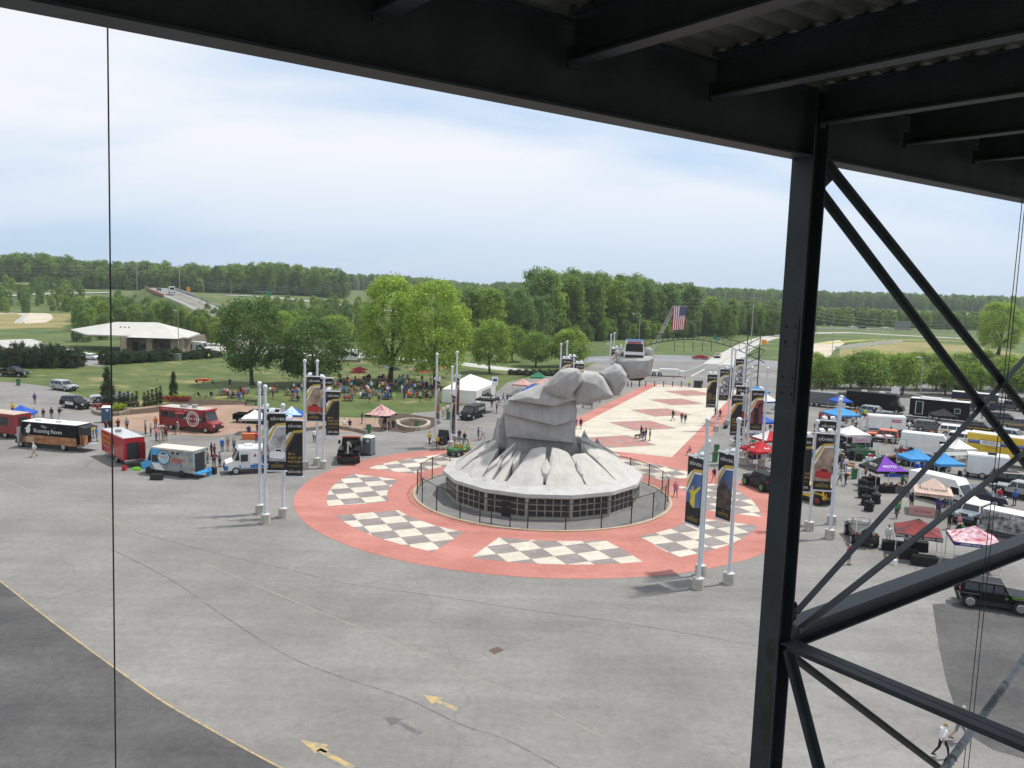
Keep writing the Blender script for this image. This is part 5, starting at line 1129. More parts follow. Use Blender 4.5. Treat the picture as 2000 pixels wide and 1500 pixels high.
for i, (a, b, k, c, lb) in enumerate((((157, 702), (186, 704), 'sedan', C_white, 'white sedan parked before the pavilion, in front of a white hatchback'), ((134, 697), (160, 697), 'suv', C_white, 'white hatchback parked before the pavilion behind the white sedan'), ((112, 690), (132, 690), 'suv', C_black, 'dark car parked among the junipers before the pavilion'))):
    p, y = place(k, a, b); car('parked_car', lb, 'car', k, p, y, c)
# rotator tow truck seen from behind
p = G(678, 911); hd = Vector((-.10, 1, 0)).normalized(); y = math.atan2(hd.y, hd.x); p = p+hd*3.2
t = thing('tow_truck', 'black tow truck with an orange beacon bar and raised boom, seen from behind', 'tow truck', p, y)
q = MB(); q.box((1.6, 0, 1.75), (1.8, 2.2, 1.3), top=.86); q.box((3.0, 0, 1.2), (1.2, 2.1, .8)); cb = q.build('cab', C_black, t); q = MB(); q.box((.72, 0, 1.95), (.03, 1.7, .55)); q.build('rear_window', M_glass, cb); q = MB(); q.box((1.3, 0, 2.48), (.4, 2.0, .16)); q.build('beacon_bar', mat('orange_lens', (.45, .09, .03), .3), t)
q = MB(); q.box((-1.0, 0, 1.05), (3.6, 2.35, .55)); q.box((-.8, .85, 1.45), (2.8, .6, .4)); q.box((-.8, -.85, 1.45), (2.8, .6, .4)); q.build('deck', C_black, t); q = MB(); q.bar((.4, 0, 1.5), (-2.4, 0, 2.5), .26, .3); q.bar((-2.4, 0, 2.5), (-2.75, 0, .7), .2, .16); q.build('boom', mat('boom_grey', (.35, .34, .30), .5), t)
for s in (-1, 1):
    wheel(t, 2.7, s*.95, .5, .3); wheel(t, -1.2, s*.98, .5, .5); q = MB(); q.box((-2.2, s*.85, .42), (.05, .55, .7)); q.build('mud_flap', M_plast, t); q = MB(); q.box((-2.82, s*.9, 1.0), (.06, .35, .14)); q.build('tail_light', M_tail, t); q = MB(); q.box((1.9, s*1.4, 1.75), (.12, .28, .42)); q.build('mirror', M_plast, t)
q = MB(); q.box((-2.8, 0, .8), (.1, 2.3, .35)); q.build('tailboard', M_plast, t)
def vanx(t, S_):
    for s in (-1, 1): side_text(t, 'RADIO', .55, M_wtxt, -1.2, 1.45, s, S_['W'], 1.2, .2, off=-.02)
p, y = place('van', (943, 815), (925, 821)); car('parked_van', 'black van with white side lettering parked before the white marquee', 'van', 'van', p, y, C_black, extras=vanx, glass=M_glass)
# green utility cart
p, y = on_line((888, 895), (923, 887.5), 1.5, 2); t = thing('utility_cart', 'green utility cart with a cargo bed and roll cage beside the fence', 'utility cart', p, y)
q = MB(); q.box((-.75, 0, .82), (1.4, 1.5, .32)); q.build('cargo_bed', C_green, t); q = MB(); q.box((.9, 0, .72), (1.0, 1.35, .42), top=.85); q.build('hood', C_green, t); q = MB(); q.box((.15, 0, .5), (2.5, 1.2, .2)); q.build('floor', M_plast, t); q = MB(); q.box((.15, 0, .78), (.5, 1.3, .2)); q.box((-.05, 0, 1.1), (.12, 1.3, .5)); q.build('seat', mat('seat_yellow', (.55, .38, .04), .6), t)
for s in (-1, 1): q = MB(); q.tube([(-.1, s*.68, .8), (-.15, s*.66, 1.95), (.65, s*.66, 1.95), (1.05, s*.68, .95)], .035, 6); q.build('roll_cage', M_blk, t); wheel(t, 1.05, s*.66, .32, .26); wheel(t, -.95, s*.66, .34, .3)
q = MB(); q.box((.25, 0, 1.98), (.95, 1.4, .05)); q.build('canopy', M_plast, t)
# --- right-hand lot
def jeepx(t, S_): q = MB(); q.box((1.35, 0, 1.205), (1.1, 1.3, .03)); q.build('hood_panel', C_black, t)
p, y = place('jeep', (1892.5, 1186), (1993.4, 1201.6))
def jgreen(t, S_):
    for s in (-1, 1): panel(t, 'green_stripe', paint('lime', (.22, .55, .03)), .9, 2.0, 1.08, 1.13, s, S_['W'], .0); disc(t, 'green_emblem', paint('lime', (.22, .55, .03)), .62, .92, .10, s, S_['W'], .0)
car('jeep', 'black four-door jeep with lime green hood stripe and bright wheels', 'jeep', 'jeep', p, y, C_black, extras=jgreen, rim=M_chrome)
p, y = place('jeep', (1489, 961), (1455, 947)); car('jeep', 'black soft-top jeep with green wheels beside the red ring of the plaza', 'jeep', 'jeep', p, y, mat('paint_olive_black', (.022, .026, .024), .6), roof=mat('soft_top', (.02, .022, .024), .9), rim=paint('rim_green', (.03, .30, .08)))
p, y = place('jeep', (1590, 985), (1553, 975)); car('jeep', 'yellow jeep mostly hidden behind the steel column', 'jeep', 'jeep', p, y, C_yel, rim=C_dred)
def cage(t, S_):
    for s in (-1, 1): q = MB(); q.tube([(-1.7, s*.7, 1.15), (-1.2, s*.68, 1.95), (.2, s*.68, 1.95), (.7, s*.7, 1.2)], .04, 6); q.build('roll_cage', M_gal, t)
    q = MB(); q.tube([(-1.2, -.68, 1.95), (-1.2, .68, 1.95)], .04); q.tube([(.2, -.68, 1.95), (.2, .68, 1.95)], .04); q.tube([(-1.2, -.68, 1.9), (-1.7, .6, 1.2)], .03); q.build('cage_bar', M_gal, t)
p, y = on_line((1712, 1074), (1690, 1045), 1.75, 2); p = (G(1711, 1074)+G(1664, 1059))/2+Vector((.35, 1.5, 0)); y = math.atan2(1, .22)
car('jeep', 'old open jeep with a silver roll cage parked by the tyre stacks', 'jeep', 'jeep', p, y, mat('paint_army', (.06, .065, .055), .6), extras=cage, top=False)
p, y = place('jeep', (1936, 1018), (1901, 1031)); car('jeep', 'steel blue jeep with a black grille next to the photo-printed trailer', 'jeep', 'jeep', p, y, mat('paint_steel_blue', (.20, .25, .30), .35, .3), roof=C_white)
p, y = place('jeep', (2010, 980), (1951, 968)); car('jeep', 'silver hard-top jeep beyond the steel blue jeep', 'jeep', 'jeep', p, y, C_silver)
p, y = on_line((1768, 966), (1893, 998), 2.05, 4); car('panel_van', 'white high-roof panel van behind the peach veterans tent', 'van', 'sprinter', p, y, C_white)
p, y = on_line((1772, 884), (1850, 893), 2.05, 4); car('panel_van', 'white high-roof panel van with open rear doors beside the orange jeep', 'van', 'sprinter', p, y, C_white, rim=M_plast)
p, y = place('jeep', (1745, 867), (1698, 862)); car('jeep', 'orange-red jeep parked between the white trailer and the white van', 'jeep', 'jeep', p, y, C_orange)
for a, b, k, c, lb, nm in (((1728, 828), (1775, 833), 'suv', C_black, 'black sport utility car beside the white lettered trailer', 'parked_car'), ((1888, 845), (1940, 851), 'suv', C_black, 'black patrol car with gold side stripes', 'police_car'), ((1840, 852), (1895, 858), 'suv', C_white, 'white sport utility car parked before the patrol car', 'parked_car'),
                           ((1862, 868), (1905, 874), 'suv', C_white, 'white car parked between a white canopy and the yellow rental truck', 'parked_car'), ((1948, 799), (1985, 804), 'pickup', C_grey, 'grey pickup with a white bed cap beside the lane', 'pickup_truck'), ((1955, 860), (1995, 866), 'suv', C_silver, 'silver car parked behind the yellow rental truck', 'parked_car'),
                           ((1965, 838), (2010, 842), 'pickup', C_grey, 'dark grey pickup with its bed towards the patrol car', 'pickup_truck'), ((1935, 826), (1990, 832), 'suv', C_black, 'matte black off-road car beside the dark box trailer', 'parked_car')):
    p, y = place(k, a, b); t = car(nm, lb, nm.replace('_', ' ').replace('parked ', ''), k, p, y, c, extras=(lambda t, S_: [panel(t, 'gold_stripe', C_gold, -2.2, 1.4, .8, .95, s, S_['W'], -.002) for s in (-1, 1)]) if 'patrol' in lb else (lambda t, S_: [MB().box((-1.85, 0, 1.5), (2.1, 1.9, .75), top=.9).build('bed_cap', C_white, t)]) if 'cap' in lb else None)
W = 2.4
p, y = on_line((1667, 800), (1745, 808), W, 1); t = boxtruck('box_truck', 'long black box truck with a white cab parked along the lane', 'truck', p, y, 9.5, W, 3.3, C_black, C_black, nose=1.3); roof_unit(t, 1, 0, 3.32); roof_unit(t, -2, 0, 3.32)
W = 2.3; p, y = on_line((1572, 792), (1622, 797), W, 1); s = near_side(y, p); t = boxtruck('enclosed_trailer', 'charcoal enclosed trailer with a side door beside the blue canopy', 'trailer', p, y, 6.2, W, 2.7, C_grey, C_silver, trailer=True, wheels=(-1.1, -.2)); panel(t, 'side_door', C_grey, .6, 1.4, .7, 2.4, s, W)
p, y = on_line((1789, 817), (1876, 826), W, 1); s = near_side(y, p); t = boxtruck('enclosed_trailer', 'black display trailer with white roof units and a framed doorway', 'trailer', p, y, 9.0, 2.5, 3.4, C_black, C_white, trailer=True, wheels=(-1.2, -.2)); panel(t, 'door_frame', C_white, -3.6, -2.4, .8, 3.0, s, 2.5); panel(t, 'doorway', M_glass, -3.5, -2.5, .85, 2.95, s, 2.5, .03); panel(t, 'window', M_wtxt, 2.3, 3.2, 1.5, 2.3, s, 2.5); panel(t, 'pane', M_glass, 2.36, 3.14, 1.56, 2.24, s, 2.5, .03); roof_unit(t, -1.5, 0, 3.4, d=(3.5, 1.4, .3)); roof_unit(t, 2, 0, 3.4)
p, y = on_line((1870, 800), (1932, 806), W, 1); s = near_side(y, p); t = boxtruck('enclosed_trailer', 'navy display trailer with a gold stripe behind the black display trailer', 'trailer', p, y, 7.5, W, 3.3, C_navy, C_white, trailer=True); panel(t, 'gold_stripe', C_gold, -3.4, 3.4, 1.9, 2.05, s, W); roof_unit(t, 0, 0, 3.3); panel(t, 'side_door', C_grey, 1.6, 2.5, .8, 2.9, s, W)
W = 2.2; p, y = on_line((1702, 845), (1760, 849), W, 1); s = near_side(y, p); t = boxtruck('enclosed_trailer', 'white enclosed trailer with a red lettered logo above the orange jeep', 'trailer', p, y, 5.2, W, 2.6, C_white, C_white, trailer=True, wheels=(1.4, 2.2), hitch=False); panel(t, 'logo_ground', M_rtxt, .6, 2.0, 1.75, 2.2, s, W); side_text(t, 'CRANE', .42, M_wtxt, 1.3, 1.97, s, W, 1.1, off=.05); panel(t, 'blue_line', M_btxt, -2.5, 2.5, .62, .72, s, W)
W = 2.5; p, y = on_line((1906, 903), (2030, 922), W, 1); s = near_side(y, p); t = boxtruck('rental_truck', 'yellow rental box truck with blue stripes and a white name plate', 'truck', p, y, 9.5, W, 3.7, C_yel, C_cream, nose=1.6, floor=1.0, r=.45)
for k, (c, z_) in enumerate(((paint('stripe_blue', (.07, .14, .42)), 2.75), (paint('stripe_navy', (.04, .04, .16)), 2.52))): panel(t, 'stripe', c, -4.6, 3.0, z_-.11, z_+.11, s, W, .004)
panel(t, 'name_rim', M_ktxt, -3.3, -.9, 2.3, 3.0, s, W, .008); panel(t, 'name_plate', M_wtxt, -3.24, -.96, 2.36, 2.94, s, W, .012); side_text(t, 'PENSKE', .5, M_ktxt, -2.1, 2.65, s, W, 1.05, .2, off=.04); side_text(t, 'Truck Rental', .24, M_ktxt, -2.0, 2.1, s, W, 1, .2); panel(t, 'white_line', M_wtxt, -4.6, 3.0, 1.5, 1.55, s, W, .004)
W = 2.3; p, y = on_line((1905, 935), (1950, 940), W, 1); s = near_side(y, p); t = boxtruck('travel_trailer', 'cream travel trailer with a grey awning opened over camp chairs', 'trailer', p, y, 4.2, W, 2.75, C_white, C_white, trailer=True); roof_unit(t, .4, 0, 2.78, M_plast); panel(t, 'name_plate', C_silver, .5, 1.7, 1.1, 1.5, s, W)
q = MB(); q.add([(-2.1, -1.1, 2.65), (-2.1, 1.1, 2.65), (-5.2, 1.3, 2.2), (-5.2, -1.3, 2.2)], [(0, 1, 2, 3)]); q.build('awning', mat('awning_grey', (.30, .31, .30), .8), t)
for s_ in (-1, 1): q = MB(); q.cyl((-5.1, s_*1.2, 0), (-5.1, s_*1.2, 2.2), .03, n=6); q.cyl((-5.1, s_*1.2, 2.2), (-2.1, s_*1.1, 1.3), .025, n=6); q.build('awning_arm', M_gal, t)
W = 2.1; p, y = on_line((1943, 1050), (2040, 1072), W, 1); s = near_side(y, p); t = boxtruck('enclosed_trailer', 'white trailer wrapped in a black-and-white crowd photograph beside the blue jeep', 'trailer', p, y, 6.2, W, 2.3, mat('crowd_print', (.42, .42, .42), .5, 0, 0, 2.2, col2=(.03, .03, .03), detail=8), C_white, trailer=True, wheels=(1.2,)); side_text(t, 'WWII PRODUCTION', .34, M_wtxt, -.2, 2.0, s, W)
# far traffic
for i, (a, b, k, c, lb) in enumerate((((1376, 703), (1358, 702), 'sedan', C_red, 'dark red sedan crossing the far junction'), ((1410, 696), (1404, 702), 'sedan', C_tan, 'tan car waiting at the far junction'))):
    p, y = place(k, a, b); car('car', lb, 'car', k, p, y, c)
# ================================================================ people and dogs
def capsule_body(parts, fingers=()):
    q = MB()
    for kind, a in parts:
        if kind == 'c': p0, p1, r0, r1 = a; q.cyl(p0, p1, r0, r1, 10); q.ball(p0, r0, 10); q.ball(p1, r1, 10)
        else: c, r, sc = a; q.ball(c, r, 12, sc=sc)
    return q
def organic(name, q, voxel, smooth_it, ratio):
    me = bpy.data.meshes.new(name); me.from_pydata(q.v, [], q.f); o = bpy.data.objects.new(name, me); COL.objects.link(o)
    m = o.modifiers.new('r', 'REMESH'); m.mode = 'VOXEL'; m.voxel_size = voxel
    m = o.modifiers.new('s', 'SMOOTH'); m.iterations = smooth_it; m.factor = .5
    m = o.modifiers.new('d', 'DECIMATE'); m.ratio = ratio
    dg = bpy.context.evaluated_depsgraph_get(); out = bpy.data.meshes.new_from_object(o.evaluated_get(dg)); bpy.data.objects.remove(o); out.name = name
    out.polygons.foreach_set('use_smooth', [True]*len(out.polygons)); return out
def pose_mesh(name, J, shoe_dir):
    """J: joint name -> (x, y, z); facing +x.  One continuous surface, then coloured by the nearest limb."""
    V3 = lambda k: Vector(J[k]); P = []; seg = []
    def cap(a, b, r0, r1, slot): P.append(('c', (V3(a) if isinstance(a, str) else a, V3(b) if isinstance(b, str) else b, r0, r1))); seg.append((P[-1][1][0], P[-1][1][1], max(r0, r1), slot))
    pel, che, nk, hd = V3('pelvis'), V3('chest'), V3('neck'), V3('head'); up = (che-pel).normalized()
    cap(pel, che, .145, .155, 2); cap(pel+Vector((0, .05, .02)), che+Vector((0, .055, 0)), .125, .13, 2); cap(pel+Vector((0, -.05, .02)), che+Vector((0, -.055, 0)), .125, .13, 2)
    for s in 'LR':
        sg = 1 if s == 'L' else -1
        cap(che+Vector((0, sg*.06, .05)), 'sh'+s, .095, .060, 2); cap(pel+Vector((0, sg*.06, -.02)), 'hip'+s, .115, .10, 3)
        cap('sh'+s, 'el'+s, .056, .046, 2); cap('el'+s, 'wr'+s, .043, .031, 6)
        el, wr = V3('el'+s), V3('wr'+s); d = (wr-el).normalized(); lat = d.cross(Vector((0, 1, 0)))
        if lat.length < .2: lat = Vector((1, 0, 0))
        lat.normalize(); pc_ = wr+d*.05; cap(wr, pc_, .032, .036, 0)
        for i, (o_, L_) in enumerate(((-.028, .062), (-.010, .075), (.009, .072), (.027, .056))):
            b = pc_+lat*o_+d*.03; cap(b, b+d*L_*.7+Vector((0, -sg*.012, 0)), .0105, .009, 0)
        cap(pc_+lat*-.03-d*.03, pc_+lat*-.058+d*.03, .012, .010, 0)
        cap('hip'+s, 'kn'+s, .098, .062, 3); cap('kn'+s, 'an'+s, .060, .040, 5)
        f = Vector(shoe_dir[s]); an = V3('an'+s); cap(an+Vector((0, 0, -.045))-f*.04, an+f*.17+Vector((0, 0, -.055 if f.z == 0 else -.02)), .047, .038, 4)
    cap(che+up*.12, nk, .075, .055, 2); cap(nk, hd-Vector((0, 0, .04)), .055, .052, 0)
    P.append(('b', (hd, .105, (1.0, .80, 1.18)))); seg.append((hd, hd, .11, 1)); fx = V3('face').normalized()
    P.append(('c', (hd+fx*.10, hd+fx*.118+Vector((0, 0, -.02)), .013, .016)))
    for s in (-1, 1): P.append(('b', (hd+fx.cross(Vector((0, 0, 1)))*s*.085+Vector((0, 0, -.01)), .026, (1, .5, 1.2))))
    me = organic(name, capsule_body(P), .0145, 4, .30)
    n = len(me.polygons); cen = np.empty(n*3, np.float32); me.polygons.foreach_get('center', cen); cen = cen.reshape(-1, 3); best = np.full(n, 1e9); slot = np.zeros(n, np.int32)
    for a, b, r, sl_ in seg:
        a_, ab = np.array(a), np.array(b-a); L2 = float(ab @ ab)
        t = np.clip(((cen-a_) @ ab)/L2, 0, 1) if L2 > 1e-9 else np.zeros(n)
        d = np.linalg.norm(cen-(a_+t[:, None]*ab), axis=1)-r; k = d < best; best[k] = d[k]; slot[k] = sl_
    hem = (slot == 3) & (cen[:, 2] > pel.z-.01) & (np.hypot(cen[:, 0]-pel.x, cen[:, 1]-pel.y) < .24); slot[hem] = 2
    rel = cen-np.array(hd); fwd = rel @ np.array(fx); head = slot == 1
    slot[head & ((rel[:, 2] < .045) & (fwd > -.015))] = 0
    sidev = np.array(fx.cross(Vector((0, 0, 1)))); lat_ = rel @ sidev
    for s in (-1, 1): slot[(np.abs(lat_-s*.036) < .014) & (np.abs(rel[:, 2]-.012) < .009) & (fwd > .06)] = 1
    for _ in range(7): me.materials.append(None)
    me.polygons.foreach_set('material_index', slot); me.update(); return me
STAND = dict(pelvis=(0, 0, .96), chest=(.0, 0, 1.28), neck=(.0, 0, 1.49), head=(.025, 0, 1.63), face=(1, 0, 0), shL=(0, .185, 1.40), elL=(-.03, .245, 1.13), wrL=(.05, .25, .90), shR=(0, -.185, 1.40), elR=(-.03, -.245, 1.13), wrR=(.05, -.25, .90), hipL=(0, .095, .90), knL=(.02, .105, .50), anL=(0, .11, .10), hipR=(0, -.095, .90), knR=(.02, -.105, .50), anR=(0, -.11, .10))
F0 = {'L': (1, .12, 0), 'R': (1, -.12, 0)}
def var_(**k): d = dict(STAND); d.update(k); return d
POSE = {'standing': pose_mesh('person', STAND, F0),
 'hands on hips': pose_mesh('person', var_(elL=(-.12, .36, 1.16), wrL=(.06, .20, 1.03), elR=(-.12, -.36, 1.16), wrR=(.06, -.20, 1.03), anL=(.03, .17, .10), anR=(-.03, -.15, .10)), F0),
 'holding something': pose_mesh('person', var_(elL=(-.03, .25, 1.14), wrL=(.22, .12, 1.15), elR=(-.02, -.25, 1.14), wrR=(.24, -.10, 1.18), head=(.05, 0, 1.62)), F0),
 'walking': pose_mesh('person', var_(chest=(.02, 0, 1.28), neck=(.04, 0, 1.49), head=(.08, 0, 1.62), knL=(.20, .10, .53), anL=(.30, .10, .12), knR=(-.06, -.10, .50), anR=(-.34, -.10, .18), elL=(-.16, .24, 1.15), wrL=(-.10, .26, .92), elR=(.08, -.25, 1.15), wrR=(.24, -.22, .96)), {'L': (1, 0, .2), 'R': (1, 0, -.35)}),
 'striding': pose_mesh('person', var_(chest=(.04, 0, 1.27), neck=(.07, 0, 1.48), head=(.11, 0, 1.61), knR=(.22, -.10, .54), anR=(.30, -.10, .12), knL=(-.08, .10, .50), anL=(-.38, .10, .22), elR=(-.18, -.23, 1.16), wrR=(-.16, -.25, .93), elL=(.06, .25, 1.13), wrL=(.28, .18, 1.05)), {'R': (1, 0, .2), 'L': (1, 0, -.5)}),
 'sitting': pose_mesh('person', var_(pelvis=(0, 0, .55), chest=(.05, 0, .86), neck=(.09, 0, 1.07), head=(.14, 0, 1.20), shL=(.06, .185, .98), shR=(.06, -.185, .98), elL=(.10, .25, .73), wrL=(.32, .16, .74), elR=(.10, -.25, .73), wrR=(.32, -.16, .76), hipL=(.02, .10, .52), knL=(.44, .13, .52), anL=(.42, .13, .10), hipR=(.02, -.10, .52), knR=(.44, -.13, .52), anR=(.38, -.13, .10)), F0),
 'leaning in': pose_mesh('person', var_(chest=(.16, 0, 1.22), neck=(.28, 0, 1.38), head=(.36, 0, 1.47), shL=(.2, .185, 1.33), shR=(.2, -.185, 1.33), elL=(.26, .24, 1.06), wrL=(.46, .14, 1.02), elR=(.26, -.24, 1.06), wrR=(.46, -.14, 1.04)), F0)}
SKIN = [mat('skin_a', (.46, .27, .19), .6), mat('skin_b', (.36, .19, .12), .6), mat('skin_c', (.15, .075, .045), .6)]
HAIR = {'dark': mat('hair_dark', (.02, .015, .012), .7), 'brown': mat('hair_brown', (.09, .05, .03), .7), 'fair': mat('hair_fair', (.36, .25, .12), .7), 'grey': mat('hair_grey', (.35, .34, .33), .7), 'white cap': cloth('cap_white', (.68, .68, .66)), 'black cap': cloth('cap_black', (.02, .02, .02)), 'red cap': cloth('cap_red', (.35, .03, .03))}
SHIRT = {k: cloth('shirt_'+k, c) for k, c in {'black': (.016, .016, .018), 'white': (.66, .66, .65), 'grey': (.22, .23, .24), 'navy': (.02, .03, .09), 'blue': (.03, .11, .42), 'red': (.40, .025, .03), 'maroon': (.13, .015, .025), 'orange': (.65, .16, .03), 'yellow': (.62, .42, .05), 'lime': (.36, .62, .04), 'green': (.05, .22, .09), 'teal': (.03, .24, .28), 'pink': (.55, .20, .26), 'purple': (.11, .05, .22), 'khaki': (.30, .25, .17), 'pale blue': (.32, .45, .60)}.items()}
PANT = {k: cloth('pants_'+k, c) for k, c in {'blue jeans': (.05, .09, .18), 'black trousers': (.015, .015, .017), 'khaki shorts': (.36, .30, .21), 'black shorts': (.02, .02, .022), 'grey shorts': (.22, .22, .23), 'denim shorts': (.07, .12, .22), 'white trousers': (.62, .62, .61)}.items()}
SHOE = mat('shoe', (.05, .05, .055), .7)
pr_ = random.Random(77)
def person(u=0, v=0, face=None, pose='standing', shirt=None, pants=None, hair=None, where='', group=None, scale=None, p=None, label=None, skin=None):
    p = p or G(u, v); shirt = shirt or pr_.choice(list(SHIRT)); pants = pants or pr_.choice(list(PANT)); hair = hair or pr_.choice(['dark', 'brown', 'fair', 'dark', 'brown', 'white cap', 'black cap', 'grey'])
    o = link('person', POSE[pose]); o.location = p; o.rotation_euler = (0, 0, pr_.uniform(0, 6.28) if face is None else R(face)); sc = scale or pr_.uniform(.95, 1.06); o.scale = (sc, sc, sc)
    sk = SKIN[skin] if skin is not None else pr_.choice([SKIN[0], SKIN[0], SKIN[0], SKIN[1], SKIN[2]])
    short = 'shorts' in pants
    for i, m in enumerate((sk, HAIR[hair], SHIRT[shirt], PANT[pants], SHOE, sk if short else PANT[pants], sk)):
        o.material_slots[i].link = 'OBJECT'; o.material_slots[i].material = m
    hw = hair if 'cap' in hair else hair+' hair'
    tag(o, label or '%s in %s shirt and %s %s %s' % ('child' if sc < .8 else 'person', shirt, pants, {'leaning in': 'leaning'}.get(pose, pose), where), 'person', group)
    return o
# German shepherd-like dogs
def dog_mesh(sit=False):
    c = lambda a, b, r0, r1: ('c', (Vector(a), Vector(b), r0, r1)); P = []
    if not sit:
        P += [c((-.32, 0, .50), (.28, 0, .52), .115, .145), c((.28, 0, .54), (.46, 0, .72), .10, .075), c((.46, 0, .74), (.55, 0, .73), .078, .06), c((.56, 0, .71), (.70, 0, .68), .045, .032), c((-.40, 0, .52), (-.66, 0, .26), .04, .02)]
        for s in (-1, 1):
            P += [c((.26, s*.09, .46), (.27, s*.09, .24), .055, .035), c((.27, s*.09, .24), (.26, s*.09, .03), .032, .03), c((.26, s*.09, .03), (.31, s*.09, .03), .03, .026), c((-.30, s*.09, .46), (-.22, s*.10, .30), .085, .05), c((-.22, s*.10, .30), (-.38, s*.10, .20), .042, .03), c((-.38, s*.10, .20), (-.34, s*.10, .03), .03, .028), c((-.34, s*.1, .03), (-.28, s*.1, .03), .03, .026), c((.45, s*.045, .80), (.43, s*.06, .89), .03, .010)]
    else:
        P += [c((-.22, 0, .22), (.12, 0, .52), .16, .13), c((.12, 0, .56), (.22, 0, .76), .09, .07), c((.22, 0, .80), (.30, 0, .79), .078, .06), c((.31, 0, .77), (.44, 0, .74), .045, .032), c((-.34, 0, .10), (-.6, 0, .05), .035, .02)]
        for s in (-1, 1): P += [c((.16, s*.09, .46), (.20, s*.09, .22), .05, .034), c((.20, s*.09, .22), (.20, s*.09, .03), .032, .03), c((-.20, s*.13, .22), (.02, s*.15, .20), .09, .05), c((.02, s*.15, .18), (-.08, s*.15, .04), .04, .03), c((-.08, s*.15, .03), (.06, s*.15, .03), .03, .026), c((.20, s*.045, .86), (.18, s*.07, .94), .03, .01)]
    return organic('dog', capsule_body(P), .013, 3, .4)
def dog(u, v, face, sit, m, label):
    me = dog_mesh(sit); me.materials.append(m); o = link('dog', me); o.location = G(u, v); o.rotation_euler = (0, 0, R(face)); tag(o, label, 'dog')
dog(1245, 857, 20, False, mat('shepherd_fur', (.20, .11, .05), .9, 0, 0, 3.2, col2=(.025, .02, .018)), 'tan and black shepherd dog on the promenade beside four people')
dog(1979, 1054, 200, True, mat('golden_fur', (.48, .30, .14), .9, 0, .2, 5), 'golden dog sitting by the wheel of the photo-printed trailer')
PG = 'people on the promenade'
person(1252, 855, 200, 'standing', 'black', 'black trousers', 'brown', 'beside the shepherd dog', PG); person(1256, 862, 100, 'standing', 'navy', 'blue jeans', 'dark', 'with back turned beside the dog', PG); person(1261, 860, 160, 'holding something', 'black', 'blue jeans', 'dark', 'facing the dog group', PG); person(1269, 861, 180, 'standing', 'khaki', 'blue jeans', 'black cap', 'at the edge of the dog group', PG)
person(1314, 822, 200, 'walking', 'black', 'black shorts', 'brown', 'alone on the promenade', PG); person(1331, 826, 250, 'walking', 'maroon', 'blue jeans', 'dark', 'in a pair on the promenade', PG); person(1338, 828, 260, 'walking', 'black', 'denim shorts', 'brown', 'in a pair on the promenade', PG)
person(1134, 838, 240, 'standing', 'black', 'black shorts', 'brown', 'beside the boulder body', PG); person(1124, 837, 300, 'standing', 'purple', 'denim shorts', 'dark', 'half hidden by the boulder body', PG)
person(1319, 971, 270, 'walking', 'pink', 'denim shorts', 'grey', 'on the red ring of the plaza', PG); person(1394, 942, 275, 'walking', 'maroon', 'grey shorts', 'dark', 'on the red ring near the green bin', PG)
person(1348, 889, 200, 'sitting', 'pink', 'khaki shorts', 'fair', 'at the promenade edge', PG); person(1397, 815, 190, 'walking', 'black', 'black shorts', 'brown', 'in the promenade shade', PG); person(1406, 819, 200, 'walking', 'maroon', 'black shorts', 'dark', 'carrying a plate by the poles', PG)
person(1268, 760, 90, 'standing', 'lime', 'black trousers', 'grey', 'by the far bollards', PG, p=G(1346, 757)); person(1371, 758, 180, 'standing', 'black', 'blue jeans', 'dark', 'beside the far black cabinet', PG)
WG = 'people walking under the grandstand'
person(1838, 1480, 12, 'striding', 'white', 'black trousers', 'fair', 'carrying food below the steel strut', WG, .97, skin=0); person(1872, 1448, 10, 'striding', 'black', 'grey shorts', 'grey', 'carrying a tray below the steel strut', WG, 1.02, skin=0)
TG = 'people around the food trucks'
person(67, 893, 230, 'walking', 'white', 'khaki shorts', 'grey', 'past the black raven truck', TG, .98)
person(68, 789, 95, 'standing', 'purple', 'blue jeans', 'dark', 'alone on the open asphalt', TG, 1.0)
person(25, 809, 270, 'standing', 'yellow', 'black trousers', 'dark', 'behind the blue canopy', TG); 
for u, sh, pn, hr in ((56, 'pale blue', 'blue jeans', 'brown'), (67, 'khaki', 'khaki shorts', 'fair'), (85, 'maroon', 'grey shorts', 'dark'), (101, 'black', 'khaki shorts', 'dark'), (117, 'black', 'white trousers', 'black cap')): person(u, 820, 265, 'hands on hips' if u == 117 else 'standing', sh, pn, hr, 'behind the black raven truck', TG)
person(182, 856, 20, 'leaning in', 'yellow', 'blue jeans', 'white cap', 'at the raven truck hatch', TG); person(189, 862, 20, 'standing', 'blue', 'denim shorts', 'dark', 'queueing at the raven truck', TG)
for u, v, sh, pn, hr, ps in ((207, 844, 'maroon', 'black trousers', 'dark', 'standing'), (215, 845, 'black', 'black trousers', 'dark', 'standing'), (231, 843, 'maroon', 'black trousers', 'brown', 'holding something'), (248, 842, 'grey', 'black trousers', 'dark', 'standing')): person(u, v, None, ps, sh, pn, hr, 'behind the red hot dog trailer', TG)
for u, v, sh, pn, hr, ps in ((284, 848, 'grey', 'black trousers', 'dark', 'standing'), (295, 852, 'khaki', 'denim shorts', 'brown', 'standing'), (304, 838, 'orange', 'blue jeans', 'dark', 'standing'), (305, 861, 'pink', 'blue jeans', 'brown', 'standing'), (311, 864, 'khaki', 'khaki shorts', 'fair', 'hands on hips'), (318, 862, 'grey', 'khaki shorts', 'brown', 'standing'), (324, 860, 'maroon', 'black shorts', 'dark', 'standing'), (348, 848, 'grey', 'khaki shorts', 'white cap', 'walking')): person(u, v, None, ps, sh, pn, hr, 'queueing at the red truck', TG)
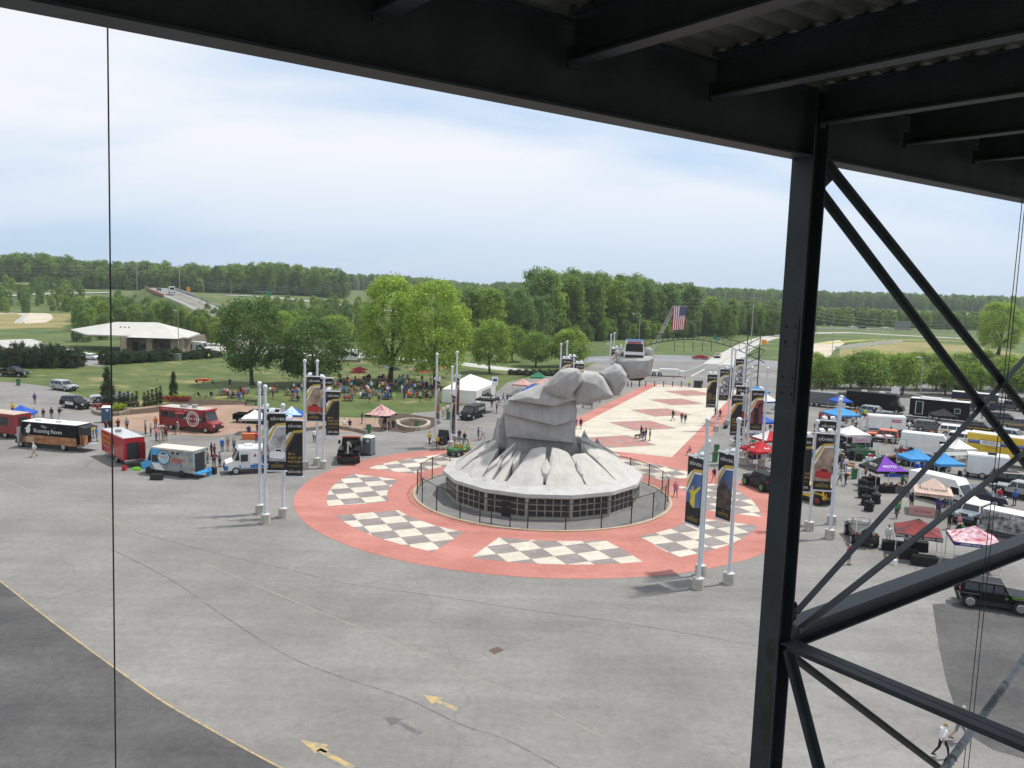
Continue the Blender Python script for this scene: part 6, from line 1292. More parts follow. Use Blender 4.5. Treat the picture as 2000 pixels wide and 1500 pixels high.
person(434, 883, 95, 'standing', 'blue', 'blue jeans', 'white cap', 'near the ice-cream truck', TG); person(445, 880, 250, 'standing', 'khaki', 'khaki shorts', 'brown', 'near the ice-cream truck', TG); person(457, 881, 250, 'standing', 'grey', 'black trousers', 'brown', 'near the ice-cream truck', TG)
for u, v, sh, pn, ps in ((413, 893, 'black', 'black trousers', 'standing'), (419, 897, 'maroon', 'black shorts', 'standing'), (418, 913, 'maroon', 'black trousers', 'leaning in'), (429, 912, 'grey', 'black trousers', 'standing'), (405, 905, 'khaki', 'denim shorts', 'standing')): person(u, v, None, ps, sh, pn, 'dark', 'behind the beach-print van', TG)
person(486, 856, 90, 'standing', 'navy', 'blue jeans', 'grey', 'under the white canopy', TG); person(504, 852, 90, 'standing', 'maroon', 'blue jeans', 'dark', 'under the white canopy', TG); person(614, 864, 120, 'standing', 'white', 'black trousers', 'dark', 'by a notice board behind the poles', TG); person(501, 869, 250, 'standing', 'red', 'denim shorts', 'brown', 'beside the ice-cream truck roof', TG)
MG = 'people around the pole trio and cart'
person(839, 869, 250, 'walking', 'yellow', 'black trousers', 'dark', 'beside the A-board', MG); person(854, 876, 300, 'standing', 'yellow', 'black trousers', 'dark', 'by a pole base', MG); person(860, 879, 0, 'walking', 'black', 'black shorts', 'dark', 'by the A-board', MG)
person(897, 862, 270, 'standing', 'maroon', 'denim shorts', 'fair', 'behind the utility cart', MG); person(907, 868, 250, 'standing', 'black', 'blue jeans', 'dark', 'behind the utility cart', MG); person(934, 860, 10, 'standing', 'purple', 'black shorts', 'dark', 'carrying a bag near the boulder', MG); person(943, 858, 200, 'walking', 'white', 'khaki shorts', 'grey', 'with back turned near the boulder', MG)
person(866, 814, 250, 'standing', 'white', 'khaki shorts', 'dark', 'on the lawn edge by the bin', MG); person(874, 810, 260, 'standing', 'white', 'black shorts', 'dark', 'on the lawn edge by the marquee', MG); person(970, 808, 180, 'standing', 'black', 'black trousers', 'dark', 'beside the black canopy', MG)
p = G(906, 889); person(0, 0, 17, 'sitting', 'lime', 'khaki shorts', 'dark', 'riding in the utility cart', MG, p=Vector((p.x+.3, p.y+.7, .36))); 
for i in range(10): person(960+i*6+pr_.uniform(-2, 2), 792+pr_.uniform(-6, 6)-i*1.0, None, pr_.choice(['standing', 'standing', 'walking']), ['navy', 'blue', 'black', 'white', 'grey'][i % 5], None, None, 'in the line beside the marquee', 'people queueing by the marquee')
JG = 'people under the printed canopy'
for u, v, sh, pn, ps in ((707, 828, 'black', 'black trousers', 'standing'), (749, 842, 'black', 'denim shorts', 'standing'), (760, 841, 'black', 'black trousers', 'leaning in'), (768, 843, 'black', 'black shorts', 'standing'), (752, 836, 'maroon', 'black shorts', 'standing')): person(u, v, None, ps, sh, pn, 'brown', 'at the printed flag canopy', JG)
person(672, 836, 95, 'sitting', 'white', 'khaki shorts', 'dark', 'on the patio wall', JG); person(683, 836, 95, 'sitting', 'black', 'black shorts', 'dark', 'on the patio wall', JG)
RG = 'people in the vendor lot'
for u, v, sh, pn, ps in ((1435, 861, 'khaki', 'blue jeans', 'standing'), (1441, 862, 'blue', 'blue jeans', 'standing'), (1437, 872, 'black', 'denim shorts', 'standing'), (1604, 975, 'khaki', 'khaki shorts', 'standing'), (1615, 974, 'red', 'black shorts', 'standing'), (1640, 948, 'grey', 'black shorts', 'walking'), (1651, 950, 'black', 'blue jeans', 'walking'), (1642, 925, 'purple', 'blue jeans', 'standing'), (1690, 935, 'red', 'black trousers', 'standing'),
                         (1600, 825, 'red', 'black trousers', 'standing'), (1609, 832, 'black', 'black trousers', 'hands on hips'), (1617, 828, 'red', 'black trousers', 'standing'), (1621, 838, 'grey', 'black shorts', 'standing'), (1672, 815, 'orange', 'khaki shorts', 'standing'), (1680, 816, 'teal', 'khaki shorts', 'standing'), (1689, 819, 'lime', 'black shorts', 'standing'), (1706, 816, 'navy', 'blue jeans', 'standing'), (1714, 817, 'white', 'denim shorts', 'standing'), (1700, 812, 'purple', 'black shorts', 'standing'), (1775, 843, 'white', 'blue jeans', 'walking'), (1918, 818, 'white', 'black trousers', 'standing'), (1933, 830, 'blue', 'blue jeans', 'standing'), (1926, 822, 'grey', 'blue jeans', 'standing')):
    person(u, v, None, ps, sh, pn, None, {0: 'by the tyre stall', 1: 'near the trailers', 2: 'along the vendor lane'}[0 if 1600 <= u < 1700 and v > 900 else 1 if v < 850 else 2], RG)
person(1657, 1103, 300, 'standing', 'red', 'denim shorts', 'grey', 'behind the diagonal brace', RG); person(1779, 997, 90, 'standing', 'black', 'khaki shorts', 'dark', 'under the peach tent', RG); person(1734, 1064, 250, 'standing', 'white', 'white trousers', 'dark', 'under the black and red tent', RG); person(1853, 1034, 200, 'standing', 'black', 'black trousers', 'dark', 'beside the steel blue jeep', RG); person(1872, 1041, 180, 'holding something', 'pink', 'white trousers', 'fair', 'in front of the steel blue jeep', RG); person(1951, 985, 250, 'walking', 'red', 'black trousers', 'fair', 'beside the silver jeep', RG); person(1981, 988, 90, 'standing', 'blue', 'black shorts', 'dark', 'with back turned by the silver jeep', RG)
for i in range(14): person(1478+pr_.uniform(-22, 28), 850+i*4.2, None, pr_.choice(['standing', 'leaning in', 'holding something']), None, None, None, 'among the red vendor canopies', RG)
for u, v, sh in ((408, 703, 'lime'), (394, 705, 'black'), (307, 745, 'lime'), (449, 756, 'navy')): person(u, v, None, 'standing' if u != 307 else 'walking', sh, 'black shorts', 'dark', 'out on the open lawn', 'people on the lawn', .62 if u == 307 else None)
# ================================================================ canopies, tables, bins and other props
M_leg = mat('canopy_leg', (.55, .56, .57), .4, .3)
def pop(label, u, v, top, valance=None, size=3.0, yaw=0.0, eave=2.15, peak=3.15, text=None, tm=None, gr='pop-up canopies', p=None, walls=None, rooftext=None, two=None):
    p = p or G(u, v); t = thing('canopy', label, 'canopy', p, R(yaw), gr); h = size/2
    for sx in (-1, 1):
        for sy in (-1, 1): q = MB(); q.box((sx*(h-.05), sy*(h-.05), eave/2), (.05, .05, eave)); q.box((sx*(h-.05), sy*(h-.05), .02), (.14, .14, .03)); q.build('leg', M_leg, t)
    C = [(-h, -h), (h, -h), (h, h), (-h, h)]; rf = None
    for i in range(4):                                  # four cloth gores with a slight sag
        a, b = C[i], C[(i+1) % 4]; q = MB(); n = 6; vs = []
        for k in range(n+1):
            f = k/n; z = eave+.02+(peak-eave)*(f**1.25); vs += [(a[0]*(1-f), a[1]*(1-f), z), ((a[0]+b[0])/2*(1-f), (a[1]+b[1])/2*(1-f), z-.05*math.sin(f*3.14)), (b[0]*(1-f), b[1]*(1-f), z)]
        q.add(vs, [(3*k+j, 3*k+j+1, 3*k+j+4, 3*k+j+3) for k in range(n) for j in (0, 1)]); rf = q.build('roof_gore', two if (two and i % 2) else top, t)
        m = ((a[0]+b[0])/2, (a[1]+b[1])/2); d = Vector((b[0]-a[0], b[1]-a[1], 0)).normalized(); nr = Vector((d.y, -d.x, 0))
        q = MB(); q.bar((a[0], a[1], eave-.12), (b[0], b[1], eave-.12), .015, .28); vb = q.build('valance', valance or top, t)
        if text: lettering(vb, text, .22, tm or M_wtxt, (m[0]+nr.x*.015, m[1]+nr.y*.015, eave-.12), d, (0, 0, 1))
        if rooftext and i in (0, 1, 3):
            f = .32; pos = Vector((m[0]*(1-f), m[1]*(1-f), eave+(peak-eave)*f**1.25+.06)); up = Vector((-m[0], -m[1], (peak-eave)*1.0)); lettering(rf, rooftext, .5, tm or M_wtxt, pos, d, up)
    q = MB()
    for i in range(4): a, b = C[i], C[(i+1) % 4]; q.bar((a[0]*.97, a[1]*.97, eave-.3), ((a[0]+b[0])/2*.97, (a[1]+b[1])/2*.97, eave-.02), .025, .025); q.bar(((a[0]+b[0])/2*.97, (a[1]+b[1])/2*.97, eave-.02), (b[0]*.97, b[1]*.97, eave-.3), .025, .025)
    q.build('truss', M_leg, t); return t
K = {k: mat('canvas_'+k, c, .85, 0, .07, 1.5, transl=.25) for k, c in {'white': (.74, .74, .72), 'black': (.018, .018, .02), 'blue': (.03, .12, .50), 'sky': (.07, .32, .66), 'red': (.50, .03, .04), 'green': (.03, .20, .10), 'purple': (.22, .06, .48), 'peach': (.66, .50, .42), 'pink': (.62, .36, .33), 'grey': (.17, .18, .19), 'navy': (.03, .04, .20)}.items()}
K['flag'] = mat('canvas_flag', (.62, .50, .48), .85, 0, 0, 3.5, col2=(.32, .05, .05)); K['rwb'] = mat('canvas_bold_flag', (.66, .60, .64), .85, 0, 0, 2.2, col2=(.36, .04, .06)); K['bw'] = mat('canvas_sky_print', (.66, .72, .78), .85, 0, 0, 1.2, col2=(.10, .30, .60)); K['kr'] = mat('canvas_black_red', (.03, .028, .03), .85, 0, 0, 1.1, col2=(.28, .03, .03))
pop('white pop-up canopy beside the black pickup', 498, 846, K['white'], yaw=8); pop('blue pop-up canopy with a pale printed roof behind the poles', 570, 838, K['bw'], K['blue'], yaw=10, two=K['blue'])
pop('pop-up canopy with a printed flag roof and black lettered valance', 744, 838, K['flag'], K['black'], yaw=-14, text='REBEL JEEPERS', size=3.4, peak=3.5); pop('black pop-up canopy beside the black van', 952, 804, K['black'], yaw=-20, rooftext='RADIO')
pop('blue pop-up canopy behind the red-brown food truck', 42, 838, K['blue'], yaw=12); pop('green pop-up canopy by the low shrubs', 1050, 756, K['green'], yaw=0); pop('grey pop-up canopy beside the boulder shoulder', 1010, 795, K['grey'], yaw=-20); pop('bright blue pop-up canopy beyond the grey one', 1040, 784, K['blue'], yaw=-20); pop('pale pink canopy left of the bright blue one', 1020, 772, K['pink'], yaw=-20); pop('pale pink canopy right of the bright blue one', 1062, 770, K['pink'], yaw=-20)
pop('light blue canopy by the arch post', 1480, 786, K['sky'], yaw=20); pop('white and blue canopy behind the red-shirted driver banner', 1496, 806, K['white'], K['blue'], yaw=20); pop('blue canopy above the red canopies', 1482, 850, K['blue'], yaw=20, size=3.4); pop('red canopy with white corner behind the lettered red canopy', 1500, 888, K['red'], yaw=20, size=3.2, two=K['white']); pop('red canopy with white lettered roof near the soft-top jeep', 1483, 912, K['red'], yaw=20, size=3.4, rooftext='4x4', text='JEEPS')
pop('small blue canopy beside the charcoal trailer', 1640, 806, K['blue'], yaw=10); pop('large blue canopy full of people near the trailers', 1641, 834, K['sky'], yaw=10, size=4.2); pop('black canopy beside the framed display trailer doorway', 1840, 836, K['black'], yaw=-12, size=3.4)
t = pop('white canopy with a pink lettered banner near the white trailer', 1660, 876, K['white'], yaw=12, size=3.6); q = MB(); q.box((.3, -1.85, 1.5), (2.6, .03, .7)); bn_ = q.build('hanging_banner', mat('banner_pink', (.66, .52, .56), .7), t); lettering(bn_, 'Squadron', .5, mat('pink_lettering', (.50, .10, .22), .6), (.3, -1.88, 1.5), (1, 0, 0), (0, 0, 1))
pop('purple and black lettered canopy over the tyre stall', 1722, 952, K['purple'], K['black'], yaw=6, size=3.6, peak=3.5, text='MOTO', two=K['black'], rooftext='MOTO'); pop('sky blue canopy behind the high-roof van', 1786, 928, K['sky'], yaw=5); pop('sky blue canopy beside the travel trailer', 1840, 938, K['sky'], yaw=5); pop('white canopy before the yellow rental truck', 1868, 906, K['white'], yaw=8)
pop('peach tent with red lettering over a lettered table', 1818, 1001, K['peach'], yaw=-24, text='VET CENTER  1-877-WAR-VETS', tm=M_ktxt, rooftext='Vet Center', size=3.3, peak=3.4); pop('black and red printed tent over black-clothed tables', 1788, 1088, K['kr'], K['black'], yaw=-22, text='APPAREL  GRAPHICS  DESIGN  PRINT', size=3.3); pop('tent with a bold flag roof and blue lettered valance', 1897, 1104, K['rwb'], K['navy'], yaw=-18, text='JEEPERS BACK THE BLUE', size=3.3)
# marquee
a, b, c = G(863, 786), G(929, 790.7), G(968, 772); dd = a+(c-b); mq = thing('marquee', 'large white marquee with draped walls on the lawn', 'marquee', (0, 0, 0)); M_mq = mat('marquee_vinyl', (.74, .73, .69), .6, 0, .05, .6, transl=.2); ev = 2.35
cs = [a, b, c, dd]; cen = (a+c)/2; Rg = [cen+(p_-cen)*.0 for p_ in cs]
for i in range(4):
    p0, p1 = cs[i], cs[(i+1) % 4]
    q = MB(); q.poly([(p0.x, p0.y, ev), (p1.x, p1.y, ev), (cen.x, cen.y, ev+2.1)]); q.build('roof_gore', M_mq, mq)
    n = 14; q = MB(); vs = []; op = i == 1
    for k in range(n+1):
        f = k/n; e_ = .05*math.sin(k*2.2); pp_ = p0+(p1-p0)*f; nr = Vector((p1.y-p0.y, p0.x-p1.x, 0)).normalized(); vs += [(pp_.x+nr.x*e_, pp_.y+nr.y*e_, .02 if not (op and 3 < k < 11) else ev-.5), (pp_.x, pp_.y, ev)]
    q.add(vs, [(2*k, 2*k+2, 2*k+3, 2*k+1) for k in range(n)]); q.build('wall', M_mq, mq)
    q = MB(); q.cyl((p0.x, p0.y, 0), (p0.x, p0.y, ev), .05, n=7); q.build('pole', M_leg, mq)
p = G(966, 775); t = thing('notice_board', 'white notice board with a dark mark on a post by the marquee', 'sign', p); q = MB(); q.box((0, 0, 1.5), (.06, .06, 3)); q.build('post', M_leg, t); q = MB(); q.box((0, -.06, 2.9), (1.1, .05, 1.6)); bo_ = q.build('board', M_wtxt, t); q = MB(); q.box((0, -.09, 3.1), (.7, .02, .5)); q.build('printed_mark', M_btxt, bo_)
# picnic tables with their sitters
M_tab = mat('table_green', (.06, .10, .08), .7, 0, .2, 3)
def table_proto():
    t = thing('picnic_table', 'x', 'picnic table', (0, 0, 0))
    for i in range(5): q = MB(); q.box((0, (i-2)*.155, .74), (1.8, .14, .04)); q.build('top_plank', M_tab, t)
    for s in (-1, 1):
        q = MB(); q.box((0, s*.72, .45), (1.8, .27, .04)); q.build('bench', M_tab, t)
        q = MB(); q.bar((s*.65, -.72, 0), (s*.65, .25, .74), .06, .06); q.bar((s*.65, .72, 0), (s*.65, -.25, .74), .06, .06); q.bar((s*.65, -.75, .41), (s*.65, .75, .41), .05, .05); q.build('trestle', M_tab, t)
    return t
TAB = table_proto(); ft = True
spots = [(437, 772), (456, 777), (477, 769), (513, 771), (535, 766), (566, 772), (577, 783), (575, 759), (673, 750), (699, 752), (681, 783), (674, 767), (726, 757), (755, 766), (756, 780), (778, 752), (802, 752), (813, 760), (828, 757), (839, 776), (822, 777), (745, 742), (716, 742), (790, 742), (690, 766), (712, 764), (742, 756), (767, 760), (793, 764), (800, 776), (735, 772), (712, 778), (849, 762), (660, 757)]
for i, (u, v) in enumerate(spots):
    p = G(u, v); yaw = pr_.uniform(-.5, .5); near_ = 'by the dark spreading tree' if u < 600 else 'in the shade of the tall bright trees'
    t = TAB if ft else copy_tree(TAB); ft = False; t.location = p; t.rotation_euler = (0, 0, yaw); t['label'] = 'dark green picnic table with sitters '+near_; t['group'] = 'picnic tables on the lawn'
    for sx, sy in ((-.5, -1), (.45, -1), (-.45, 1), (.5, 1), (0, -1)):
        if pr_.random() < .8:
            lp = Vector((sx*1.1+pr_.uniform(-.1, .1), sy*.74, -.03)); c_, s_ = math.cos(yaw), math.sin(yaw); q_ = p+Vector((lp.x*c_-lp.y*s_, lp.x*s_+lp.y*c_, lp.z))
            person(0, 0, math.degrees(yaw)+(90 if sy < 0 else -90)+pr_.uniform(-15, 15), 'sitting', pr_.choice(['black', 'black', 'navy', 'blue', 'grey', 'maroon', 'white', 'red', 'teal', 'orange', 'khaki']), pr_.choice(['blue jeans', 'black trousers', 'khaki shorts', 'denim shorts']), None, 'picnicking '+('under the dark tree' if u < 600 else 'under the bright trees'), 'picnickers on the lawn', p=q_)
for i in range(44): person(pr_.uniform(660, 850), pr_.uniform(744, 788), None, pr_.choice(['standing', 'walking', 'holding something']), pr_.choice(['black', 'navy', 'grey', 'blue', 'maroon', 'white', 'orange', 'lime', 'teal', 'red']), None, None, 'among the tables under the bright trees', 'picnickers on the lawn', scale=.66 if i % 9 == 0 else None)
for i in range(10): person(pr_.uniform(425, 600), pr_.uniform(762, 786), None, pr_.choice(['standing', 'holding something']), None, None, None, 'among the tables by the dark tree', 'picnickers on the lawn')
# camp chairs
def chair_proto():
    t = thing('camp_chair', 'x', 'chair', (0, 0, 0)); q = MB(); q.box((0, 0, .42), (.5, .52, .03)); q.build('seat', K['black'], t); q = MB(); q.box((-.27, 0, .70), (.04, .52, .55), ry=R(-12)); q.build('backrest', K['black'], t)
    for sx in (-1, 1):
        for sy in (-1, 1): q = MB(); q.cyl((sx*.24, sy*.26, 0), (-sx*.16, sy*.26, .45), .012, n=5); q.build('leg', M_blk, t)
    return t
CH = chair_proto(); ft = True
for u, v in ((379, 776), (390, 777), (402, 778), (414, 777), (386, 751), (396, 751), (418, 753), (1870, 936), (1884, 938), (832, 781), (840, 783)):
    t = CH if ft else copy_tree(CH); ft = False; t.location = G(u, v); t.rotation_euler = (0, 0, pr_.uniform(0, 6)); t['label'] = 'folding black camp chair '+('under the travel trailer awning' if u > 1000 else 'on the lawn by the marquee' if u > 800 else 'on the lawn beyond the flower bed'); t['group'] = 'camp chairs'
# table parasols
def parasol(u, v, m, label, r_=1.6):
    t = thing('parasol', label, 'parasol', G(u, v), 0, 'table parasols'); q = MB(); q.cyl((0, 0, 0), (0, 0, 2.6), .03, n=6); q.build('pole', M_leg, t); n = 8
    for i in range(n): a0, a1 = i*2*math.pi/n, (i+1)*2*math.pi/n; q = MB(); q.poly([(r_*math.cos(a0), r_*math.sin(a0), 2.15), (r_*math.cos(a1), r_*math.sin(a1), 2.15), (0, 0, 2.75)]); q.build('panel', m, t)
for u, v, m, lb in ((702, 742, K['red'], 'red parasol, rear one of the close pair under the bright trees'), (699, 748, K['red'], 'wide red parasol, front one of the close pair'), (811, 741, K['pink'], 'pinkish red parasol beside the bright trees'), (828, 746, K['red'], 'tilted red parasol beside the pinkish one'), (869, 737, mat('canvas_orange', (.60, .16, .06), .85), 'orange parasol behind the marquee poles'), (757, 738, K['grey'], 'grey parasol by the slender trunk'), (771, 742, K['grey'], 'grey parasol right of the slender trunk')): parasol(u, v, m, lb, 1.5 if m is not K['red'] else 1.9)
# portable toilets, bins, boards, barriers
def toilet(u, v, label, c, yaw=0):
    t = thing('portable_toilet', label, 'portable toilet', G(u, v), R(yaw)); q = MB(); q.box((0, 0, 1.08), (1.12, 1.12, 2.1)); bd = q.build('cabin', c, t); q = MB(); q.box((0, 0, 2.2), (1.18, 1.18, .2), top=.7); q.build('roof', M_twhite, t); q = MB(); q.box((0, 0, .06), (1.2, 1.2, .12)); q.build('skid', M_plast, t)
    q = MB(); q.box((0, -.57, 1.1), (.78, .03, 1.85)); dr = q.build('door', c, t); q = MB(); q.box((.18, -.595, 1.75), (.32, .02, .28)); q.build('notice', M_wtxt, dr); q = MB(); q.box((.3, -.6, 1.1), (.06, .03, .14)); q.build('handle', M_plast, dr); q = MB(); q.box((-.575, -.2, 1.75), (.02, .3, .28)); q.build('notice', M_wtxt, t)
M_pot = paint('toilet_grey', (.13, .16, .19), .6, 0); M_potb = paint('toilet_blue', (.05, .10, .18), .6, 0)
toilet(208, 825, 'blue-grey portable toilet beside the planter by the patio', M_potb, 20); toilet(720, 888, 'grey portable toilet beside the tow truck', M_pot, -18); toilet(1141, 688, 'far blue portable toilet on the grass before the dense wood', M_potb, 10)
bin_ = MB(); bin_.cyl((0, 0, 0), (0, 0, .95), .29, .33, 14); bin_.cyl((0, 0, .95), (0, 0, 1.0), .35, .35, 14, 1); bin_me = bin_.mesh('litter_bin', [C_green, M_plast])
for u, v, lb in ((720, 846, 'green litter bin beside the stone patio wall'), (814, 838, 'green litter bin by the stone fire ring'), (36, 753, 'green litter bin near the black pickup'), (876, 819, 'green litter bin by the black van'), (1399, 886, 'green litter bin at the promenade edge, rear of two'), (1396, 902, 'green litter bin at the promenade edge, front of two'), (1114, 783, 'green litter bin under the boulder arm'), (1668, 935, 'green litter bin beside the tyre stall')):
    o = link('litter_bin', bin_me); o.location = G(u, v); o.scale = (1.1, 1.1, 1.15); tag(o, lb, 'bin', 'green litter bins')
t = thing('sandwich_board', 'black A-board standing beside a banner pole', 'sandwich board', G(866, 868), R(-20))
for s in (-1, 1): q = MB(); q.box((0, s*.35, .95), (1.3, .05, 1.95), rx=s*R(18)); q.build('panel', M_blk, t)
# flower planter and stone walls
def wall_arc(name, label, pts, hgt, th, m):
    P = [G(*p_) for p_ in pts]; t = thing(name, label, 'wall', (0, 0, 0)); L = smooth_pts(P, 3)
    for i in range(len(L)-1):
        for k in range(3): q = MB(); a_, b_ = L[i], L[i+1]; d_ = (b_-a_)*.02; sh = .0; q.bar(a_+d_+Vector((0, 0, hgt*(k+.5)/3)), b_-d_+Vector((0, 0, hgt*(k+.5)/3)), th+pr_.uniform(-.03, .03), hgt/3*.94); q.build('stone', m, t)
M_stone = mat('wall_stone', (.24, .20, .155), .9, 0, .3, 1.5, .4, 10)
wall_arc('stone_wall', 'low curved stone wall edging the tan patio', [(598, 842), (630, 838), (665, 838), (700, 844), (716, 848)], .5, .4, M_stone); wall_arc('stone_wall', 'round stone planter wall around the columnar evergreen', [(184, 802), (186, 808), (200, 812), (230, 812), (252, 806)], .5, .4, M_stone)
wall_arc('fire_ring', 'round stone fire ring in the mulch bed', [(776, 826), (800, 822), (830, 825), (838, 830), (826, 838), (800, 840), (780, 834), (776, 826)], .45, .45, mat('pale_stone', (.38, .33, .26), .9, 0, .2, 2))
fm_ = leaf_mesh('flowers', np.array([(pr_.uniform(-.5, .5), pr_.uniform(-.5, .5), .35, .35) for _ in range(14)]), 40, .14, leafmat('leaf_yellow', (.30, .36, .03)), 5); fr_ = leaf_mesh('flowers', np.array([(pr_.uniform(-.5, .5), pr_.uniform(-.5, .5), .35, .35) for _ in range(14)]), 40, .14, leafmat('leaf_red', (.26, .045, .035)), 6)
for u, v, m, lb in ((228, 800, fm_, 'yellow-green flowering shrub in the stone planter'), (199, 800, fr_, 'red flowering shrub in the stone planter by the toilet'), (344, 782, fm_, 'yellow-green flowering mound below the narrow evergreen'), (357, 784, fr_, 'red flowering mound right of the yellow-green one'), (326, 784, fr_, 'red flowering mound left of the yellow-green one')): o = link('flowering_shrub', m); o.location = G(u, v); o.scale = (1.9, 1.5, 1.4); tag(o, lb, 'shrub')
# tyre stacks, black-clothed tables, boxes
ty = MB()
for k in range(16):
    a0, a1 = k*math.pi/8, (k+1)*math.pi/8; pf = [(.22, .02), (.30, 0), (.42, .03), (.45, .12), (.42, .22), (.30, .25), (.22, .23)]
    for (r0, z0), (r1, z1) in zip(pf, pf[1:]+pf[:1]): ty.poly([(r0*math.cos(a0), r0*math.sin(a0), z0), (r0*math.cos(a1), r0*math.sin(a1), z0), (r1*math.cos(a1), r1*math.sin(a1), z1), (r1*math.cos(a0), r1*math.sin(a0), z1)])
ty_me = ty.mesh('tyre', M_tyre, True)
for i, (u, v, n) in enumerate(((1697, 998, 4), (1710, 983, 4), (1690, 986, 4), (1684, 972, 5), (1701, 971, 4), (1683, 958, 5), (1697, 958, 4), (1640, 905, 4), (1650, 900, 5), (1662, 898, 5), (1655, 885, 4), (1667, 884, 5), (1645, 880, 4), (1672, 890, 3), (1648, 862, 4), (1660, 866, 4), (1672, 870, 3), (1684, 878, 4), (1690, 890, 3), (1678, 900, 4), (1640, 868, 3), (1634, 884, 4))):
    p = G(u, v)
    for k in range(n):
        o = link('tyre', ty_me); o.location = (p.x+pr_.uniform(-.05, .05), p.y+pr_.uniform(-.05, .05), k*.25); tag(o, ('topmost' if k == n-1 else 'lowest' if k == 0 else 'middle')+' black off-road tyre of a stack '+('in the row beside the purple canopy' if v > 950 else 'by the lettered pink banner'), 'tyre', 'stacked tyres')
def cloth_table(u, v, m, label, yaw=0, L=1.8, text=None, tm=None):
    t = thing('display_table', label, 'table', G(u, v), R(yaw)); q = MB(); q.box((0, 0, .375), (L, .78, .75), top=.97); b_ = q.build('table_cover', m, t); q = MB(); q.box((0, 0, .755), (L, .78, .02)); q.build('table_top', m, t)
    if text: lettering(b_, text, .34, tm, (0, -.40, .45), (1, 0, 0), (0, 0, 1))
    return t
for u, v, lb, yw in ((1745, 1075, 'black-clothed table at the rear of the black and red tent', -20), (1768, 1090, 'black-clothed table in the middle of the black and red tent', -20), (1804, 1104, 'black-clothed table at the front pole of the black and red tent', -20), (1788, 1074, 'black-clothed table beside the trailer tongue', -20)): cloth_table(u, v, K['black'], lb, yw)
cloth_table(1800, 1006, K['pink'], 'pale lettered table under the peach tent', -22, 2.2, 'Vet Center', M_rtxt); cloth_table(492, 858, mat('canvas_orange', (.60, .16, .06), .85), 'orange-clothed table under the white canopy', 5, 2.4); cloth_table(1888, 1108, K['white'], 'white-clothed table under the flag-roofed tent', -18)
M_card = mat('cardboard', (.36, .24, .13), .8, 0, .15, 3)
for i in range(22):
    u = pr_.choice([1645, 1652, 1658, 1664, 1448, 1443, 1452, 1741, 1900]); v = {1645: 912, 1652: 918, 1658: 925, 1664: 915, 1448: 885, 1443: 878, 1452: 892, 1741: 1098, 1900: 1112}[u]+pr_.uniform(-6, 6); q = MB(); s3 = (pr_.uniform(.4, .8), pr_.uniform(.4, .6), pr_.uniform(.25, .6)); q.box((0, 0, s3[2]/2), s3); q.box((0, 0, s3[2]+.01), (s3[0]*1.02, s3[1]*.48, .02)); o = q.build('carton', M_card if i % 3 else M_twhite); o.location = G(u, v); o.rotation_euler = (0, 0, pr_.uniform(0, 3)); tag(o, ('brown cardboard' if i % 3 else 'white')+' carton on the ground '+('by the tyre stall' if 1600 < u < 1700 else 'behind the soft-top jeep' if u < 1500 else 'by the lettered tents'), 'carton', 'cartons on the ground')
# dumpster-like green trailer with a grey lean-to roof
t = thing('vendor_stall', 'green slatted stall with a grey lean-to roof behind the purple canopy', 'stall', G(1715, 893), R(8))
for k in range(4): q = MB(); q.box((-2.2, -.9+.6*k, 1.0+.12*k), (2.2, .5, .1), rx=R(-12)); q.build('slat', C_green, t)
q = MB(); q.box((-2.2, 0, .5), (2.2, 2.2, .9)); q.build('counter', C_green, t); q = MB(); q.box((.9, 0, 2.5), (4.2, 3.4, .08), ry=R(4), rx=R(-9)); q.build('roof', mat('stall_roof', (.42, .46, .48), .5), t)
for x in (-1, 2.8):
    for y_ in (-1.4, 1.4): q = MB(); q.cyl((x, y_, 0), (x, y_, 2.5), .04, n=6); q.build('post', M_leg, t)
for x in (.2, 1.5): q = MB(); q.box((x, .4, 2.72), (.7, .7, .16)); q.build('roof_box', M_twhite, t)
# left-hand clutter behind the vans
for u, v, s3, c, lb in ((243, 919, (.4, .4, .5), C_red, 'red fuel can beside the hot dog trailer'), (268, 918, (.9, .5, .25), paint('lime', (.22, .55, .03)), 'lime green tray behind the beach-print van'), (252, 905, (.5, .5, 1.0), C_silver, 'silver gas cylinder beside the hot dog trailer'), (306, 937, (1.2, .5, .6), M_plast, 'black generator beside the beach-print van'), (408, 929, (.4, .4, .8), C_lblue, 'blue water jug behind the beach-print van'), (416, 926, (.7, .5, .7), M_plast, 'black crate beside the blue water jug'), (1040, 1010, (.3, .3, .02), M_white, 'flat white sheet on the asphalt')):
    if 'sheet' in lb: continue
    q = MB(); q.box((0, 0, s3[2]/2), s3, top=.94); q.cyl((0, 0, s3[2]), (0, 0, s3[2]+.08), min(s3[0], s3[1])*.2, n=8); o = q.build(lb.split(' beside')[0].split(' behind')[0].replace(' ', '_'), c); o.location = G(u, v); tag(o, lb, lb.split(' beside')[0].split(' behind')[0].split()[-1])
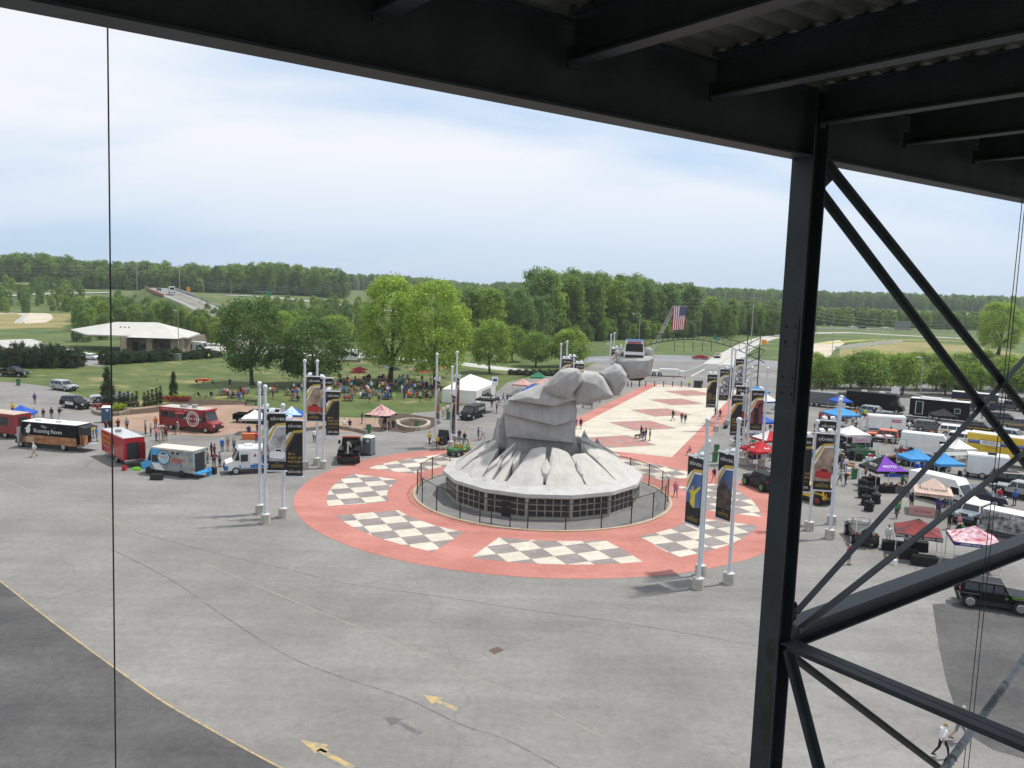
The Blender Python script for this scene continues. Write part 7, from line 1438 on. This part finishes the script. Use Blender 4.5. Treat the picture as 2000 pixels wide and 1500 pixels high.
# truck carried on the boulder hand
hp = AT(1237, 699, 84.6); t = thing('show_truck', 'white race truck with a blue roof held up on the boulder hand', 'truck', hp, math.atan2(1, .12))
q = loft([[(-2.3, y_, z_) for y_, z_ in ((-1.0, 0.1), (1.0, .1), (1.05, .8), (-1.05, .8))], [(2.4, y_, z_) for y_, z_ in ((-1.0, .1), (1.0, .1), (1.0, .7), (-1.0, .7))]]); q.build('body', C_white, t)
q = loft([[(x, y_, .8) for x, y_ in ((-2.25, -1.02), (1.0, -1.02), (1.0, 1.02), (-2.25, 1.02))], [(x, y_, 1.85) for x, y_ in ((-2.1, -.86), (.2, -.86), (.2, .86), (-2.1, .86))]]); cb = q.build('cabin', C_white, t)
q = MB(); q.box((-1.0, 0, 1.88), (2.2, 1.6, .05)); q.build('roof_panel', C_blue, t); q = MB(); q.poly([(-2.33, -.92, .15), (-2.33, .92, .15), (-2.20, .82, 1.6), (-2.20, -.82, 1.6)][::-1]); q.build('rear_panel', M_plast, t); q = MB(); q.box((-2.2, 0, 1.72), (.06, 1.3, .12)); q.build('visor_lettering', M_rtxt, t); q = MB(); q.box((-2.0, 0, 1.98), (.4, 1.75, .06)); q.build('spoiler', C_blue, t)
for sx in (-1.45, 1.55):
    for s in (-1, 1): wheel(t, sx, s*.95, .36, .26, M_plast, z=.14)

# more of the vendor crowd and its goods
for i in range(64):
    u, v = pr_.choice([(1612, 850), (1630, 862), (1690, 880), (1735, 870), (1650, 925), (1700, 920), (1760, 905), (1800, 870), (1880, 880), (1700, 830), (1660, 835), (1600, 905), (1770, 948), (1745, 848), (1830, 860), (1860, 925), (1920, 915), (1665, 910), (1620, 920), (1845, 1000), (1870, 1060), (1750, 1010)]); person(u+pr_.uniform(-16, 16), v+pr_.uniform(-9, 9), None, pr_.choice(['standing', 'holding something', 'walking', 'leaning in']), None, None, None, 'browsing the vendor stalls', RG)
for i, (u, v) in enumerate(((1632, 892), (1646, 893), (1637, 903), (1672, 868), (1690, 872), (1706, 905), (1736, 905), (1744, 930), (1700, 945), (1735, 962), (1758, 962), (1800, 918), (1820, 925), (1440, 870), (1462, 880), (1470, 896), (1620, 868), (1615, 885), (1780, 868), (1610, 900))):
    t = cloth_table(u, v, [K['black'], K['white'], K['grey'], K['blue']][i % 4 if i % 3 else 0], '%s-clothed vendor table heaped with %s' % (['black', 'white', 'grey', 'blue'][i % 4 if i % 3 else 0], ['black parts', 'tan goods', 'mixed goods'][i % 3]), pr_.uniform(-15, 25)); t['group'] = 'vendor tables'
    for k in range(6): q = MB(); d3 = (pr_.uniform(.15, .4), pr_.uniform(.15, .35), pr_.uniform(.12, .4)); q.box((pr_.uniform(-.7, .7), pr_.uniform(-.25, .25), .77+d3[2]/2), d3, rz=pr_.uniform(0, 3)); q.build('goods', pr_.choice([M_plast, M_plast, M_card, C_red, M_twhite, C_grey]), t)
# ================================================================ pavilion, overpass, far roads and fields
M_roofw = mat('cream_metal_roof', (.46, .445, .41), .6, 0, .06, .5); M_pier = mat('tan_masonry', (.40, .31, .23), .85, 0, .1, 1.5, .2); M_wallp = mat('pavilion_wall', (.22, .18, .15), .8, 0, .1, 1)
pv = thing('pavilion', 'low pavilion with a broad cream hipped roof behind the juniper hedge', 'building', (0, 0, 0))
YP = 212.0
E_ = [AT(135, 648, YP+14), AT(222, 656, YP), AT(297, 658, YP-2), AT(366, 652, YP+2), AT(386, 647, YP+14)]
zl = 4.4
fl, fr, bk_l, bk_r = Vector((AT(170, 655, YP).x, YP, 0)), Vector((AT(366, 655, YP).x, YP, 0)), Vector((AT(135, 648, YP+16).x, YP+17, 0)), Vector((AT(387, 648, YP+16).x, YP+17, 0))
r0, r1 = Vector((AT(228, 630, YP+9).x, YP+9, 7.3)), Vector((AT(308, 628, YP+9).x, YP+9, 7.5))
def up_(p_, z_): return Vector((p_.x, p_.y, z_))
A_, B_, C_, D_ = up_(fl, zl), up_(fr, zl), up_(bk_r, zl), up_(bk_l, zl)
for P_ in ([A_, B_, r1, r0], [B_, C_, r1], [C_, D_, r0, r1], [D_, A_, r0]): q = MB(); q.poly(P_); q.build('roof_plane', M_roofw, pv)
for a, b in ((A_, B_), (B_, C_), (C_, D_), (D_, A_)): q = MB(); q.bar(a-Vector((0, 0, .16)), b-Vector((0, 0, .16)), .25, .32); q.build('eave', M_roofw, pv)
px0 = AT(297, 657, YP-3).x; q = MB(); q.poly([Vector((px0-6.5, YP-3.5, zl-.15)), Vector((px0+6.5, YP-3.5, zl-.15)), Vector((px0, YP+6, 6.6))]); q.poly([Vector((px0+6.5, YP-3.5, zl-.15)), Vector((px0+6.5, YP+4, zl-.1)), Vector((px0, YP+6, 6.6))]); q.poly([Vector((px0-6.5, YP+4, zl-.1)), Vector((px0-6.5, YP-3.5, zl-.15)), Vector((px0, YP+6, 6.6))]); q.build('porch_roof', M_roofw, pv)
q = MB(); q.slab([(fl.x+7, YP+3), (fr.x-2, YP+3), (fr.x-1, YP+15), (fl.x+6, YP+15)], 0, zl-.2); q.build('wall', M_wallp, pv)
for u in (242, 292, 340, 352): x = AT(u, 670, YP).x; q = MB(); q.box((x, YP+.3, zl/2-.1), (1.5, 1.2, zl-.3)); q.build('pier', M_pier, pv)
for u in (265, 280, 318, 330): x = AT(u, 670, YP+3).x; q = MB(); q.box((x, YP+2.95, 1.5), (1.6, .12, 2.4)); w_ = q.build('window', M_glass, pv); q = MB(); q.box((x, YP+2.9, 2.75), (1.8, .2, .12)); q.build('lintel', M_pier, w_)
for u in (236, 244, 252): x = AT(u, 640, YP+5).x; q = MB(); q.cyl((x, YP+5, 5.4), (x, YP+5, 6.4), .25, n=8); q.build('roof_vent', M_gal, pv)
p = G(387, 688); t = boxtruck('ambulance', 'white and blue service van parked beside the pavilion', 'van', Vector((p.x, p.y, 0)), R(-15), 6.0, 2.2, 2.8, C_white, C_white, nose=1.2); panel(t, 'blue_graphic', C_blue, -2.2, -1.0, 1.0, 2.3, -1, 2.2); panel(t, 'blue_graphic', C_blue, .2, .8, .8, 2.0, -1, 2.2)
for u, v, lb in ((560, 700, 'white bus glimpsed behind the two dark trees, left one'), (668, 706, 'white bus glimpsed behind the two dark trees, right one')):
    p = G(u, v); t = boxtruck('coach', lb, 'bus', p, R(4), 9.0, 2.4, 3.0, C_white, C_white, nose=.5)
    for k in range(6): panel(t, 'window', M_glass, -4.1+k*1.25, -3.1+k*1.25, 1.6, 2.5, -1, 2.4)
p = G(345, 704); q = MB(); q.box((0, 0, .8), (2.0, 1.4, 1.6)); q.box((0, 0, 1.63), (2.1, 1.5, .08)); q.box((.3, -.71, .8), (.04, .03, 1.4)); o = q.build('utility_cabinet', mat('cabinet_green', (.18, .22, .17), .6)); o.location = p; tag(o, 'grey-green utility cabinet before the juniper hedge', 'cabinet')
p = G(395, 744); q = MB(); q.box((0, 0, .15), (2.6, .8, .3)); q.box((.2, 0, .4), (2.0, .7, .22)); o = q.build('orange_kayak_stack', C_orange); o.name = 'orange_bench'; o.location = p; tag(o, 'low orange bench out on the open lawn', 'bench')
# pale lanes, small lots
ribbon('path', smooth_pts(px((700, 697), (820, 703), (905, 711), (1000, 722), (1090, 729), (1160, 726)), 5), 6.5, M_conc, .011)
sheet('forecourt', px((0, 664), (60, 662), (84, 668), (84, 682), (60, 688), (0, 690), (-200, 700), (-200, 664)), M_conc, .009); sheet('forecourt', px((150, 700), (205, 698), (225, 712), (190, 716), (150, 712)), M_asph, .012); sheet('forecourt', px((385, 672), (430, 668), (720, 690), (700, 700), (500, 690), (385, 684)), M_conc, .008)
sheet('track', px((-100, 606), (20, 604), (70, 607), (100, 614), (104, 622), (90, 630), (50, 632), (42, 626), (52, 618), (30, 612), (-100, 616)), M_sand, .02); sheet('field', px((-100, 604), (60, 600), (150, 606), (152, 628), (120, 640), (60, 640), (-100, 650)), M_dry, .01)
for k in range(6): p = G(36+k*3.2, 631-k*2.6); q = MB(); q.box((0, 0, .45), (3.0, .5, .9), top=.7); q.box((0, 0, .05), (3.0, .7, .1)); o = q.build('barrier', C_white); o.location = p; o.rotation_euler = (0, 0, .9); tag(o, 'white barrier block along the sandy track bend', 'barrier', 'barriers at the sandy track')
# roads beyond the promenade
sheet('road', px((1100, 718), (1150, 697), (1240, 693), (1330, 694), (1440, 699), (1600, 712), (2150, 758), (2150, 772), (1560, 722), (1400, 706), (1160, 706)), M_road, .010)
rp_ = smooth_pts(px((1405, 712), (1432, 692), (1462, 674), (1500, 660), (1560, 652), (1660, 650), (1760, 655), (1900, 662)), 5); ribbon('road', rp_, [9.0]*6+[8]*(len(rp_)-6), M_conc, .014); ribbon('road_marking', rp_, .35, M_yel, .018)
for a, b in (((1160, 702), (1430, 704)), ((1350, 735), (1376, 721)), ((1455, 704), (1590, 716))): ribbon('road_marking', px(a, b), .25, M_white, .016)
ribbon('highway', px((1560, 641), (1700, 643), (1900, 650), (2100, 660)), 14, M_road, .02); 
hw_r = thing('guard_rail', 'long pale guard rail along the highway on the right', 'guard rail', (0, 0, 0)); P_ = px((1570, 644), (1700, 646), (1890, 652), (2050, 659))
for a, b in zip(P_, P_[1:]): q = MB(); q.bar(a+Vector((0, 0, .75)), b+Vector((0, 0, .75)), .1, .5); q.build('rail', M_conc2, hw_r); [MB().box((a.x+(b.x-a.x)*k/8, a.y+(b.y-a.y)*k/8+.1, .35), (.15, .15, .7)).build('post', M_gal, hw_r) for k in range(8)]
sheet('gravel_lot', px((1520, 690), (1560, 676), (1610, 668), (1640, 664), (1650, 670), (1628, 684), (1618, 706), (1540, 712)), M_sand, .012); sheet('field', px((1640, 700), (1640, 676), (1690, 668), (1800, 668), (1900, 676), (1990, 690), (2060, 700), (2000, 722), (1800, 722), (1700, 718)), M_dry, .010)
ribbon('flower_strip', px((1600, 672), (1690, 664), (1800, 664), (1900, 668)), 3.5, mat('yellow_bloom', (.36, .34, .05), .9, 0, .3, .6), .016)
for k in range(9): p = G(1645+k*13, 681-k*1.6); q = MB(); q.box((0, 0, .5), (6.0, .15, .9)); q.box((-2.5, 0, .1), (.3, 1.2, .2)); q.box((2.5, 0, .1), (.3, 1.2, .2)); o = q.build('barrier', C_white); o.location = p; tag(o, 'white plastic barrier in the stepped row beside the dry field', 'barrier', 'stepped white barriers')
def simple_car(u, v, c, lb, yaw, kind='sedan', z=0.0): p = G(u, v, z); car('car', lb, 'car', kind, p, yaw, c)
simple_car(1664, 641, C_white, 'white car on the highway, ahead of the dark one', R(178)); simple_car(1683, 642, C_black, 'dark car following the white one on the highway', R(178)); simple_car(1728, 643, C_white, 'white car alone on the highway', R(178)); simple_car(1801, 647, C_grey, 'grey car on the highway by the brace', R(176))
# left highway on its low rise
def ontoland(u, v, zg=6.8): g_ = G(u, v, zg); return Vector((g_.x, g_.y, land_z(g_.x, g_.y)))
P_ = [ontoland(u, v) for u, v in ((-150, 569), (0, 570), (120, 571), (215, 572))]; ribbon('highway', P_, 12, M_conc, .06, zs=[p_.z for p_ in P_]); P_ = smooth_pts([ontoland(u, v) for u, v in ((440, 577), (520, 580), (600, 584), (700, 588), (800, 592))], 3); ribbon('highway', P_, 12, M_conc, .06, zs=[p_.z for p_ in P_])
hl = thing('guard_rail', 'pale guard rail along the highway on the left', 'guard rail', (0, 0, 0))
for a, b in zip(P_, P_[1:]): q = MB(); q.bar(a+Vector((0, -6.3, .7)), b+Vector((0, -6.3, .7)), .1, .45); q.build('rail', M_conc2, hl)
# overpass road on its embankment
ctl = [(505, 690, 0.0), (480, 666, .8), (455, 641, 3.0), (430, 619, 5.2), (398, 600, 7.8), (368, 587, 9.8), (346, 578, 11.2), (330, 572, 12.0), (318, 567, 12.2), (308, 562.5, 12.2)]
C0 = [G(u, v, z_) for u, v, z_ in ctl]; Cc = smooth_pts(C0, 4)
def offs(P_, d_, dz=0):
    out = []
    for i, p_ in enumerate(P_):
        t_ = (P_[min(i+1, len(P_)-1)]-P_[max(i-1, 0)]); t_.z = 0; t_.normalize(); out.append(Vector((p_.x-t_.y*d_, p_.y+t_.x*d_, p_.z+dz)))
    return out
def strip3(name, A1, B1, m, parent=None): q = MB(); n = len(A1); q.add([tuple(x) for x in A1]+[tuple(x) for x in B1], [(i, n+i, n+i+1, i+1) for i in range(n-1)]); return struct(q.build(name, m)) if parent is None else q.build(name, m, parent)
L_, R_ = offs(Cc, 6.2), offs(Cc, -6.2); strip3('overpass_road', L_, R_, M_asph)
for sgn in (1, -1):
    e = offs(Cc, sgn*6.2, -.02); f_ = [Vector((p_.x, p_.y, land_z(p_.x, p_.y)-.1)) for p_ in offs(Cc, sgn*1)]
    f_ = []
    for i, p_ in enumerate(Cc): hh = max(0, p_.z); o_ = offs(Cc, sgn*(6.2+hh*1.6+.3))[i]; f_.append(Vector((o_.x, o_.y, land_z(o_.x, o_.y)-.1)))
    strip3('embankment', e, f_, M_grass)
for d_, wd_, m_2 in ((.12, .14, M_yel), (-.28, .14, M_yel), (4.4, .12, M_white), (-4.4, .12, M_white)): strip3('road_marking', offs(Cc, d_-wd_, .03), offs(Cc, d_+wd_, .03), m_2)
br = thing('bridge_deck', 'pale concrete overpass deck with parapets at the top of the road', 'bridge', (0, 0, 0)); k0 = int(len(Cc)*.72)
strip3('deck', offs(Cc[k0:], 6.1, .05), offs(Cc[k0:], -6.1, .05), M_pad, br)
for sgn, m_2 in ((1, mat('brick_parapet', (.34, .14, .09), .85)), (-1, M_gal)):
    P_ = offs(Cc[k0-3:], sgn*6.4, .5); q = MB()
    for a, b in zip(P_, P_[1:]): q.bar(a, b, .3, 1.1)
    q.build('parapet', m_2, br)
P_ = offs(Cc[6:k0-3], -6.3, .6); gr_ = thing('guard_rail', 'grey guard rail edging the curving overpass road', 'guard rail', (0, 0, 0))
for a, b in zip(P_, P_[1:]): q = MB(); q.bar(a, b, .08, .22); q.build('rail', M_gal, gr_); q = MB(); q.box((a.x, a.y, a.z-.3), (.12, .12, .7)); q.build('post', M_gal, gr_)
p = G(328, 573, 12.1); d_ = (C0[8]-C0[7]); y = math.atan2(d_.y, d_.x); n_ = Vector((math.sin(y), -math.cos(y), 0)); t = boxtruck('shuttle_bus', 'white shuttle bus crossing the overpass', 'bus', p+n_*1.5+Vector((0, 0, .05)), y, 6.5, 2.3, 2.9, C_white, C_white, nose=1.0); q = MB(); q.box((-3.27, 0, 2.1), (.04, 1.7, .9)); q.build('rear_window', M_glass, t)
p = G(317, 568, 12.2); car('car', 'dark car ahead of the shuttle bus on the overpass', 'car', 'sedan', p+Vector((0, 0, .05))+n_*-1.5, y, C_grey)
# signs, lamps, wooden poles, wires
def upole(u, vb, vt, Y, lb, m=None, zb=None):
    b_ = AT(u, vb, Y); z0 = land_z(b_.x, b_.y)-.3; tp = AT(u, vt, Y).z; q = MB(); q.cyl((b_.x, b_.y, z0), (b_.x, b_.y, tp), .20, .13, 8); q.box((b_.x, b_.y, tp-.9), (.12, .12, .9)); q.box((b_.x, b_.y-.1, tp-1.0), (2.4, .12, .12)); o = q.build('utility_pole', m or mat('pole_grey_wood', (.36, .35, .33), .9)); tag(o, lb, 'pole'); return Vector((b_.x, b_.y, tp-.9))
tops = [upole(u, vb, vt, Y, lb) for u, vb, vt, Y, lb in ((268, 567, 512, 395, 'pale utility pole left of the overpass'), (351, 566, 515, 390, 'pale utility pole right of the overpass'), (451, 577, 548, 560, 'short utility pole before the left wood'), (700, 575, 545, 560, 'utility pole left of the tall bright trees'))]
tr_ = [upole(1468, 650, 576, 330, 'tall steel pole beyond the arch'), upole(1862, 668, 622, 430, 'utility pole by the highway behind the braces'), upole(2060, 690, 600, 330, 'utility pole beyond the right frame edge')]
def wire(a, b, sag, lb):
    q = MB(); q.tube([a+(b-a)*(k/12)-Vector((0, 0, sag*4*(k/12)*(1-k/12))) for k in range(13)], .035, 4); tag(q.build('power_line', mat('wire_grey', (.30, .31, .32), .6)), lb, 'wire', 'power lines')
lf = Vector((tops[0].x-150, tops[0].y+10, tops[0].z))
for dz in (0, -1.6, -3.2):
    zz_ = Vector((0, 0, dz)); wire(lf+zz_, tops[0]+zz_, 3, 'power line running off to the left of the overpass poles'); wire(tops[0]+zz_, tops[1]+zz_, 1, 'power line between the two overpass poles'); wire(tops[1]+zz_, tops[2]+zz_, 4, 'power line from the overpass to the left wood'); wire(tops[2]+zz_, tops[3]+zz_, 4, 'power line across the left wood'); wire(tops[3]+zz_, tr_[0]+zz_, 5, 'power line crossing before the dense wood'); wire(tr_[0]+zz_, tr_[1]+zz_, 4, 'power line over the highway on the right'); wire(tr_[1]+zz_, tr_[2]+zz_, 3, 'power line behind the cross braces')
def lamp(u, vb, vt, Y, lb, arm=1.8, z0=None, head=True):
    b_ = AT(u, vb, Y); tp = AT(u, vt, Y).z; t = thing('street_lamp', lb, 'street lamp', (b_.x, b_.y, z0 if z0 is not None else max(0, land_z(b_.x, b_.y)))); h_ = tp-t.location.z; q = MB(); q.cyl((0, 0, 0), (0, 0, h_), .11, .07, 8); q.build('pole', M_gal, t); q = MB(); q.tube([(0, 0, h_), (-arm*.6, 0, h_+.3), (-arm, 0, h_+.25)], .05, 6); q.build('arm', M_gal, t); q = MB(); q.box((-arm-.3, 0, h_+.2), (.7, .3, .16), top=.8); q.build('lamp_head', M_pole, t)
lamp(398, 566, 549, 380, 'slim street lamp beside the overpass road', 2.4); lamp(1246, 705, 614, 228, 'tall street lamp before the dense wood', 1.6); lamp(1797, 776, 700, 150, 'slim lamp post between the display trailers', .6); lamp(1625, 690, 638, 245, 'white lamp post by the gravel lot', .5); lamp(1190, 745, 674, 172, 'slim lamp post beside the boulder forearm', .4); lamp(349, 690, 608, 205, 'white lamp mast in front of the pavilion roof', .6)
def sign(u, v, Y, w_, h_, m, lb, post=2.5, txt=None): b_ = AT(u, v, Y); z0 = max(0, land_z(b_.x, b_.y)); t = thing('road_sign', lb, 'sign', (b_.x, b_.y, z0)); q = MB(); q.cyl((0, 0, 0), (0, 0, b_.z-z0), .07, n=6); q.build('post', M_gal, t); q = MB(); q.box((0, -.1, b_.z-z0), (w_, .06, h_)); q.build('sign_panel', m, t)
M_sgn = mat('sign_green', (.02, .22, .14), .5); M_sor = mat('sign_orange', (.75, .30, .03), .5)
sign(524, 580, 520, 3.0, 8.0, M_sgn, 'tall narrow green highway sign before the left wood'); sign(440, 602, 320, 1.8, 1.8, M_sor, 'orange diamond sign beside the lower overpass road'); sign(368, 565, 370, 1.6, 2.0, M_sor, 'orange sign at the overpass end'); sign(1492, 668, 255, 1.6, 1.4, M_sor, 'orange sign beside the road past the arch'); sign(1763, 640, 520, 10, 8, mat('sign_back', (.16, .17, .17), .6), 'back of a large grey highway sign beyond the highway'); sign(1748, 766, 160, 1.6, 2.2, C_white, 'small white sign under the lane trees'); sign(1400, 660, 250, 1.6, 1.2, M_sgn, 'small green sign on the grass before the wood')
for x in (885, 967):
    p = G(*za(x, 896)); q = MB(); q.cyl((0, 0, .04), (0, 0, .75), .2, .03, 10); q.box((0, 0, .02), (.45, .45, .04)); o = q.build('traffic_cone', C_orange); o.location = p; tag(o, 'orange traffic cone beside the ladder trailer', 'cone', 'traffic cones')
p = G(1362, 757); q = MB(); q.box((0, 0, .7), (1.4, 1.0, 1.4)); q.box((0, -.52, 1.0), (1.2, .04, .5)); q.box((0, 0, 1.43), (1.5, 1.1, .06)); o = q.build('control_cabinet', M_plast); o.location = p; tag(o, 'black cabinet at the far end of the promenade', 'cabinet')
# long low benches by the promenade
def bench(u, v, lb, yaw): t = thing('park_bench', lb, 'bench', G(u, v), R(yaw), 'benches by the promenade'); [MB().box((0, -.2+.13*k, .45), (1.8, .11, .03)).build('seat_slat', M_blk, t) for k in range(4)]; [MB().box((0, .27, .6+.13*k), (1.8, .03, .1)).build('back_slat', M_blk, t) for k in range(3)]; [MB().box((sx*.8, .05, .22), (.06, .5, .44)).build('leg', M_blk, t) for sx in (-1, 1)]
bench(1147, 797, 'dark bench under the boulder arm, nearest the bin', -21); bench(1163, 786, 'dark bench under the boulder arm, middle one', -21); bench(1180, 775, 'dark bench under the boulder arm, farthest one', -21); bench(1418, 836, 'dark bench at the promenade edge by the poles', 69); bench(490, 792, 'dark bench beside the patio', 0)
for a, b, k, c, lb in (((1690, 812), (1722, 816), 'suv', C_silver, 'silver car parked behind the white lettered trailer'), ((1612, 818), (1640, 822), 'sedan', C_red, 'red car beneath the large blue canopy'), ((1800, 843), (1836, 847), 'suv', C_grey, 'grey car in front of the black canopy'), ((1780, 912), (1822, 918), 'pickup', C_grey, 'grey pickup between the sky blue canopies and the white van'), ((1890, 985), (1930, 990), 'suv', C_navy, 'navy car behind the steel blue jeep'), ((1968, 955), (2010, 958), 'suv', C_black, 'black car behind the silver jeep'), ((1512, 800), (1545, 806), 'suv', C_white, 'white car behind the blue canopies by the arch'), ((1600, 850), (1636, 855), 'jeep', C_white, 'white jeep parked beside the pink lettered banner')):
    p, y = place(k, a, b); car('parked_car' if k != 'jeep' else 'jeep', lb, 'car' if k != 'jeep' else 'jeep', k, p, y, c)
# ---------------------------------------------------------------- thin haze in the air over everything
q = MB(); q.box((0, 0, 26.5), (3500, 3500, 57)); hz_ = q.build('haze', []); hz_['kind'] = 'stuff'; hz_['label'] = 'thin pale summer haze in the air'
hm = bpy.data.materials.new('haze_air'); hm.use_nodes = True; ht = hm.node_tree; ht.nodes.clear(); vo_ = ht.nodes.new('ShaderNodeVolumePrincipled'); vo_.inputs['Color'].default_value = (.86, .92, 1, 1); vo_.inputs['Density'].default_value = .00013; vo_.inputs['Anisotropy'].default_value = .2
om = ht.nodes.new('ShaderNodeOutputMaterial'); ht.links.new(vo_.outputs[0], om.inputs['Volume']); hz_.data.materials.clear(); hz_.data.materials.append(hm)
